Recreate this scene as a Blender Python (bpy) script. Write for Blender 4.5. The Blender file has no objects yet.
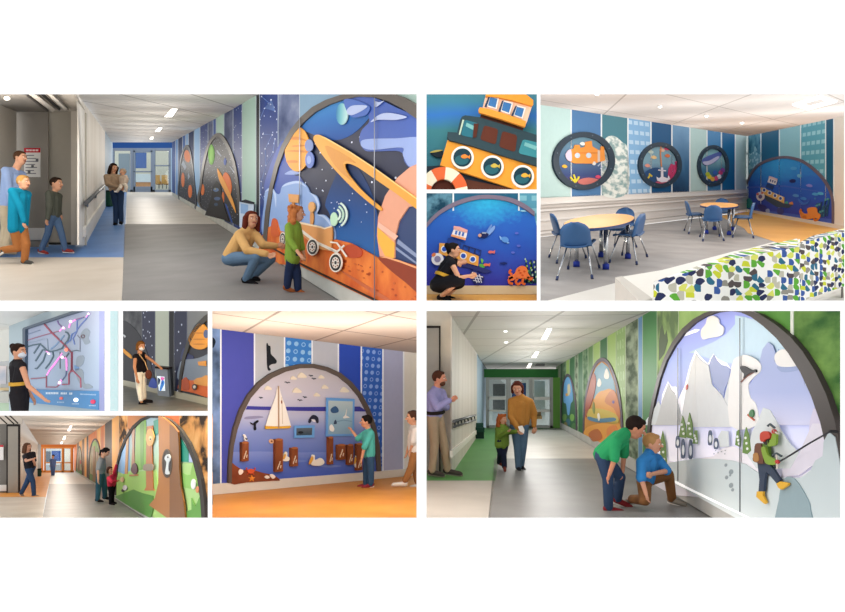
import bpy, bmesh, math, random
from mathutils import Vector as V, Matrix
random.seed(7)
SC = bpy.context.scene
COL = SC.collection
F = 700.0; CX = 422.5; CY = 306.0; CAMZ = 3.2; FACADE = 4.6
CAM = V((0, 0, CAMZ))
def at(px, py, d): return V(((px-CX)*d/F, d, CAMZ+(CY-py)*d/F))

# ------------------------------------------------------------------ materials
_mc = {}
def lin(h):
    h = h.lstrip('#'); c = [int(h[i:i+2], 16)/255 for i in (0, 2, 4)]
    return tuple((x/12.92 if x <= .04045 else ((x+.055)/1.055)**2.4) for x in c)+(1,)
def base(name, rough=.6, spec=.08, metal=0):
    m = bpy.data.materials.new(name); m.use_nodes = True
    nt = m.node_tree; b = nt.nodes['Principled BSDF']
    b.inputs['Roughness'].default_value = rough; b.inputs['Metallic'].default_value = metal
    b.inputs['Specular IOR Level'].default_value = spec
    return m, nt, b
def nd(nt, t, **kw):
    n = nt.nodes.new(t)
    for k, v in kw.items():
        if k in n.inputs: n.inputs[k].default_value = v
        else: setattr(n, k, v)
    return n
def mth(nt, op, a, b=None, c=None):
    n = nt.nodes.new('ShaderNodeMath'); n.operation = op
    for i, x in enumerate((a, b, c)):
        if x is None: continue
        if isinstance(x, (int, float)): n.inputs[i].default_value = x
        else: nt.links.new(x, n.inputs[i])
    return n.outputs[0]
def mix(nt, fac, a, b):
    n = nt.nodes.new('ShaderNodeMix'); n.data_type = 'RGBA'
    for i, x in ((0, fac), (6, a), (7, b)):
        if isinstance(x, (int, float, tuple)): n.inputs[i].default_value = x
        else: nt.links.new(x, n.inputs[i])
    return n.outputs[2]
def uvs(nt, layer='UV'):
    n = nt.nodes.new('ShaderNodeUVMap'); n.uv_map = layer
    s = nt.nodes.new('ShaderNodeSeparateXYZ'); nt.links.new(n.outputs[0], s.inputs[0])
    return n.outputs[0], s.outputs[0], s.outputs[1]
def M(h, rough=.6, metal=0, var=.04, emit=0, spec=.1):
    k = ('M', h, rough, metal, var, emit, spec)
    if k in _mc: return _mc[k]
    m, nt, b = base('paint_'+h.strip('#'), rough, spec, metal); c = lin(h)
    g = nd(nt, 'ShaderNodeNewGeometry'); n = nd(nt, 'ShaderNodeTexNoise', Scale=9.0, Detail=3.0)
    nt.links.new(g.outputs['Position'], n.inputs['Vector'])
    dk = tuple(x*(1-var*2) for x in c[:3])+(1,)
    o = mix(nt, n.outputs[0], c, dk)
    nt.links.new(o, b.inputs['Base Color'])
    if emit:
        b.inputs['Emission Color'].default_value = c; b.inputs['Emission Strength'].default_value = emit
    _mc[k] = m; return m
def EM(h, s=1.0):
    return M(h, .5, 0, 0, s)
def glass(tint='#e8f2f4', alpha=.05):
    k = ('G', tint, alpha)
    if k in _mc: return _mc[k]
    m = bpy.data.materials.new('clear_glass'); m.use_nodes = True; nt = m.node_tree
    out = nt.nodes['Material Output']; t = nd(nt, 'ShaderNodeBsdfTransparent', Color=lin(tint))
    g = nd(nt, 'ShaderNodeBsdfGlossy', Roughness=.04); mx = nd(nt, 'ShaderNodeMixShader', Fac=alpha)
    nt.links.new(t.outputs[0], mx.inputs[1]); nt.links.new(g.outputs[0], mx.inputs[2]); nt.links.new(mx.outputs[0], out.inputs[0])
    _mc[k] = m; return m
def noisy(c1, c2, scale=3, lo=.4, hi=.6, rough=.6, detail=4, sx=1, sy=1, c3=None, layer='UV', dist=0):
    k = ('N', c1, c2, scale, lo, hi, rough, detail, sx, sy, c3, layer, dist)
    if k in _mc: return _mc[k]
    m, nt, b = base('mottled_'+c1.strip('#'), max(rough, .42) if rough < .5 else rough, .16 if rough < .5 else .08)
    u, _, _ = uvs(nt, layer); mp = nd(nt, 'ShaderNodeMapping'); mp.inputs['Scale'].default_value = (sx, sy, 1)
    nt.links.new(u, mp.inputs[0])
    n = nd(nt, 'ShaderNodeTexNoise', Scale=float(scale), Detail=float(detail), Distortion=float(dist)); nt.links.new(mp.outputs[0], n.inputs['Vector'])
    r = nd(nt, 'ShaderNodeValToRGB'); e = r.color_ramp.elements
    e[0].position = lo; e[0].color = lin(c1); e[1].position = hi; e[1].color = lin(c2)
    if c3: x = e.new(min(1, hi+(hi-lo))); x.color = lin(c3)
    nt.links.new(n.outputs[0], r.inputs[0]); nt.links.new(r.outputs[0], b.inputs['Base Color'])
    _mc[k] = m; return m
def ramp(stops, rough=.6, axis=1, noise=0, emit=0, nscale=4):
    k = ('R', tuple(stops), rough, axis, noise, emit)
    if k in _mc: return _mc[k]
    m, nt, b = base('printed_blend', rough)
    u, x, y = uvs(nt, 'fit'); f = y if axis else x
    if noise:
        n = nd(nt, 'ShaderNodeTexNoise', Scale=float(nscale), Detail=5.0); nt.links.new(u, n.inputs['Vector'])
        f = mth(nt, 'ADD', f, mth(nt, 'MULTIPLY', mth(nt, 'SUBTRACT', n.outputs[0], .5), noise))
    r = nd(nt, 'ShaderNodeValToRGB'); e = r.color_ramp.elements; st = sorted(stops)
    e[0].position = st[0][0]; e[0].color = lin(st[0][1]); e[-1].position = st[-1][0]; e[-1].color = lin(st[-1][1])
    for p, c in st[1:-1]: e.new(p).color = lin(c)
    nt.links.new(f, r.inputs[0]); nt.links.new(r.outputs[0], b.inputs['Base Color'])
    if emit: nt.links.new(r.outputs[0], b.inputs['Emission Color']); b.inputs['Emission Strength'].default_value = emit
    _mc[k] = m; return m
def tiles(c, lc, w, h, lw=.03, rough=.7, off=(0, 0), c2=None):
    k = ('T', c, lc, w, h, lw, rough, off, c2)
    if k in _mc: return _mc[k]
    m, nt, b = base('tiled_'+c.strip('#'), rough)
    u, x, y = uvs(nt)
    fx = mth(nt, 'FRACT', mth(nt, 'DIVIDE', mth(nt, 'ADD', x, off[0]), w)); fy = mth(nt, 'FRACT', mth(nt, 'DIVIDE', mth(nt, 'ADD', y, off[1]), h))
    f = mth(nt, 'MAXIMUM', mth(nt, 'LESS_THAN', fx, lw/w), mth(nt, 'LESS_THAN', fy, lw/h))
    n = nd(nt, 'ShaderNodeTexNoise', Scale=6.0, Detail=6.0); nt.links.new(u, n.inputs['Vector'])
    a = mix(nt, n.outputs[0], lin(c), lin(c2 or c))
    nt.links.new(mix(nt, f, a, lin(lc)), b.inputs['Base Color'])
    _mc[k] = m; return m
def stars(c, c2='#dfe8ff', scale=6, thr=.08, c3=None, rough=.5, nscale=1.5):
    k = ('S', c, c2, scale, thr, c3, nscale)
    if k in _mc: return _mc[k]
    m, nt, b = base('starry_'+c.strip('#'), rough)
    u, x, y = uvs(nt); v = nd(nt, 'ShaderNodeTexVoronoi', Scale=float(scale), voronoi_dimensions='2D'); mp = nd(nt, 'ShaderNodeMapping'); mp.inputs['Scale'].default_value = (.4, 1, 1); nt.links.new(u, mp.inputs[0]); u = mp.outputs[0]; nt.links.new(u, v.inputs['Vector'])
    n = nd(nt, 'ShaderNodeTexNoise', Scale=float(nscale), Detail=4.0); nt.links.new(u, n.inputs['Vector'])
    a = mix(nt, mth(nt, 'MULTIPLY', n.outputs[0], 1.0), lin(c), lin(c3 or c))
    nt.links.new(mix(nt, mth(nt, 'LESS_THAN', v.outputs['Distance'], thr), a, lin(c2)), b.inputs['Base Color'])
    _mc[k] = m; return m
def icons(c, c2, w, h, r=.3, kind='ring', rough=.5):
    k = ('I', c, c2, w, h, r, kind)
    if k in _mc: return _mc[k]
    m, nt, b = base('icon_print_'+c.strip('#'), rough)
    u, x, y = uvs(nt)
    ix = mth(nt, 'DIVIDE', x, w); iy = mth(nt, 'DIVIDE', y, h)
    fx = mth(nt, 'SUBTRACT', mth(nt, 'FRACT', ix), .5); fy = mth(nt, 'SUBTRACT', mth(nt, 'FRACT', iy), .5)
    if kind == 'dash':
        f = mth(nt, 'MULTIPLY', mth(nt, 'LESS_THAN', mth(nt, 'ABSOLUTE', fx), .36), mth(nt, 'LESS_THAN', mth(nt, 'ABSOLUTE', fy), r))
    else:
        d = mth(nt, 'SQRT', mth(nt, 'ADD', mth(nt, 'MULTIPLY', fx, fx), mth(nt, 'MULTIPLY', fy, fy)))
        par = mth(nt, 'MODULO', mth(nt, 'ADD', mth(nt, 'FLOOR', ix), mth(nt, 'MULTIPLY', mth(nt, 'FLOOR', iy), 2)), 3)
        inner = mth(nt, 'MULTIPLY', mth(nt, 'LESS_THAN', mth(nt, 'ABSOLUTE', par), .5), r*.62)
        f = mth(nt, 'MULTIPLY', mth(nt, 'LESS_THAN', d, r), mth(nt, 'GREATER_THAN', d, inner))
    nt.links.new(mix(nt, f, lin(c), lin(c2)), b.inputs['Base Color'])
    _mc[k] = m; return m
def leafy(cols, scale, rough=.8):
    k = ('L', tuple(cols), scale)
    if k in _mc: return _mc[k]
    m, nt, b = base('leaf_print', rough)
    u, x, y = uvs(nt); v = nd(nt, 'ShaderNodeTexVoronoi', Scale=float(scale), Randomness=.5, voronoi_dimensions='2D'); nt.links.new(u, v.inputs['Vector'])
    w = nd(nt, 'ShaderNodeTexWhiteNoise'); nt.links.new(v.outputs['Position'], w.inputs['Vector'])
    r = nd(nt, 'ShaderNodeValToRGB'); r.color_ramp.interpolation = 'CONSTANT'; e = r.color_ramp.elements
    e[0].color = lin(cols[0]); e[-1].position = (len(cols)-1)/len(cols); e[-1].color = lin(cols[-1])
    for i in range(1, len(cols)-1): e.new(i/len(cols)).color = lin(cols[i])
    nt.links.new(w.outputs['Value'], r.inputs[0])
    off = nd(nt, 'ShaderNodeVectorMath', operation='SUBTRACT'); nt.links.new(u, off.inputs[0]); nt.links.new(v.outputs['Position'], off.inputs[1])
    so = nd(nt, 'ShaderNodeSeparateXYZ'); nt.links.new(off.outputs[0], so.inputs[0])
    ws = nd(nt, 'ShaderNodeSeparateColor'); nt.links.new(w.outputs['Color'], ws.inputs[0])
    an = mth(nt, 'MULTIPLY', mth(nt, 'FLOOR', mth(nt, 'MULTIPLY', ws.outputs[0], 8)), math.pi/4)
    dp = mth(nt, 'ADD', mth(nt, 'MULTIPLY', so.outputs[0], mth(nt, 'COSINE', an)), mth(nt, 'MULTIPLY', so.outputs[1], mth(nt, 'SINE', an)))
    f = mth(nt, 'MULTIPLY', mth(nt, 'LESS_THAN', v.outputs['Distance'], .58), mth(nt, 'GREATER_THAN', dp, -.24/scale))
    nt.links.new(mix(nt, f, lin('#efeeea'), r.outputs[0]), b.inputs['Base Color'])
    _mc[k] = m; return m

def seaglow(gx, gy, r, stops, glow, rough=.6):
    """painted deep water with a burst of light below the surface"""
    m, nt, b = base('painted_water', rough); u, x, y = uvs(nt, 'fit')
    n = nd(nt, 'ShaderNodeTexNoise', Scale=5.0, Detail=6.0, Distortion=.6); nt.links.new(u, n.inputs['Vector']); nn = mth(nt, 'SUBTRACT', n.outputs[0], .5)
    rr = nd(nt, 'ShaderNodeValToRGB'); e = rr.color_ramp.elements; e[0].position = stops[0][0]; e[0].color = lin(stops[0][1]); e[-1].position = stops[-1][0]; e[-1].color = lin(stops[-1][1])
    for p, c in stops[1:-1]: e.new(p).color = lin(c)
    nt.links.new(mth(nt, 'ADD', y, mth(nt, 'MULTIPLY', nn, .3)), rr.inputs[0])
    dx = mth(nt, 'SUBTRACT', x, gx); dy = mth(nt, 'MULTIPLY', mth(nt, 'SUBTRACT', y, gy), 1.5)
    d = mth(nt, 'SQRT', mth(nt, 'ADD', mth(nt, 'MULTIPLY', dx, dx), mth(nt, 'MULTIPLY', dy, dy)))
    n2 = nd(nt, 'ShaderNodeTexNoise', Scale=26.0, Detail=4.0); nt.links.new(u, n2.inputs['Vector'])
    f = mth(nt, 'SUBTRACT', 1, mth(nt, 'DIVIDE', mth(nt, 'ADD', d, mth(nt, 'MULTIPLY', mth(nt, 'ADD', mth(nt, 'SUBTRACT', n2.outputs[0], .5), nn), .3)), r)); f = mth(nt, 'MINIMUM', mth(nt, 'MAXIMUM', f, 0), 1)
    nt.links.new(mix(nt, f, rr.outputs[0], lin(glow)), b.inputs['Base Color']); return m

# ------------------------------------------------------------------ objects
def link(name, me, mat=None, parent=None):
    o = bpy.data.objects.new(name, me); COL.objects.link(o)
    if mat is not None and me is not None: me.materials.append(mat)
    if parent is not None:
        o.parent = parent; o.matrix_parent_inverse = Matrix.Translation(-parent.location)
    return o
def tag(o, label, cat=None, group=None, kind=None):
    o['label'] = label
    if cat: o['category'] = cat
    if group: o['group'] = group
    if kind: o['kind'] = kind
    return o
def empty(name, loc, label, cat, group=None, kind=None):
    o = bpy.data.objects.new(name, None); COL.objects.link(o); o.location = loc; o.empty_display_size = .1
    return tag(o, label, cat, group, kind)
def mesh_from(bm, name):
    me = bpy.data.meshes.new(name); bm.to_mesh(me); bm.free(); return me

class Plane:
    def __init__(s, p, n, ua=None):
        s.p = V(p); s.n = V(n).normalized()
        if s.n.dot(CAM-s.p) < 0: s.n = -s.n
        s.ua = (V(ua) if ua else (V((s.n.y, -s.n.x, 0)) if abs(s.n.z) < .8 else V((1, 0, 0)))).normalized()
        if s.ua.x < 0: s.ua = -s.ua
        s.va = s.n.cross(s.ua); 
        if s.va.z < -.1 or (abs(s.va.z) < .1 and s.va.y < 0): s.va = -s.va
    def hit(s, px, py, off=0):
        r = at(px, py, 1.0)-CAM; t = (s.p+s.n*off-CAM).dot(s.n)/r.dot(s.n)
        return CAM+r*t
    def uv(s, w):
        d = w-s.p
        if hasattr(s, 'dual'): return d.dot(s.dual[0]), d.dot(s.dual[1])
        return d.dot(s.ua), d.dot(s.va)
    def grid_axes(s, a, b):                        # texture axes along two in-plane directions that need not be square to each other
        a, b = a.normalized(), b.normalized(); pa = b.cross(s.n); pb = a.cross(s.n)
        s.dual = (pa/pa.dot(a), pb/pb.dot(b)); return s

class Room:
    def __init__(s, x0, y0, x1, y1, vx, vy, h, hc):
        s.r = (x0-1.5, y0-1.5, x1+1.5, y1+1.5); s.rect = (x0, y0, x1, y1); s.vx, s.vy, s.h, s.hc = vx, vy, h, hc
        s.A = V(((vx-CX)/F, 1, (CY-vy)/F))
        s.floor = s.hplane(-h); s.ceil = s.hplane(hc)
    def hplane(s, z):                              # plane parallel to the (ramped) floor at height z above eye line
        p = s.A*8+V((0, 0, CAMZ+z)); n = V((1, 0, 0)).cross(s.A)
        pl = Plane(p, n, (1, 0, 0)); pl.va = s.A.normalized(); return pl
    def fd(s, y): return F*s.h/(y-s.vy)
    def fp(s, x, y): return at(x, y, s.fd(y))
    def vwall(s, a, b):
        p, q = s.fp(*a), s.fp(*b); d = q-p
        return Plane(p, d.cross(V((0, 0, 1))), d)
    def dirv(s, vx): return V(((vx-CX)/F, 1, (CY-s.vy)/F))
    def front(s, d): return Plane((0, d, CAMZ), (0, -1, 0), (1, 0, 0))
ROOM = None

def sm(pts, k=4):
    n = len(pts); out = []
    for i in range(n):
        p0, p1, p2, p3 = pts[i-1], pts[i], pts[(i+1) % n], pts[(i+2) % n]
        for j in range(k):
            t = j/k; t2 = t*t; t3 = t2*t
            out.append(tuple(.5*(2*p1[a]+(p2[a]-p0[a])*t+(2*p0[a]-5*p1[a]+4*p2[a]-p3[a])*t2+(3*p1[a]-p0[a]-3*p2[a]+p3[a])*t3) for a in (0, 1)))
    return out
def smo(pts, k=4):                                 # open spline
    q = [pts[0]]+list(pts)+[pts[-1]]; out = []
    for i in range(1, len(q)-2):
        p0, p1, p2, p3 = q[i-1:i+3]
        for j in range(k):
            t = j/k; t2 = t*t; t3 = t2*t
            out.append(tuple(.5*(2*p1[a]+(p2[a]-p0[a])*t+(2*p0[a]-5*p1[a]+4*p2[a]-p3[a])*t2+(3*p1[a]-p0[a]-3*p2[a]+p3[a])*t3) for a in (0, 1)))
    return out+[tuple(pts[-1][:2])]
def ell(x, y, rx, ry=None, rot=0, n=28, a0=0, a1=360):
    ry = ry or rx; c, s_ = math.cos(math.radians(rot)), math.sin(math.radians(rot)); out = []
    m = n if a1-a0 >= 360 else n+1
    for i in range(m):
        a = math.radians(a0+(a1-a0)*i/n); X, Y = rx*math.cos(a), ry*math.sin(a)
        out.append((x+X*c-Y*s_, y+X*s_+Y*c))
    return out
def stroke(pts, w):
    L, R = [], []
    for i, p in enumerate(pts):
        a = pts[max(0, i-1)]; b = pts[min(len(pts)-1, i+1)]; dx, dy = b[0]-a[0], b[1]-a[1]; l = math.hypot(dx, dy) or 1
        nx, ny = -dy/l*w/2, dx/l*w/2; L.append((p[0]+nx, p[1]+ny)); R.append((p[0]-nx, p[1]-ny))
    return L+R[::-1]
def rect(x0, y0, x1, y1): return [(x0, y0), (x1, y0), (x1, y1), (x0, y1)]
def zz(x0, y0, s):
    def f(pts): return [(x0+p[0]/s, y0+p[1]/s) for p in pts]
    return f
def clip(pts, r):
    for ax, lim, sg in ((0, r[0], 1), (0, r[2], -1), (1, r[1], 1), (1, r[3], -1)):
        out = []
        for i, p in enumerate(pts):
            q = pts[i-1]; a = (p[ax]-lim)*sg; b = (q[ax]-lim)*sg
            if (a >= 0) != (b >= 0):
                t = b/(b-a); out.append((q[0]+(p[0]-q[0])*t, q[1]+(p[1]-q[1])*t))
            if a >= 0: out.append((p[0], p[1]))
        pts = out
        if not pts: return []
    res = []
    for p in pts:
        if not res or math.hypot(p[0]-res[-1][0], p[1]-res[-1][1]) > 1e-3: res.append(p)
    if len(res) > 1 and math.hypot(res[0][0]-res[-1][0], res[0][1]-res[-1][1]) < 1e-3: res.pop()
    return res
def dens(pts, step=8):
    out = []
    for i, p in enumerate(pts):
        q = pts[(i+1) % len(pts)]; n = max(1, int(math.hypot(q[0]-p[0], q[1]-p[1])/step))
        out += [(p[0]+(q[0]-p[0])*j/n, p[1]+(q[1]-p[1])*j/n) for j in range(n)]
    return out
TK = 1.0
def poly(name, pl, loops, mat, off=0, t=.012, parent=None, label=None, back=False):
    """flat-cut board: outline(s) on a plane, cut to thickness t (towards the room, or behind the face when back)"""
    if loops and isinstance(loops[0][0], (int, float)): loops = [loops]
    if not back: off *= TK; t *= TK
    bm = bmesh.new(); lu = bm.loops.layers.uv.new('UV'); ln = bm.loops.layers.uv.new('fit'); ok = False
    for lp in loops:
        lp = clip(list(lp), ROOM.r)
        if len(lp) < 3: continue
        ok = True
        face = off if back else off+t
        fr = [pl.hit(x, y, face) for x, y in lp]
        a = [bm.verts.new(p) for p in fr]; b = [bm.verts.new(p-pl.n*t) for p in fr]
        bm.faces.new(a); bm.faces.new(b[::-1])
        for i in range(len(a)): bm.faces.new((a[i-1], b[i-1], b[i], a[i]))
    if not ok: bm.free(); return None
    bmesh.ops.recalc_face_normals(bm, faces=bm.faces)
    us = [pl.uv(v.co) for v in bm.verts]; x0 = min(u[0] for u in us); x1 = max(u[0] for u in us); y0 = min(u[1] for u in us); y1 = max(u[1] for u in us)
    for f in bm.faces:
        for l in f.loops:
            q = pl.uv(l.vert.co); l[lu].uv = q; l[ln].uv = ((q[0]-x0)/max(1e-6, x1-x0), (q[1]-y0)/max(1e-6, y1-y0))
    o = link(name, mesh_from(bm, name), mat, parent)
    if label: o['label'] = label
    return o
def shell(name, pl, pts, mat, label=None, off=0, t=.03, parent=None):
    o = poly(name, pl, pts, mat, off, t, parent, label, back=True)
    if o is not None and parent is None: o['kind'] = 'structure'
    return o
def ring(outer, inner):
    n = len(outer); h = n//2
    return [outer[:h+1]+inner[:h+1][::-1], outer[h:]+outer[:1]+([inner[0]]+inner[h:][::-1])]
def thing_poly(name, label, cat, pl, loops, mat, off=0, t=.012, group=None):
    o = poly(name, pl, loops, mat, off, t)
    return tag(o, label, cat, group) if o else None

def cone_bm(bm, a, b, ra, rb, n=12):
    """closed tapered bar with flat ends"""
    a, b = V(a), V(b); d = (b-a)
    if d.length < 1e-6: return
    d.normalize(); u = d.orthogonal().normalized(); w = d.cross(u)
    A = [bm.verts.new(a+(u*math.cos(2*math.pi*i/n)+w*math.sin(2*math.pi*i/n))*ra) for i in range(n)]
    B = [bm.verts.new(b+(u*math.cos(2*math.pi*i/n)+w*math.sin(2*math.pi*i/n))*rb) for i in range(n)]
    bm.faces.new(A[::-1]); bm.faces.new(B)
    for i in range(n): bm.faces.new((A[i-1], A[i], B[i], B[i-1]))
def bar(name, pts, r, mat, parent=None, label=None, n=10):
    bm = bmesh.new()
    for i in range(len(pts)-1): cone_bm(bm, pts[i], pts[i+1], r, r, n)
    bmesh.ops.recalc_face_normals(bm, faces=bm.faces)
    o = link(name, mesh_from(bm, name), mat, parent)
    for p in o.data.polygons: p.use_smooth = len(p.vertices) == 4
    if label: o['label'] = label
    return o
def boxbm(bm, o, ax, ay, az):
    o, ax, ay, az = V(o), V(ax), V(ay), V(az)
    v = [bm.verts.new(o+ax*i+ay*j+az*k) for k in (0, 1) for j in (0, 1) for i in (0, 1)]
    for f in ((0, 1, 3, 2), (4, 6, 7, 5), (0, 4, 5, 1), (2, 3, 7, 6), (0, 2, 6, 4), (1, 5, 7, 3)): bm.faces.new([v[i] for i in f])
def box(name, o, ax, ay, az, mat, parent=None, label=None, bev=0):
    bm = bmesh.new(); lu = bm.loops.layers.uv.new('UV'); boxbm(bm, o, ax, ay, az)
    if bev: bmesh.ops.bevel(bm, geom=bm.edges[:], offset=bev, segments=2, affect='EDGES')
    bmesh.ops.recalc_face_normals(bm, faces=bm.faces)
    X, Y, Z = V(ax).normalized(), V(ay).normalized(), V(az).normalized(); oo = V(o)
    for f in bm.faces:
        n = f.normal
        for l in f.loops:
            d = l.vert.co-oo
            if abs(n.dot(Z)) > .7: l[lu].uv = (d.dot(X), d.dot(Y))
            elif abs(n.dot(Y)) > .6: l[lu].uv = (d.dot(X), d.dot(Z))
            else: l[lu].uv = (d.dot(Y), d.dot(Z))
    ob = link(name, mesh_from(bm, name), mat, parent)
    if label: ob['label'] = label
    return ob
def shellsurf(bm, f, nu, nv, th):
    """closed thin moulded sheet: f(s,t) -> point, th(s,t) -> offset vector"""
    g = [[bm.verts.new(f(i/nu, j/nv)) for j in range(nv+1)] for i in range(nu+1)]
    h = [[bm.verts.new(f(i/nu, j/nv)+th) for j in range(nv+1)] for i in range(nu+1)]
    for i in range(nu):
        for j in range(nv):
            bm.faces.new((g[i][j], g[i+1][j], g[i+1][j+1], g[i][j+1])); bm.faces.new((h[i][j+1], h[i+1][j+1], h[i+1][j], h[i][j]))
    for i in range(nu):
        bm.faces.new((g[i+1][0], g[i][0], h[i][0], h[i+1][0])); bm.faces.new((g[i][nv], g[i+1][nv], h[i+1][nv], h[i][nv]))
    for j in range(nv):
        bm.faces.new((g[0][j], g[0][j+1], h[0][j+1], h[0][j])); bm.faces.new((g[nu][j+1], g[nu][j], h[nu][j], h[nu][j+1]))
    bmesh.ops.recalc_face_normals(bm, faces=bm.faces)
def arealight(name, loc, sx, sy, power, color='#ffffff', aim=None):
    l = bpy.data.lights.new(name, 'AREA'); l.shape = 'RECTANGLE'; l.size = sx; l.size_y = sy; l.energy = power; l.color = lin(color)[:3]
    o = bpy.data.objects.new(name, l); COL.objects.link(o); o.location = loc
    d = (V(aim)-V(loc)) if aim is not None else V((0, 0, -1))
    o.rotation_euler = d.to_track_quat('-Z', 'Y').to_euler()
    return o

# ------------------------------------------------------------------ people
_SPH = None
def sph(bm, c, r, mtx=None, sub=2):
    m = Matrix.Translation(V(c)) @ (mtx or Matrix.Identity(4)) @ Matrix.Diagonal((*( (r, r, r) if isinstance(r, (int, float)) else r), 1))
    bmesh.ops.create_icosphere(bm, subdivisions=sub, radius=1, matrix=m)
def caps(bm, a, b, ra, rb):
    t = bmesh.new(); sph(t, a, ra); sph(t, b, rb)
    r = bmesh.ops.convex_hull(t, input=t.verts[:])
    bmesh.ops.delete(t, geom=[g for g in r['geom_interior'] if isinstance(g, bmesh.types.BMVert)], context='VERTS')
    mp = {v: bm.verts.new(v.co) for v in t.verts}
    for f in t.faces: bm.faces.new([mp[v] for v in f.verts])
    t.free()
def remesh(name, bm, vox, mat, parent, clipy=None, smooth=2):
    me = mesh_from(bm, name+'_src'); o = bpy.data.objects.new(name+'_src', me); COL.objects.link(o)
    r = o.modifiers.new('r', 'REMESH'); r.mode = 'VOXEL'; r.voxel_size = vox; r.use_smooth_shade = True
    if smooth:
        s = o.modifiers.new('s', 'SMOOTH'); s.factor = .5; s.iterations = smooth
    dg = bpy.context.evaluated_depsgraph_get(); ev = o.evaluated_get(dg)
    nm = bpy.data.meshes.new_from_object(ev); bpy.data.objects.remove(o); bpy.data.meshes.remove(me)
    if clipy:
        b2 = bmesh.new(); b2.from_mesh(nm)
        for (ax, lim, sg) in clipy:
            r1 = at(lim, 0, 1)-CAM if ax == 0 else at(0, lim, 1)-CAM
            n = V((1, 0, 0)) if ax == 0 else V((0, 0, 1)); no = V((r1.y, -r1.x, 0)) if ax == 0 else V((0, -r1.z, r1.y))
            if ax == 1: no = -no
            res = bmesh.ops.bisect_plane(b2, geom=b2.verts[:]+b2.edges[:]+b2.faces[:], plane_co=CAM, plane_no=no*sg, clear_outer=True)
            ed = [e for e in res['geom_cut'] if isinstance(e, bmesh.types.BMEdge)]
            if ed: bmesh.ops.holes_fill(b2, edges=ed)
        b2.to_mesh(nm); b2.free()
        for p in nm.polygons: p.use_smooth = True
    nm.name = name; nm.materials.clear()
    return link(name, nm, mat, parent)

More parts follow.
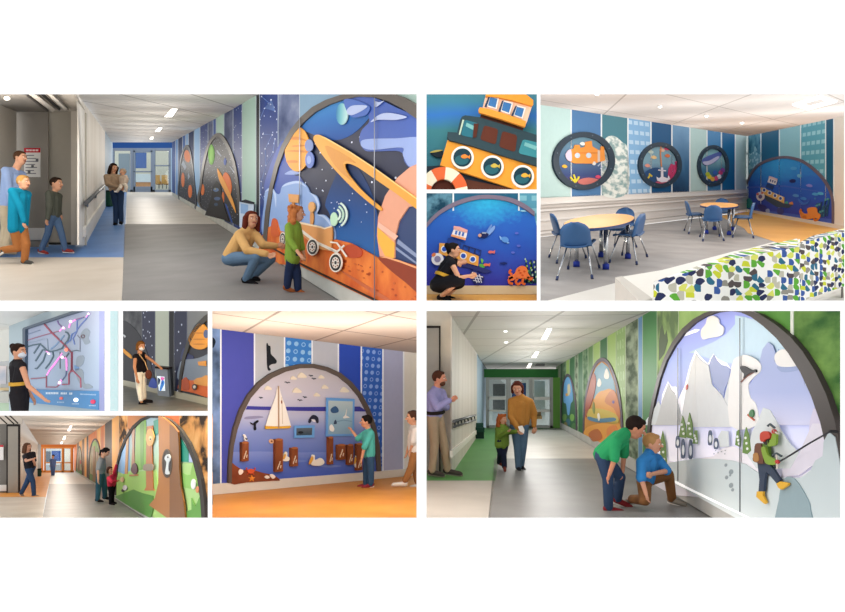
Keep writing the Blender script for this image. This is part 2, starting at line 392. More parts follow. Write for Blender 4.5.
def person(label, d, H, yaw, J, skin='#c99678', shirt=None, sleeve=1.0, pants=None, leg=1.0, shoe='#222222', sole=None, hair='#2a1c14',
           hair_style='short', face=None, pitch=0, dress=None, belt=None, mask=None, kid=False, extra=None, clipy=None, hem=None, width=1.0,
           scale_head=1.0, collar=None, group=None, name='person', sandal=False, shirt_long=0, bald=False, beard=None):
    """J: joints in the picture frame as (x, y[, extra depth in m]); d: distance of the figure; H: standing height in px."""
    def P(k, dflt=None):
        v = J.get(k, dflt); return at(v[0], v[1], d+(v[2] if len(v) > 2 else 0))
    s = d/F; Hm = H*s; face = yaw if face is None else face
    ya = math.radians(yaw); fw = V((math.sin(ya), -math.cos(ya), 0)); lf = V((math.cos(ya), math.sin(ya), 0)); up = V((0, 0, 1))
    fa = math.radians(face); hf = V((math.sin(fa), -math.cos(fa), 0)); hl = V((math.cos(fa), math.sin(fa), 0))
    pr = math.radians(pitch); hfwd = hf*math.cos(pr)-up*math.sin(pr); hup = up*math.cos(pr)+hf*math.sin(pr)
    R = lambda k: k*Hm*width
    hr = (.066 if not kid else .078)*Hm*scale_head
    head, chest, pel = P('head'), P('chest'), P('pel')
    sw = (.105 if not kid else .105)*Hm*width; hw = .052*Hm*width
    spine = (chest-pel).normalized(); 
    sh = {1: (P('ls') if 'ls' in J else chest+lf*sw), -1: (P('rs') if 'rs' in J else chest-lf*sw)}
    hp = {1: pel+lf*hw, -1: pel-lf*hw}
    pre = {1: 'l', -1: 'r'}
    el, ha, kn, an, arm_ok = {}, {}, {}, {}, {}
    for q in (1, -1):
        c = pre[q]
        ha[q] = P(c+'h') if c+'h' in J else sh[q]-up*.34*Hm+fw*.04*Hm
        el[q] = P(c+'e') if c+'e' in J else (sh[q]+ha[q])*.5-fw*.03*Hm+lf*q*.015*Hm
        an[q] = P(c+'a'); kn[q] = P(c+'k') if c+'k' in J else (hp[q]+an[q])*.5+fw*.02*Hm
    toe = {}
    for q in (1, -1):
        c = pre[q]; toe[q] = P(c+'t') if c+'t' in J else an[q]+fw*.085*Hm-up*.022*Hm
    root = empty(name, V((pel.x, pel.y, min(an[1].z, an[-1].z)-.04*Hm)), label, 'person', group)
    HM = Matrix((( hl.x, hfwd.x, hup.x, 0), (hl.y, hfwd.y, hup.y, 0), (hl.z, hfwd.z, hup.z, 0), (0, 0, 0, 1)))
    hp3 = lambda x, y, z: head+hl*(x*hr)+hfwd*(y*hr)+hup*(z*hr)
    # body: one continuous figure
    b = bmesh.new()
    sph(b, head+hup*.1*hr, (hr*.80, hr*.93, hr*.98), HM, 3); sph(b, hp3(0, .12, -.55), (hr*.58, hr*.66, hr*.62), HM)
    caps(b, hp3(0, .82, .05), hp3(0, 1.04, -.22), .10*hr, .16*hr)
    sph(b, hp3(0, .74, -.62), (hr*.25, hr*.16, hr*.12), HM)
    for q in (1, -1):
        sph(b, hp3(q*.83, -.05, -.05), (hr*.10, hr*.2, hr*.28), HM)
    neck = (chest*.75+head*.25)
    caps(b, chest+up*.0*Hm, hp3(0, -.15, -.5), .036*Hm, .033*Hm)
    tr = .04
    for q in (1, -1):
        caps(b, chest, sh[q], R(.04), R(.031)); caps(b, sh[q]*.8+chest*.2-spine*.03*Hm, hp[q]+spine*.04*Hm, R(tr), R(.042))
        caps(b, hp[q], kn[q], R(.045), R(.033)); caps(b, kn[q], an[q], R(.033), R(.021))
        caps(b, sh[q], el[q], R(.029), R(.022)); caps(b, el[q], ha[q], R(.022), R(.016))
        caps(b, an[q]-fw*.012*Hm, toe[q], R(.02), R(.016))
        fd = (ha[q]-el[q]).normalized(); sd = fd.cross(fw if abs(fd.dot(fw)) < .9 else up).normalized()*q; pn = fd.cross(sd)
        hs = .055*Hm
        caps(b, ha[q], ha[q]+fd*hs*.75, hs*.24, hs*.28)
        for i, (o_, L) in enumerate(((-.36, .62), (-.12, .72), (.12, .68), (.36, .52))):
            k0 = ha[q]+fd*hs*.8+sd*hs*o_; k1 = k0+fd*hs*L*.55+pn*hs*.05; k2 = k1+fd*hs*L*.4+pn*hs*.22
            caps(b, k0, k1, hs*.12, hs*.11); caps(b, k1, k2, hs*.11, hs*.09)
        t0 = ha[q]+fd*hs*.2-sd*hs*.25; t1 = t0-sd*hs*.3+fd*hs*.4; caps(b, t0, t1, hs*.14, hs*.12); caps(b, t1, t1+fd*hs*.35+pn*hs*.1, hs*.12, hs*.1)
    caps(b, chest-spine*.08*Hm, pel, R(.05), R(.052))
    vox = max(.0062, Hm*.0052)
    body = remesh('body', b, vox, M(skin, .55), root, clipy)
    def part(nm, bm, col, v=1.15, lab=None, sm_=3):
        mt = col if not isinstance(col, str) else M(col, .8, var=.12)
        o = remesh(nm, bm, vox*v, mt, root, clipy, sm_)
        if lab: o['label'] = lab
        return o
    # trousers
    if pants:
        b = bmesh.new()
        caps(b, pel+spine*.045*Hm, pel, R(.062), R(.066))
        for q in (1, -1):
            caps(b, pel, hp[q], R(.064), R(.059)); caps(b, hp[q], kn[q], R(.058), R(.044))
            e = kn[q]+(an[q]-kn[q])*(leg if leg < 1 else .97)
            if leg > .3: caps(b, kn[q], e, R(.044), R(.036))
            sph(b, hp[q]+spine*.04*Hm, R(.055))
        part('trousers', b, pants)
    lowp = pel+spine*(.03-shirt_long)*Hm
    def torso(b, g=0):
        caps(b, chest-spine*.06*Hm, lowp, R(.072+g), R(.076+g)); caps(b, chest+spine*.012*Hm, chest-spine*.1*Hm, R(.05+g), R(.07+g))
        for q in (1, -1):
            caps(b, chest, sh[q], R(.052+g), R(.042+g)); caps(b, sh[q]*.75+chest*.25-spine*.03*Hm, lowp+lf*q*hw, R(.054+g), R(.062+g))
    if shirt or dress:
        b = bmesh.new(); col = shirt or dress; torso(b)
        for q in (1, -1):
            if sleeve > .05:
                e1 = sh[q]+(el[q]-sh[q])*min(1, sleeve*2); caps(b, sh[q], e1, R(.043), R(.039))
                if sleeve > .5:
                    e2 = el[q]+(ha[q]-el[q])*min(.96, (sleeve-.5)*2); caps(b, el[q], e2, R(.036), R(.029))
        if dress:
            for q in (1, -1):
                caps(b, hp[q], kn[q], R(.074), R(.06)); caps(b, pel, (kn[1]+kn[-1])*.5, R(.08), R(.06))
        part('dress' if dress else 'shirt', b, col)
    if belt:
        b = bmesh.new(); torso(b, .012); c = pel+spine*(.1 if dress else .04)*Hm
        o = part('belt', b, belt); b2 = bmesh.new(); b2.from_mesh(o.data)
        for sg in (1, -1):
            r2 = bmesh.ops.bisect_plane(b2, geom=b2.verts[:]+b2.edges[:]+b2.faces[:], plane_co=c+spine*sg*.016*Hm, plane_no=spine*sg, clear_outer=True)
            ed = [e for e in r2['geom_cut'] if isinstance(e, bmesh.types.BMEdge)]
            if ed: bmesh.ops.holes_fill(b2, edges=ed)
        b2.to_mesh(o.data); b2.free()
    if collar:
        b = bmesh.new(); caps(b, chest+up*.03*Hm-lf*.02*Hm, chest+up*.03*Hm+lf*.02*Hm, R(.042), R(.042)); part('collar', b, collar)
    # shoes
    if shoe:
        for q in (1, -1):
            b = bmesh.new(); f = (toe[q]-an[q]); f.z *= .35; f.normalize()
            caps(b, an[q]-f*.02*Hm-up*.006*Hm, toe[q]+f*.01*Hm, R(.026), R(.021)); caps(b, an[q]-f*.022*Hm-up*.02*Hm, toe[q]+f*.02*Hm-up*.004*Hm, R(.02), R(.018))
            so = part('shoe', b, shoe, 1.0)
            if sole:
                b = bmesh.new(); caps(b, an[q]-f*.028*Hm-up*.034*Hm, toe[q]+f*.028*Hm-up*.014*Hm, R(.015), R(.013))
                remesh('sole', b, vox, M(sole, .7), so, clipy)
    # hair
    if not bald:
        b = bmesh.new()
        sph(b, hp3(0, -.16, .28), (hr*.90, hr*.95, hr*.92), HM, 3); sph(b, hp3(0, .3, .78), (hr*.66, hr*.5, hr*.3), HM)
        if hair_style in ('long', 'curly'):
            L = 1.6 if hair_style == 'long' else 1.7
            for x, y in ((-.74, -.25), (.74, -.25), (-.45, -.7), (.45, -.7), (0, -.85))+(((-.8, .2), (.8, .2)) if hair_style == 'long' else ()):
                w = .36 if hair_style == 'long' else .45
                caps(b, hp3(x, y, .2), hp3(x*1.15, y-.25, .2-L), w*hr, w*.8*hr)
            if hair_style == 'curly':
                for i in range(60):
                    a = random.uniform(.6, 5.7); z = random.uniform(-1.5, 1.0); rr = 1.0
                    sph(b, hp3(math.sin(a)*(1.0-.1*z), math.cos(a)*1.02-.18 if math.cos(a) < .3 else -.2, z), hr*random.uniform(.2, .3))
        elif hair_style == 'bun':
            sph(b, hp3(0, -.95, .72), hr*.45); caps(b, hp3(0, -.5, -.2), hp3(0, -.8, .5), hr*.5, hr*.4)
        elif hair_style == 'bob':
            for x, y in ((-.72, -.1), (.72, -.1), (-.45, -.6), (.45, -.6), (0, -.75)): caps(b, hp3(x, y, .2), hp3(x*1.1, y, -.75), .36*hr, .28*hr)
        elif hair_style == 'pony':
            caps(b, hp3(0, -.8, .3), hp3(0, -1.3, -.3), hr*.35, hr*.3); caps(b, hp3(0, -1.3, -.3), hp3(0, -1.2, -1.5), hr*.3, hr*.15)
        part('hair', b, hair, .8, None, 1 if hair_style == 'curly' else 3)
    if beard:
        b = bmesh.new(); sph(b, hp3(0, .42, -.68), (hr*.58, hr*.5, hr*.42), HM, 3); part('beard', b, beard, .9)
    # face
    if not J.get('noface'):
        for q in (1, -1):
            b = bmesh.new(); sph(b, hp3(q*.32, .82, .06), (hr*.12, hr*.07, hr*.075), HM); e = link('eye', mesh_from(b, 'eye'), M('#f4f0ea', .3), root)
            b = bmesh.new(); sph(b, hp3(q*.32, .885, .06), (hr*.055, hr*.03, hr*.06), HM); link('iris', mesh_from(b, 'iris'), M('#2b1d14', .3), e)
            b = bmesh.new(); caps(b, hp3(q*.16, .90, .26), hp3(q*.5, .76, .26), .04*hr, .03*hr); link('eyebrow', mesh_from(b, 'eyebrow'), M(hair), root)
        if not mask:
            b = bmesh.new(); caps(b, hp3(-.2, .80, -.5), hp3(.2, .80, -.5), .06*hr, .06*hr); link('mouth', mesh_from(b, 'mouth'), M('#a4544a', .5), root)
    if mask:
        b = bmesh.new(); sph(b, hp3(0, .5, -.42), (hr*.62, hr*.58, hr*.5), HM, 3); part('face_mask', b, mask, .9)
        for q in (1, -1): bar('ear_loop', [hp3(q*.5, .6, -.25), hp3(q*.85, .0, -.05)], .02*hr, M(mask), root)
    return root, dict(head=head, chest=chest, pel=pel, hr=hr, Hm=Hm, fw=fw, lf=lf, up=up, ha=ha, el=el, sh=sh, hp3=hp3, HM=HM, vox=vox, part=part, R=R, kn=kn, an=an, spine=spine)
# ------------------------------------------------------------------ camera, sky, facade
cam = bpy.data.cameras.new('camera'); cam.sensor_width = 36; cam.lens = 36*F/845; cam.clip_end = 400
co = bpy.data.objects.new('camera', cam); COL.objects.link(co); co.location = CAM; co.rotation_euler = (math.pi/2, 0, 0); SC.camera = co
SC.view_settings.view_transform = 'Standard'; SC.view_settings.look = 'None'; SC.view_settings.gamma = 1; SC.view_settings.exposure = 0
wd = bpy.data.worlds.new('sky'); SC.world = wd; wd.use_nodes = True
wd.node_tree.nodes['Background'].inputs[0].default_value = (1, 1, 1, 1); wd.node_tree.nodes['Background'].inputs[1].default_value = 1.12
WHITE = M('#fdfdfd', .9, 0, 0, 0, 0)
OPEN = dict(space=(-1, 94, 416.6, 300.6), boat=(426.5, 94, 537, 189.5), diver=(426.5, 193, 537, 300.6), lounge=(540.5, 94, 844.8, 300.6),
            map=(-1, 311, 119, 411.2), kiosk=(122.6, 311, 207.8, 411.2), forest=(-1, 415.6, 207.8, 518), sail=(212, 311, 416.6, 518), peak=(426.5, 311, 840.8, 518))
def facade():
    """white wall with the nine openings, cut as one board out of a grid of cells"""
    xs = sorted({-420, 1270} | {r[0] for r in OPEN.values()} | {r[2] for r in OPEN.values()})
    ys = sorted({-250, 830} | {r[1] for r in OPEN.values()} | {r[3] for r in OPEN.values()})
    bm = bmesh.new(); vs = {}
    def vert(x, y):
        k = (x, y)
        if k not in vs: vs[k] = bm.verts.new(at(x, y, FACADE))
        return vs[k]
    for i in range(len(xs)-1):
        for j in range(len(ys)-1):
            mx, my = (xs[i]+xs[i+1])/2, (ys[j]+ys[j+1])/2
            if any(r[0] < mx < r[2] and r[1] < my < r[3] for r in OPEN.values()): continue
            bm.faces.new([vert(xs[i], ys[j]), vert(xs[i+1], ys[j]), vert(xs[i+1], ys[j+1]), vert(xs[i], ys[j+1])])
    r = bmesh.ops.extrude_face_region(bm, geom=bm.faces[:])
    for v in r['geom']:
        if isinstance(v, bmesh.types.BMVert): v.co.y += .006
    bmesh.ops.recalc_face_normals(bm, faces=bm.faces)
    o = link('wall_front', mesh_from(bm, 'wall_front'), WHITE); tag(o, 'white wall with nine rectangular openings, one onto each room', 'wall', None, 'structure')
facade()

def figure_depth(room, y): return room.fd(y)
def strip_wall(name, pl, bounds, top, bot, label, off=0, seam=None):
    """wall of printed upright bands; bounds = [(x, material), ..., x_end]; top/bot: functions of x"""
    root = None
    xs = bounds
    first = True
    for i in range(len(xs)-1):
        x0, mt = xs[i]; x1 = xs[i+1] if not isinstance(xs[i+1], tuple) else xs[i+1][0]
        pts = [(x0, top(x0)), (x1, top(x1)), (x1, bot(x1)), (x0, bot(x0))]
        if first:
            o = shell(name, pl, pts, mt, label, off)
            if o is None: continue
            o['kind'] = 'structure'; root = o; first = False
        else:
            shell('printed_band', pl, pts, mt, None, off, .06, root)
        if seam:
            poly('seam_strip', pl, rect_line(x1, top(x1), bot(x1), seam[1]), M(seam[0], .5), off, .006, root)
    return root
def rect_line(x, y0, y1, w): return [(x-w/2, y0), (x+w/2, y0), (x+w/2, y1), (x-w/2, y1)]
LAMP = EM('#fff8ec', 2.6)
def troffer(pl, pts, label, group):
    o = thing_poly('ceiling_light', label, 'ceiling light', pl, pts, M('#e8e8e6'), .0, .02, group)
    if o is None: return
    c = V((sum(p[0] for p in pts)/len(pts), sum(p[1] for p in pts)/len(pts)))if False else (sum(p[0] for p in pts)/len(pts), sum(p[1] for p in pts)/len(pts))
    q = [(c[0]+(p[0]-c[0])*.86, c[1]+(p[1]-c[1])*.86) for p in pts]
    poly('diffuser', pl, q, LAMP, .02, .006, o)
    return o
def end_lobby(R, x0, x1, yt, yb, d, frames, hdr, hy, framecol, art, label, glow='#f2e6d0', warm='#d88b3a'):
    """glazed end of a corridor with the bright lobby that shows through it"""
    W = R.front(d); B = R.front(d*1.12)
    tag(shell('trim_1', W, rect(x0-3, hy[0], x1+3, hy[1]), M(hdr)), 'coloured header band over the glazed end of the '+label, 'trim', None, 'structure')
    wb = shell('wall_back', B, rect(x0-4, hy[1]-3, x1+4, yb-1), M(glow, .8, 0, .15)); tag(wb, 'lit cream wall seen through the glass at the end of the '+label, 'wall', None, 'structure')
    dk = R.hplane(-R.h)
    return W, B

# ------------------------------------------------------------------ 1 space corridor
ROOM = R1 = Room(*OPEN['space'], 127, 167, 1.75, 1.525)
R = R1
def r1base(x): return 167+.628*(x-127)
def r1mural(x): return 167+.56*(x-127) if x < 300 else 263.9+.49*(x-300)
def r1top(x): return 165.5-.55*(x-127)
RW = R.vwall((180, r1base(180)), (300, r1base(300)))
dEnd = R.fd(192)
DG = noisy('#787674', '#858380', 1.2, .3, .7, .6); LG = noisy('#c9c4ba', '#b9b4aa', 1.0, .3, .7, .35); BE = noisy('#cbc1b3', '#b8ac9c', .8, .3, .7, .4); BL = noisy('#5c86bd', '#4f78b0', 1, .3, .7, .3)
fl = shell('floor', R.floor, [(122, 302), (124.6, 224), (300, 224), (420, 302)], DG); tag(fl, 'dark grey vinyl floor of the corridor with planet walls', 'floor')
tag(shell('floor', R.floor, [(126, 224), (126.6, 190), (126.7, 187), (169, 187), (182, 190), (260, 224)], LG), 'pale grey vinyl floor near the glass doors of the planet corridor', 'floor')
tag(shell('floor', R.floor, [(-4, 303), (-4, 257.3), (124, 257.3), (121.6, 303)], BE), 'beige vinyl floor below the two walking boys', 'floor')
tag(shell('floor', R.floor, [(-4, 257.3), (-4, 232), (80, 232), (104, 190), (126.8, 190), (124.2, 257.3)], BL), 'blue vinyl floor strip along the handrail wall', 'floor')
CT1 = tiles('#d6d4d1', '#a5a29f', 1.5, 3.2, .06, .8)
tag(shell('ceiling', R.ceil, [(75.5, 92), (105, 132), (112, 142.3), (176, 142.3), (262, 92)], CT1), 'grey tiled ceiling of the corridor with planet walls', 'ceiling')
for i, q in enumerate(([(163.5, 117.5), (171.5, 108.5), (178.5, 108.5), (172, 117.8)], [(154.5, 132), (158.5, 127.5), (162.8, 127.5), (159.5, 132)], [(149.3, 139.4), (151, 136.8), (154, 136.8), (152.8, 139.4)])):
    troffer(R.ceil, q, ['slim ceiling light nearest the front of the planet corridor', 'middle slim ceiling light of the planet corridor', 'slim ceiling light nearest the glass doors of the planet corridor'][i], 'lights in the planet corridor ceiling')
# far left wall and recess
LW = R.vwall((85.7, 244.8), (105, 208.3))
CR = M('#cfc8bc', .7, 0, .05)
wl = shell('wall_left', LW, [(72, 92), (76, 92.5), (105, 131.5), (105, 208.3), (85.7, 244.8), (79, 244.8), (79, 92)], noisy('#f0ebe4', '#dcd6cc', .5, .3, .7, .7, 2, 3, .3)); tag(wl, 'cream wall with a handrail left in the planet corridor', 'wall')
tag(shell('wall_left', R.front(13.2*1.75/1.5), [(71, 92), (84.5, 112), (85.9, 113), (85.9, 245), (71, 245)], CR, None, -.02, .05), 'narrow cream jamb beside the grey folding panel', 'wall')
tag(shell('wall_left', LW, [(105, 129), (112.5, 141), (112.5, 196), (105, 208.3)], M('#a9bccb')), 'pale blue wall beyond the handrail wall', 'wall')
hr_ = empty('handrail', R.fp(95, 225), 'dark grey handrail along the cream wall by the blue floor', 'handrail')
bar('rail', [LW.hit(86, 203, .1), LW.hit(105, 184.8, .1)], .045, M('#5f6366', .35), hr_)
for x, y in ((87, 202), (95.5, 194), (103, 186.7)): bar('bracket', [LW.hit(x, y, .1), LW.hit(x, y+4.2-(x-87)*.1, .0)], .03, M('#6d7174', .4), hr_)
tag(shell('baseboard_left', LW, [(85.7, 228), (105, 199), (105, 203), (85.7, 237)], M('#e6e3dd'), None, .05, .05), 'white bumper board low on the cream wall', 'baseboard', None, 'structure')
# grey recess with folding partition
GP = R.front(R.fd(247)); D0 = R.fd(247)
MGR = M('#8d8981', .55, 0, .04)
tag(shell('wall_left', GP, rect(16.5, 110, 48, 248), noisy('#9b968e', '#8c8780', 1, .3, .7, .55)), 'grey panel wall carrying the red and white notice', 'wall')
SG = R.vwall((16.5, 248), (-3, 258))
tag(shell('wall_left', SG, [(-3, 102), (16.5, 111.5), (16.5, 248), (-3, 258)], M('#bdb8ae', .6, 0, .03)), 'light grey side wall at the edge of the planet corridor', 'wall')
SO = Plane(GP.hit(30, 112), Plane(GP.hit(30, 112), R.floor.n).n, (1, 0, 0)); SO = Plane(SO.p, -R.floor.n, (1, 0, 0))
sf = shell('ceiling', SO, [(-3, 92), (24, 92), (49, 112), (16, 112), (-3, 103.5)], M('#847f78', .7)); tag(sf, 'grey soffit with a round downlight', 'ceiling')
dl = thing_poly('downlight', 'small round downlight in the grey soffit', 'downlight', SO, ell(7, 99, 3, 1.3), LAMP, 0, .02)
sf2 = shell('ceiling', SO, [(22, 92), (74, 92), (86, 113), (48, 113)], M('#bdb5a9', .7), None, -.03); tag(sf2, 'cream header with dark partition tracks', 'ceiling')
for a, b, w, c in (((23.5, 93), (48, 111.5), 1.6, '#4c4844'), ((41, 93.5), (60, 110), 2, '#1d1c1b'), ((30, 93), (54, 111), 4, '#cfc9bf'), ((48, 93), (66, 110), 3, '#d3cdc3'), ((52.5, 93), (68.5, 110), 1, '#6b6761')):
    poly('partition_track', SO, stroke([a, b], w), M(c), 0, .015, sf2)
fp_ = empty('folding_partition', R.fp(60, 244), 'grey folding partition stack with dark edges beside the cream jamb', 'partition')
FPp = R.front(R.fd(245))
poly('panel', FPp, rect(48, 111, 72, 243.5), M('#aaa498', .55, 0, .03), 0, .1, fp_)
for x in (47.7, 72): poly('edge_seal', FPp, rect(x-.7, 110, x+.7, 244), M('#2b2927'), 0, .11, fp_)
poly('floor_seal', FPp, rect(47.5, 242.4, 72.5, 244.4), M('#2b2927'), 0, .11, fp_); poly('top_cap', FPp, rect(47.5, 109, 69, 111.3), M('#2b2927'), 0, .11, fp_)
tag(shell('baseboard_left', GP, rect(16, 228, 46, 240), M('#d7d5d1'), None, .03, .03), 'pale kick board under the grey panel wall', 'baseboard', None, 'structure')
ns = thing_poly('notice', 'white notice with a red heading on the grey panel wall', 'notice', GP, rect(24, 148, 40.3, 177), M('#f1efec', .5), 0, .01)
poly('heading', GP, rect(24, 148, 40.3, 152.5), M('#c8313c'), .01, .004, ns)
for i in range(4): poly('text_line', GP, rect(26+i*3.2, 149.4, 28.6+i*3.2, 151.1), M('#f4dcdc'), .014, .002, ns)
for i in range(7): poly('text_line', GP, rect(25.5, 155+i*3, 34+((i*37) % 5), 155.9+i*3), M('#8f8f93'), .01, .003, ns)
for x, y in ((32.5, 166.5), (29, 172), (37, 160)): poly('picture', GP, rect(x-1.3, y-1.4, x+1.3, y+1.4), M('#6d6f75'), .01, .003, ns)
# glazed end
W = R.front(dEnd); B = R.front(dEnd*1.15)
tag(shell('trim_1', W, rect(110, 142, 177, 148), M('#1d4480')), 'dark blue header over the glass doors of the planet corridor', 'trim', None, 'structure')
tag(shell('wall_back', B, rect(108, 144, 178, 194), M('#efe4d2', .8, 0, .1)), 'cream lobby wall behind the glass doors of the planet corridor', 'wall', None, 'structure')
tag(shell('wall_back', W, rect(169.5, 148, 177, 193), M('#8fa9c4')), 'pale blue end pier beside the glass doors', 'wall', None, 'structure')
FRM = M('#6f7d90', .4)
dr = shell('door_1', W, [(112, 148), (170, 148), (170, 150.5), (112, 150.5)], FRM, None, 0, .12); tag(dr, 'grey framed glass doors at the end of the planet corridor', 'door', None, 'structure')
for x, w in ((113, 2), (131.5, 2.6), (134.2, 1.6), (151.5, 1.6), (153.6, 2.4), (169.6, 2.2)): shell('door_frame', W, rect(x-w/2, 148, x+w/2, 192), FRM, None, .02, .12, dr)
for a in (rect(112, 189.8, 171, 192.6), rect(133, 150.5, 152.5, 152), rect(133, 171, 152.5, 172), rect(133, 186.5, 152.5, 190), rect(154, 165, 170, 166)): shell('door_rail', W, a, FRM, None, .02, .12, dr)
for a in (rect(114, 151, 130, 190), rect(135, 152, 151, 187), rect(154.5, 151, 169, 190)): poly('pane', W, a, glass(), -.06, .01, dr)
B2 = R.front(dEnd*1.1)
thing_poly('wall_picture', 'blue picture on the lobby wall seen through the door glass', 'picture', B2, rect(134.5, 152.5, 146, 168), M('#2f62ae'), 0, .1)
thing_poly('cabinet', 'grey cabinet in the lobby left of the blue picture', 'cabinet', B2, rect(118.5, 153.5, 129.5, 190), M('#8b97a3'), 0, .1)
ds = thing_poly('reception_desk', 'white and orange reception desk behind the door glass', 'desk', B2, rect(134.5, 182, 150.5, 189.8), M('#d98f4c'), .2, .4); poly('desk_front', B2, rect(134.5, 174, 150.5, 182), M('#e9edf1'), .2, .5, ds)
for i, (x, l) in enumerate(((156.5, 'orange lobby chair nearer the door leaf'), (164, 'orange lobby chair by the pier'))):
    c = thing_poly('lobby_chair', l, 'chair', B2, rect(x-2.5, 181, x+3.5, 183.5), M('#d79a3c'), .2, .6, 'orange lobby chairs'); poly('backrest', B2, rect(x-2.5, 175, x+3, 181), M('#e0a548'), .2, .12, c); poly('leg', B2, rect(x-2, 183.5, x-1.4, 188.5), M('#777777'), .3, .1, c); poly('leg', B2, rect(x+2, 183.5, x+2.6, 188.5), M('#777777'), .3, .1, c)
bn = empty('waste_bin', R.fp(107.5, 205.5), 'dark green bin at the far end of the cream wall', 'bin')
BP = R.front(R.fd(206)); poly('body', BP, rect(105, 192, 109.6, 206), M('#234c3e'), 0, .6, bn); poly('lid', BP, rect(104.7, 190.2, 110, 192), M('#1b2f29'), 0, .62, bn)
TK = .55
# right wall bands
NV = stars('#1d3f8c', '#cfdcf5', 4.0, .06, '#142c66'); NV2 = M('#122c5e'); GREY = noisy('#38456b', '#6f7a99', 1.6, .38, .62, .7, 7, .35, 1, '#b3bac9'); MINT = M('#a9c8bd', .6); LBL = M('#8db4dd')
bands = [(172, M('#274c8c')), (175.5, M('#6c98d0')), (178, NV2), (182.5, M('#3a66ab')), (185.5, LBL), (188.5, NV2), (194, LBL), (200, NV), (208, GREY), (213, M('#2d529b')), (216, MINT), (224, GREY), (233, NV), (242, MINT), (256, M('#10131f')), (259.5, NV), (278, GREY), (299.5, M('#7f9fb8')), (345, M('#6f93a8')), (392, M('#9bb5ad')), 422]
rw = strip_wall('wall_right', RW, bands, r1top, lambda x: r1mural(x)+.6, 'wall of printed blue bands on the planet side of the corridor', 0, ('#b6c2cf', .5))
zk1 = zz(255, 90, 6.122)
for a in ([(30, 180), (58, 112), (95, 88), (122, 130), (100, 60)], [(48, 270), (105, 275), (62, 360), (66, 462), (38, 560)], [(66, 462), (110, 380), (122, 300)], [(40, 40), (95, 88)], [(38, 560), (34, 640), (70, 700)]):
    poly('constellation_line', RW, zk1(stroke(a, 2.2)), M('#6f8cc8'), 0, .004, rw)
    for p in a: poly('star', RW, zk1(ell(p[0], p[1], 3.6, 4.2, 0, 8)), M('#dfe8fb'), .004, .004, rw)
tag(shell('baseboard_right', RW, [(172, r1mural(172)), (300, r1mural(300)), (422, r1mural(422)), (422, r1base(422)), (172, r1base(172))], noisy('#c9cbc6', '#b4b7b1', 1.5, .3, .7), None, .02, .08), 'grey base ledge under the planet murals', 'baseboard', None, 'structure')
tag(poly('trim_2', RW, [(262, r1mural(262)-.6), (300, r1mural(300)-.8), (420, r1mural(420)-1), (420, r1mural(420)+.6), (300, r1mural(300)+.6), (262, r1mural(262)+.6)], M('#23201e'), .05, .05), 'dark edge strip under the large planet mural', 'trim', None, 'structure')
# two far arches
def arch_mural(pl, outer, inner, bg, label, fr='#4b4642', off=.0, name='mural', frt=.05):
    root = empty(name, pl.hit(*outer[0]), label, 'mural')
    poly('backdrop', pl, inner, bg, off, .01, root)
    poly('arch_frame', pl, outer+inner[::-1], M(fr, .45, 0, .04), off, frt, root)
    return root
z = zz(175, 95, 6.122)
DK = stars('#1d2130', '#e6ecff', 5, .055, '#11141e')
m1 = arch_mural(RW, sm(z([(22, 640), (24, 480), (34, 380), (55, 320), (75, 305), (92, 330), (108, 420), (118, 520), (126, 700)]))[:-3], sm(z([(28, 640), (30, 480), (40, 390), (58, 335), (74, 320), (87, 345), (102, 430), (111, 520), (118, 690)]))[:-3], DK, 'farthest arched space mural with orange planets', '#33343c')
for e in ((75, 375, 18, 38, -8), (48, 520, 10, 45, 0), (92, 590, 12, 40, 0)): poly('planet', RW, z(ell(*e)), M('#e0793d'), .012, .012, m1)
for q in ([(38, 425), (52, 400), (70, 440), (60, 460), (50, 440)], [(80, 470), (90, 500), (78, 520)]): poly('spaceship', RW, z(q), M('#9aa4b4'), .012, .012, m1)
zb = zz(165, 185, 5.144)
oi = zz(175, 95, 6.122)
out2 = sm([(200, 207), (199.5, 185), (202, 165), (206, 148), (211, 138), (217, 133), (223, 136), (230, 148), (235, 163), (238.5, 185), (240, 205), (240.5, 232)])[:-4]
in2 = sm([(202, 208.5), (201.7, 185), (204, 167), (208, 150), (212, 141.5), (217, 136.8), (221.5, 139.5), (228, 151), (233, 166), (236, 186), (237.3, 205), (237.6, 229.5)])[:-4]
m2 = arch_mural(RW, out2, in2, DK, 'middle arched space mural with a green planet and black cockpit')
poly('planet', RW, oi(ell(222, 365, 19, 62, 0)), M('#6fb840'), .012, .015, m2, 'green planet')
poly('planet', RW, oi(ell(222, 365, 9, 50, 4)), M('#8fd05a'), .027, .004, m2)
poly('planet', RW, oi(ell(318, 545, 26, 72, -8)), M('#ea7b3a'), .012, .02, m2, 'orange planet')
poly('planet', RW, oi(ell(168, 580, 11, 34)), M('#d9722f'), .012, .012, m2); poly('planet', RW, oi(ell(306, 408, 8, 22)), M('#3a5cb4'), .012, .012, m2, 'small blue planet'); poly('planet', RW, zb(ell(298, 65, 6, 30)), M('#d9722f'), .012, .012, m2)
poly('planet_ring', RW, oi(sm([(258, 455), (268, 460), (300, 520), (352, 640), (372, 720), (355, 690), (310, 600), (270, 520)])), M('#f0a84a'), .03, .012, m2)
for q in ([(255, 335), (262, 340), (285, 372), (280, 378), (258, 352)], [(330, 432), (338, 436), (368, 478), (362, 480)]): poly('meteor', RW, oi(q), M('#aeb6c6'), .012, .012, m2)
poly('cockpit', RW, zb([(205, 155), (225, 100), (238, 70), (244, 10), (262, -20), (285, 0), (292, 60), (310, 130), (330, 190), (300, 178)]), M('#1e1c20'), .012, .025, m2, 'black cockpit silhouette')
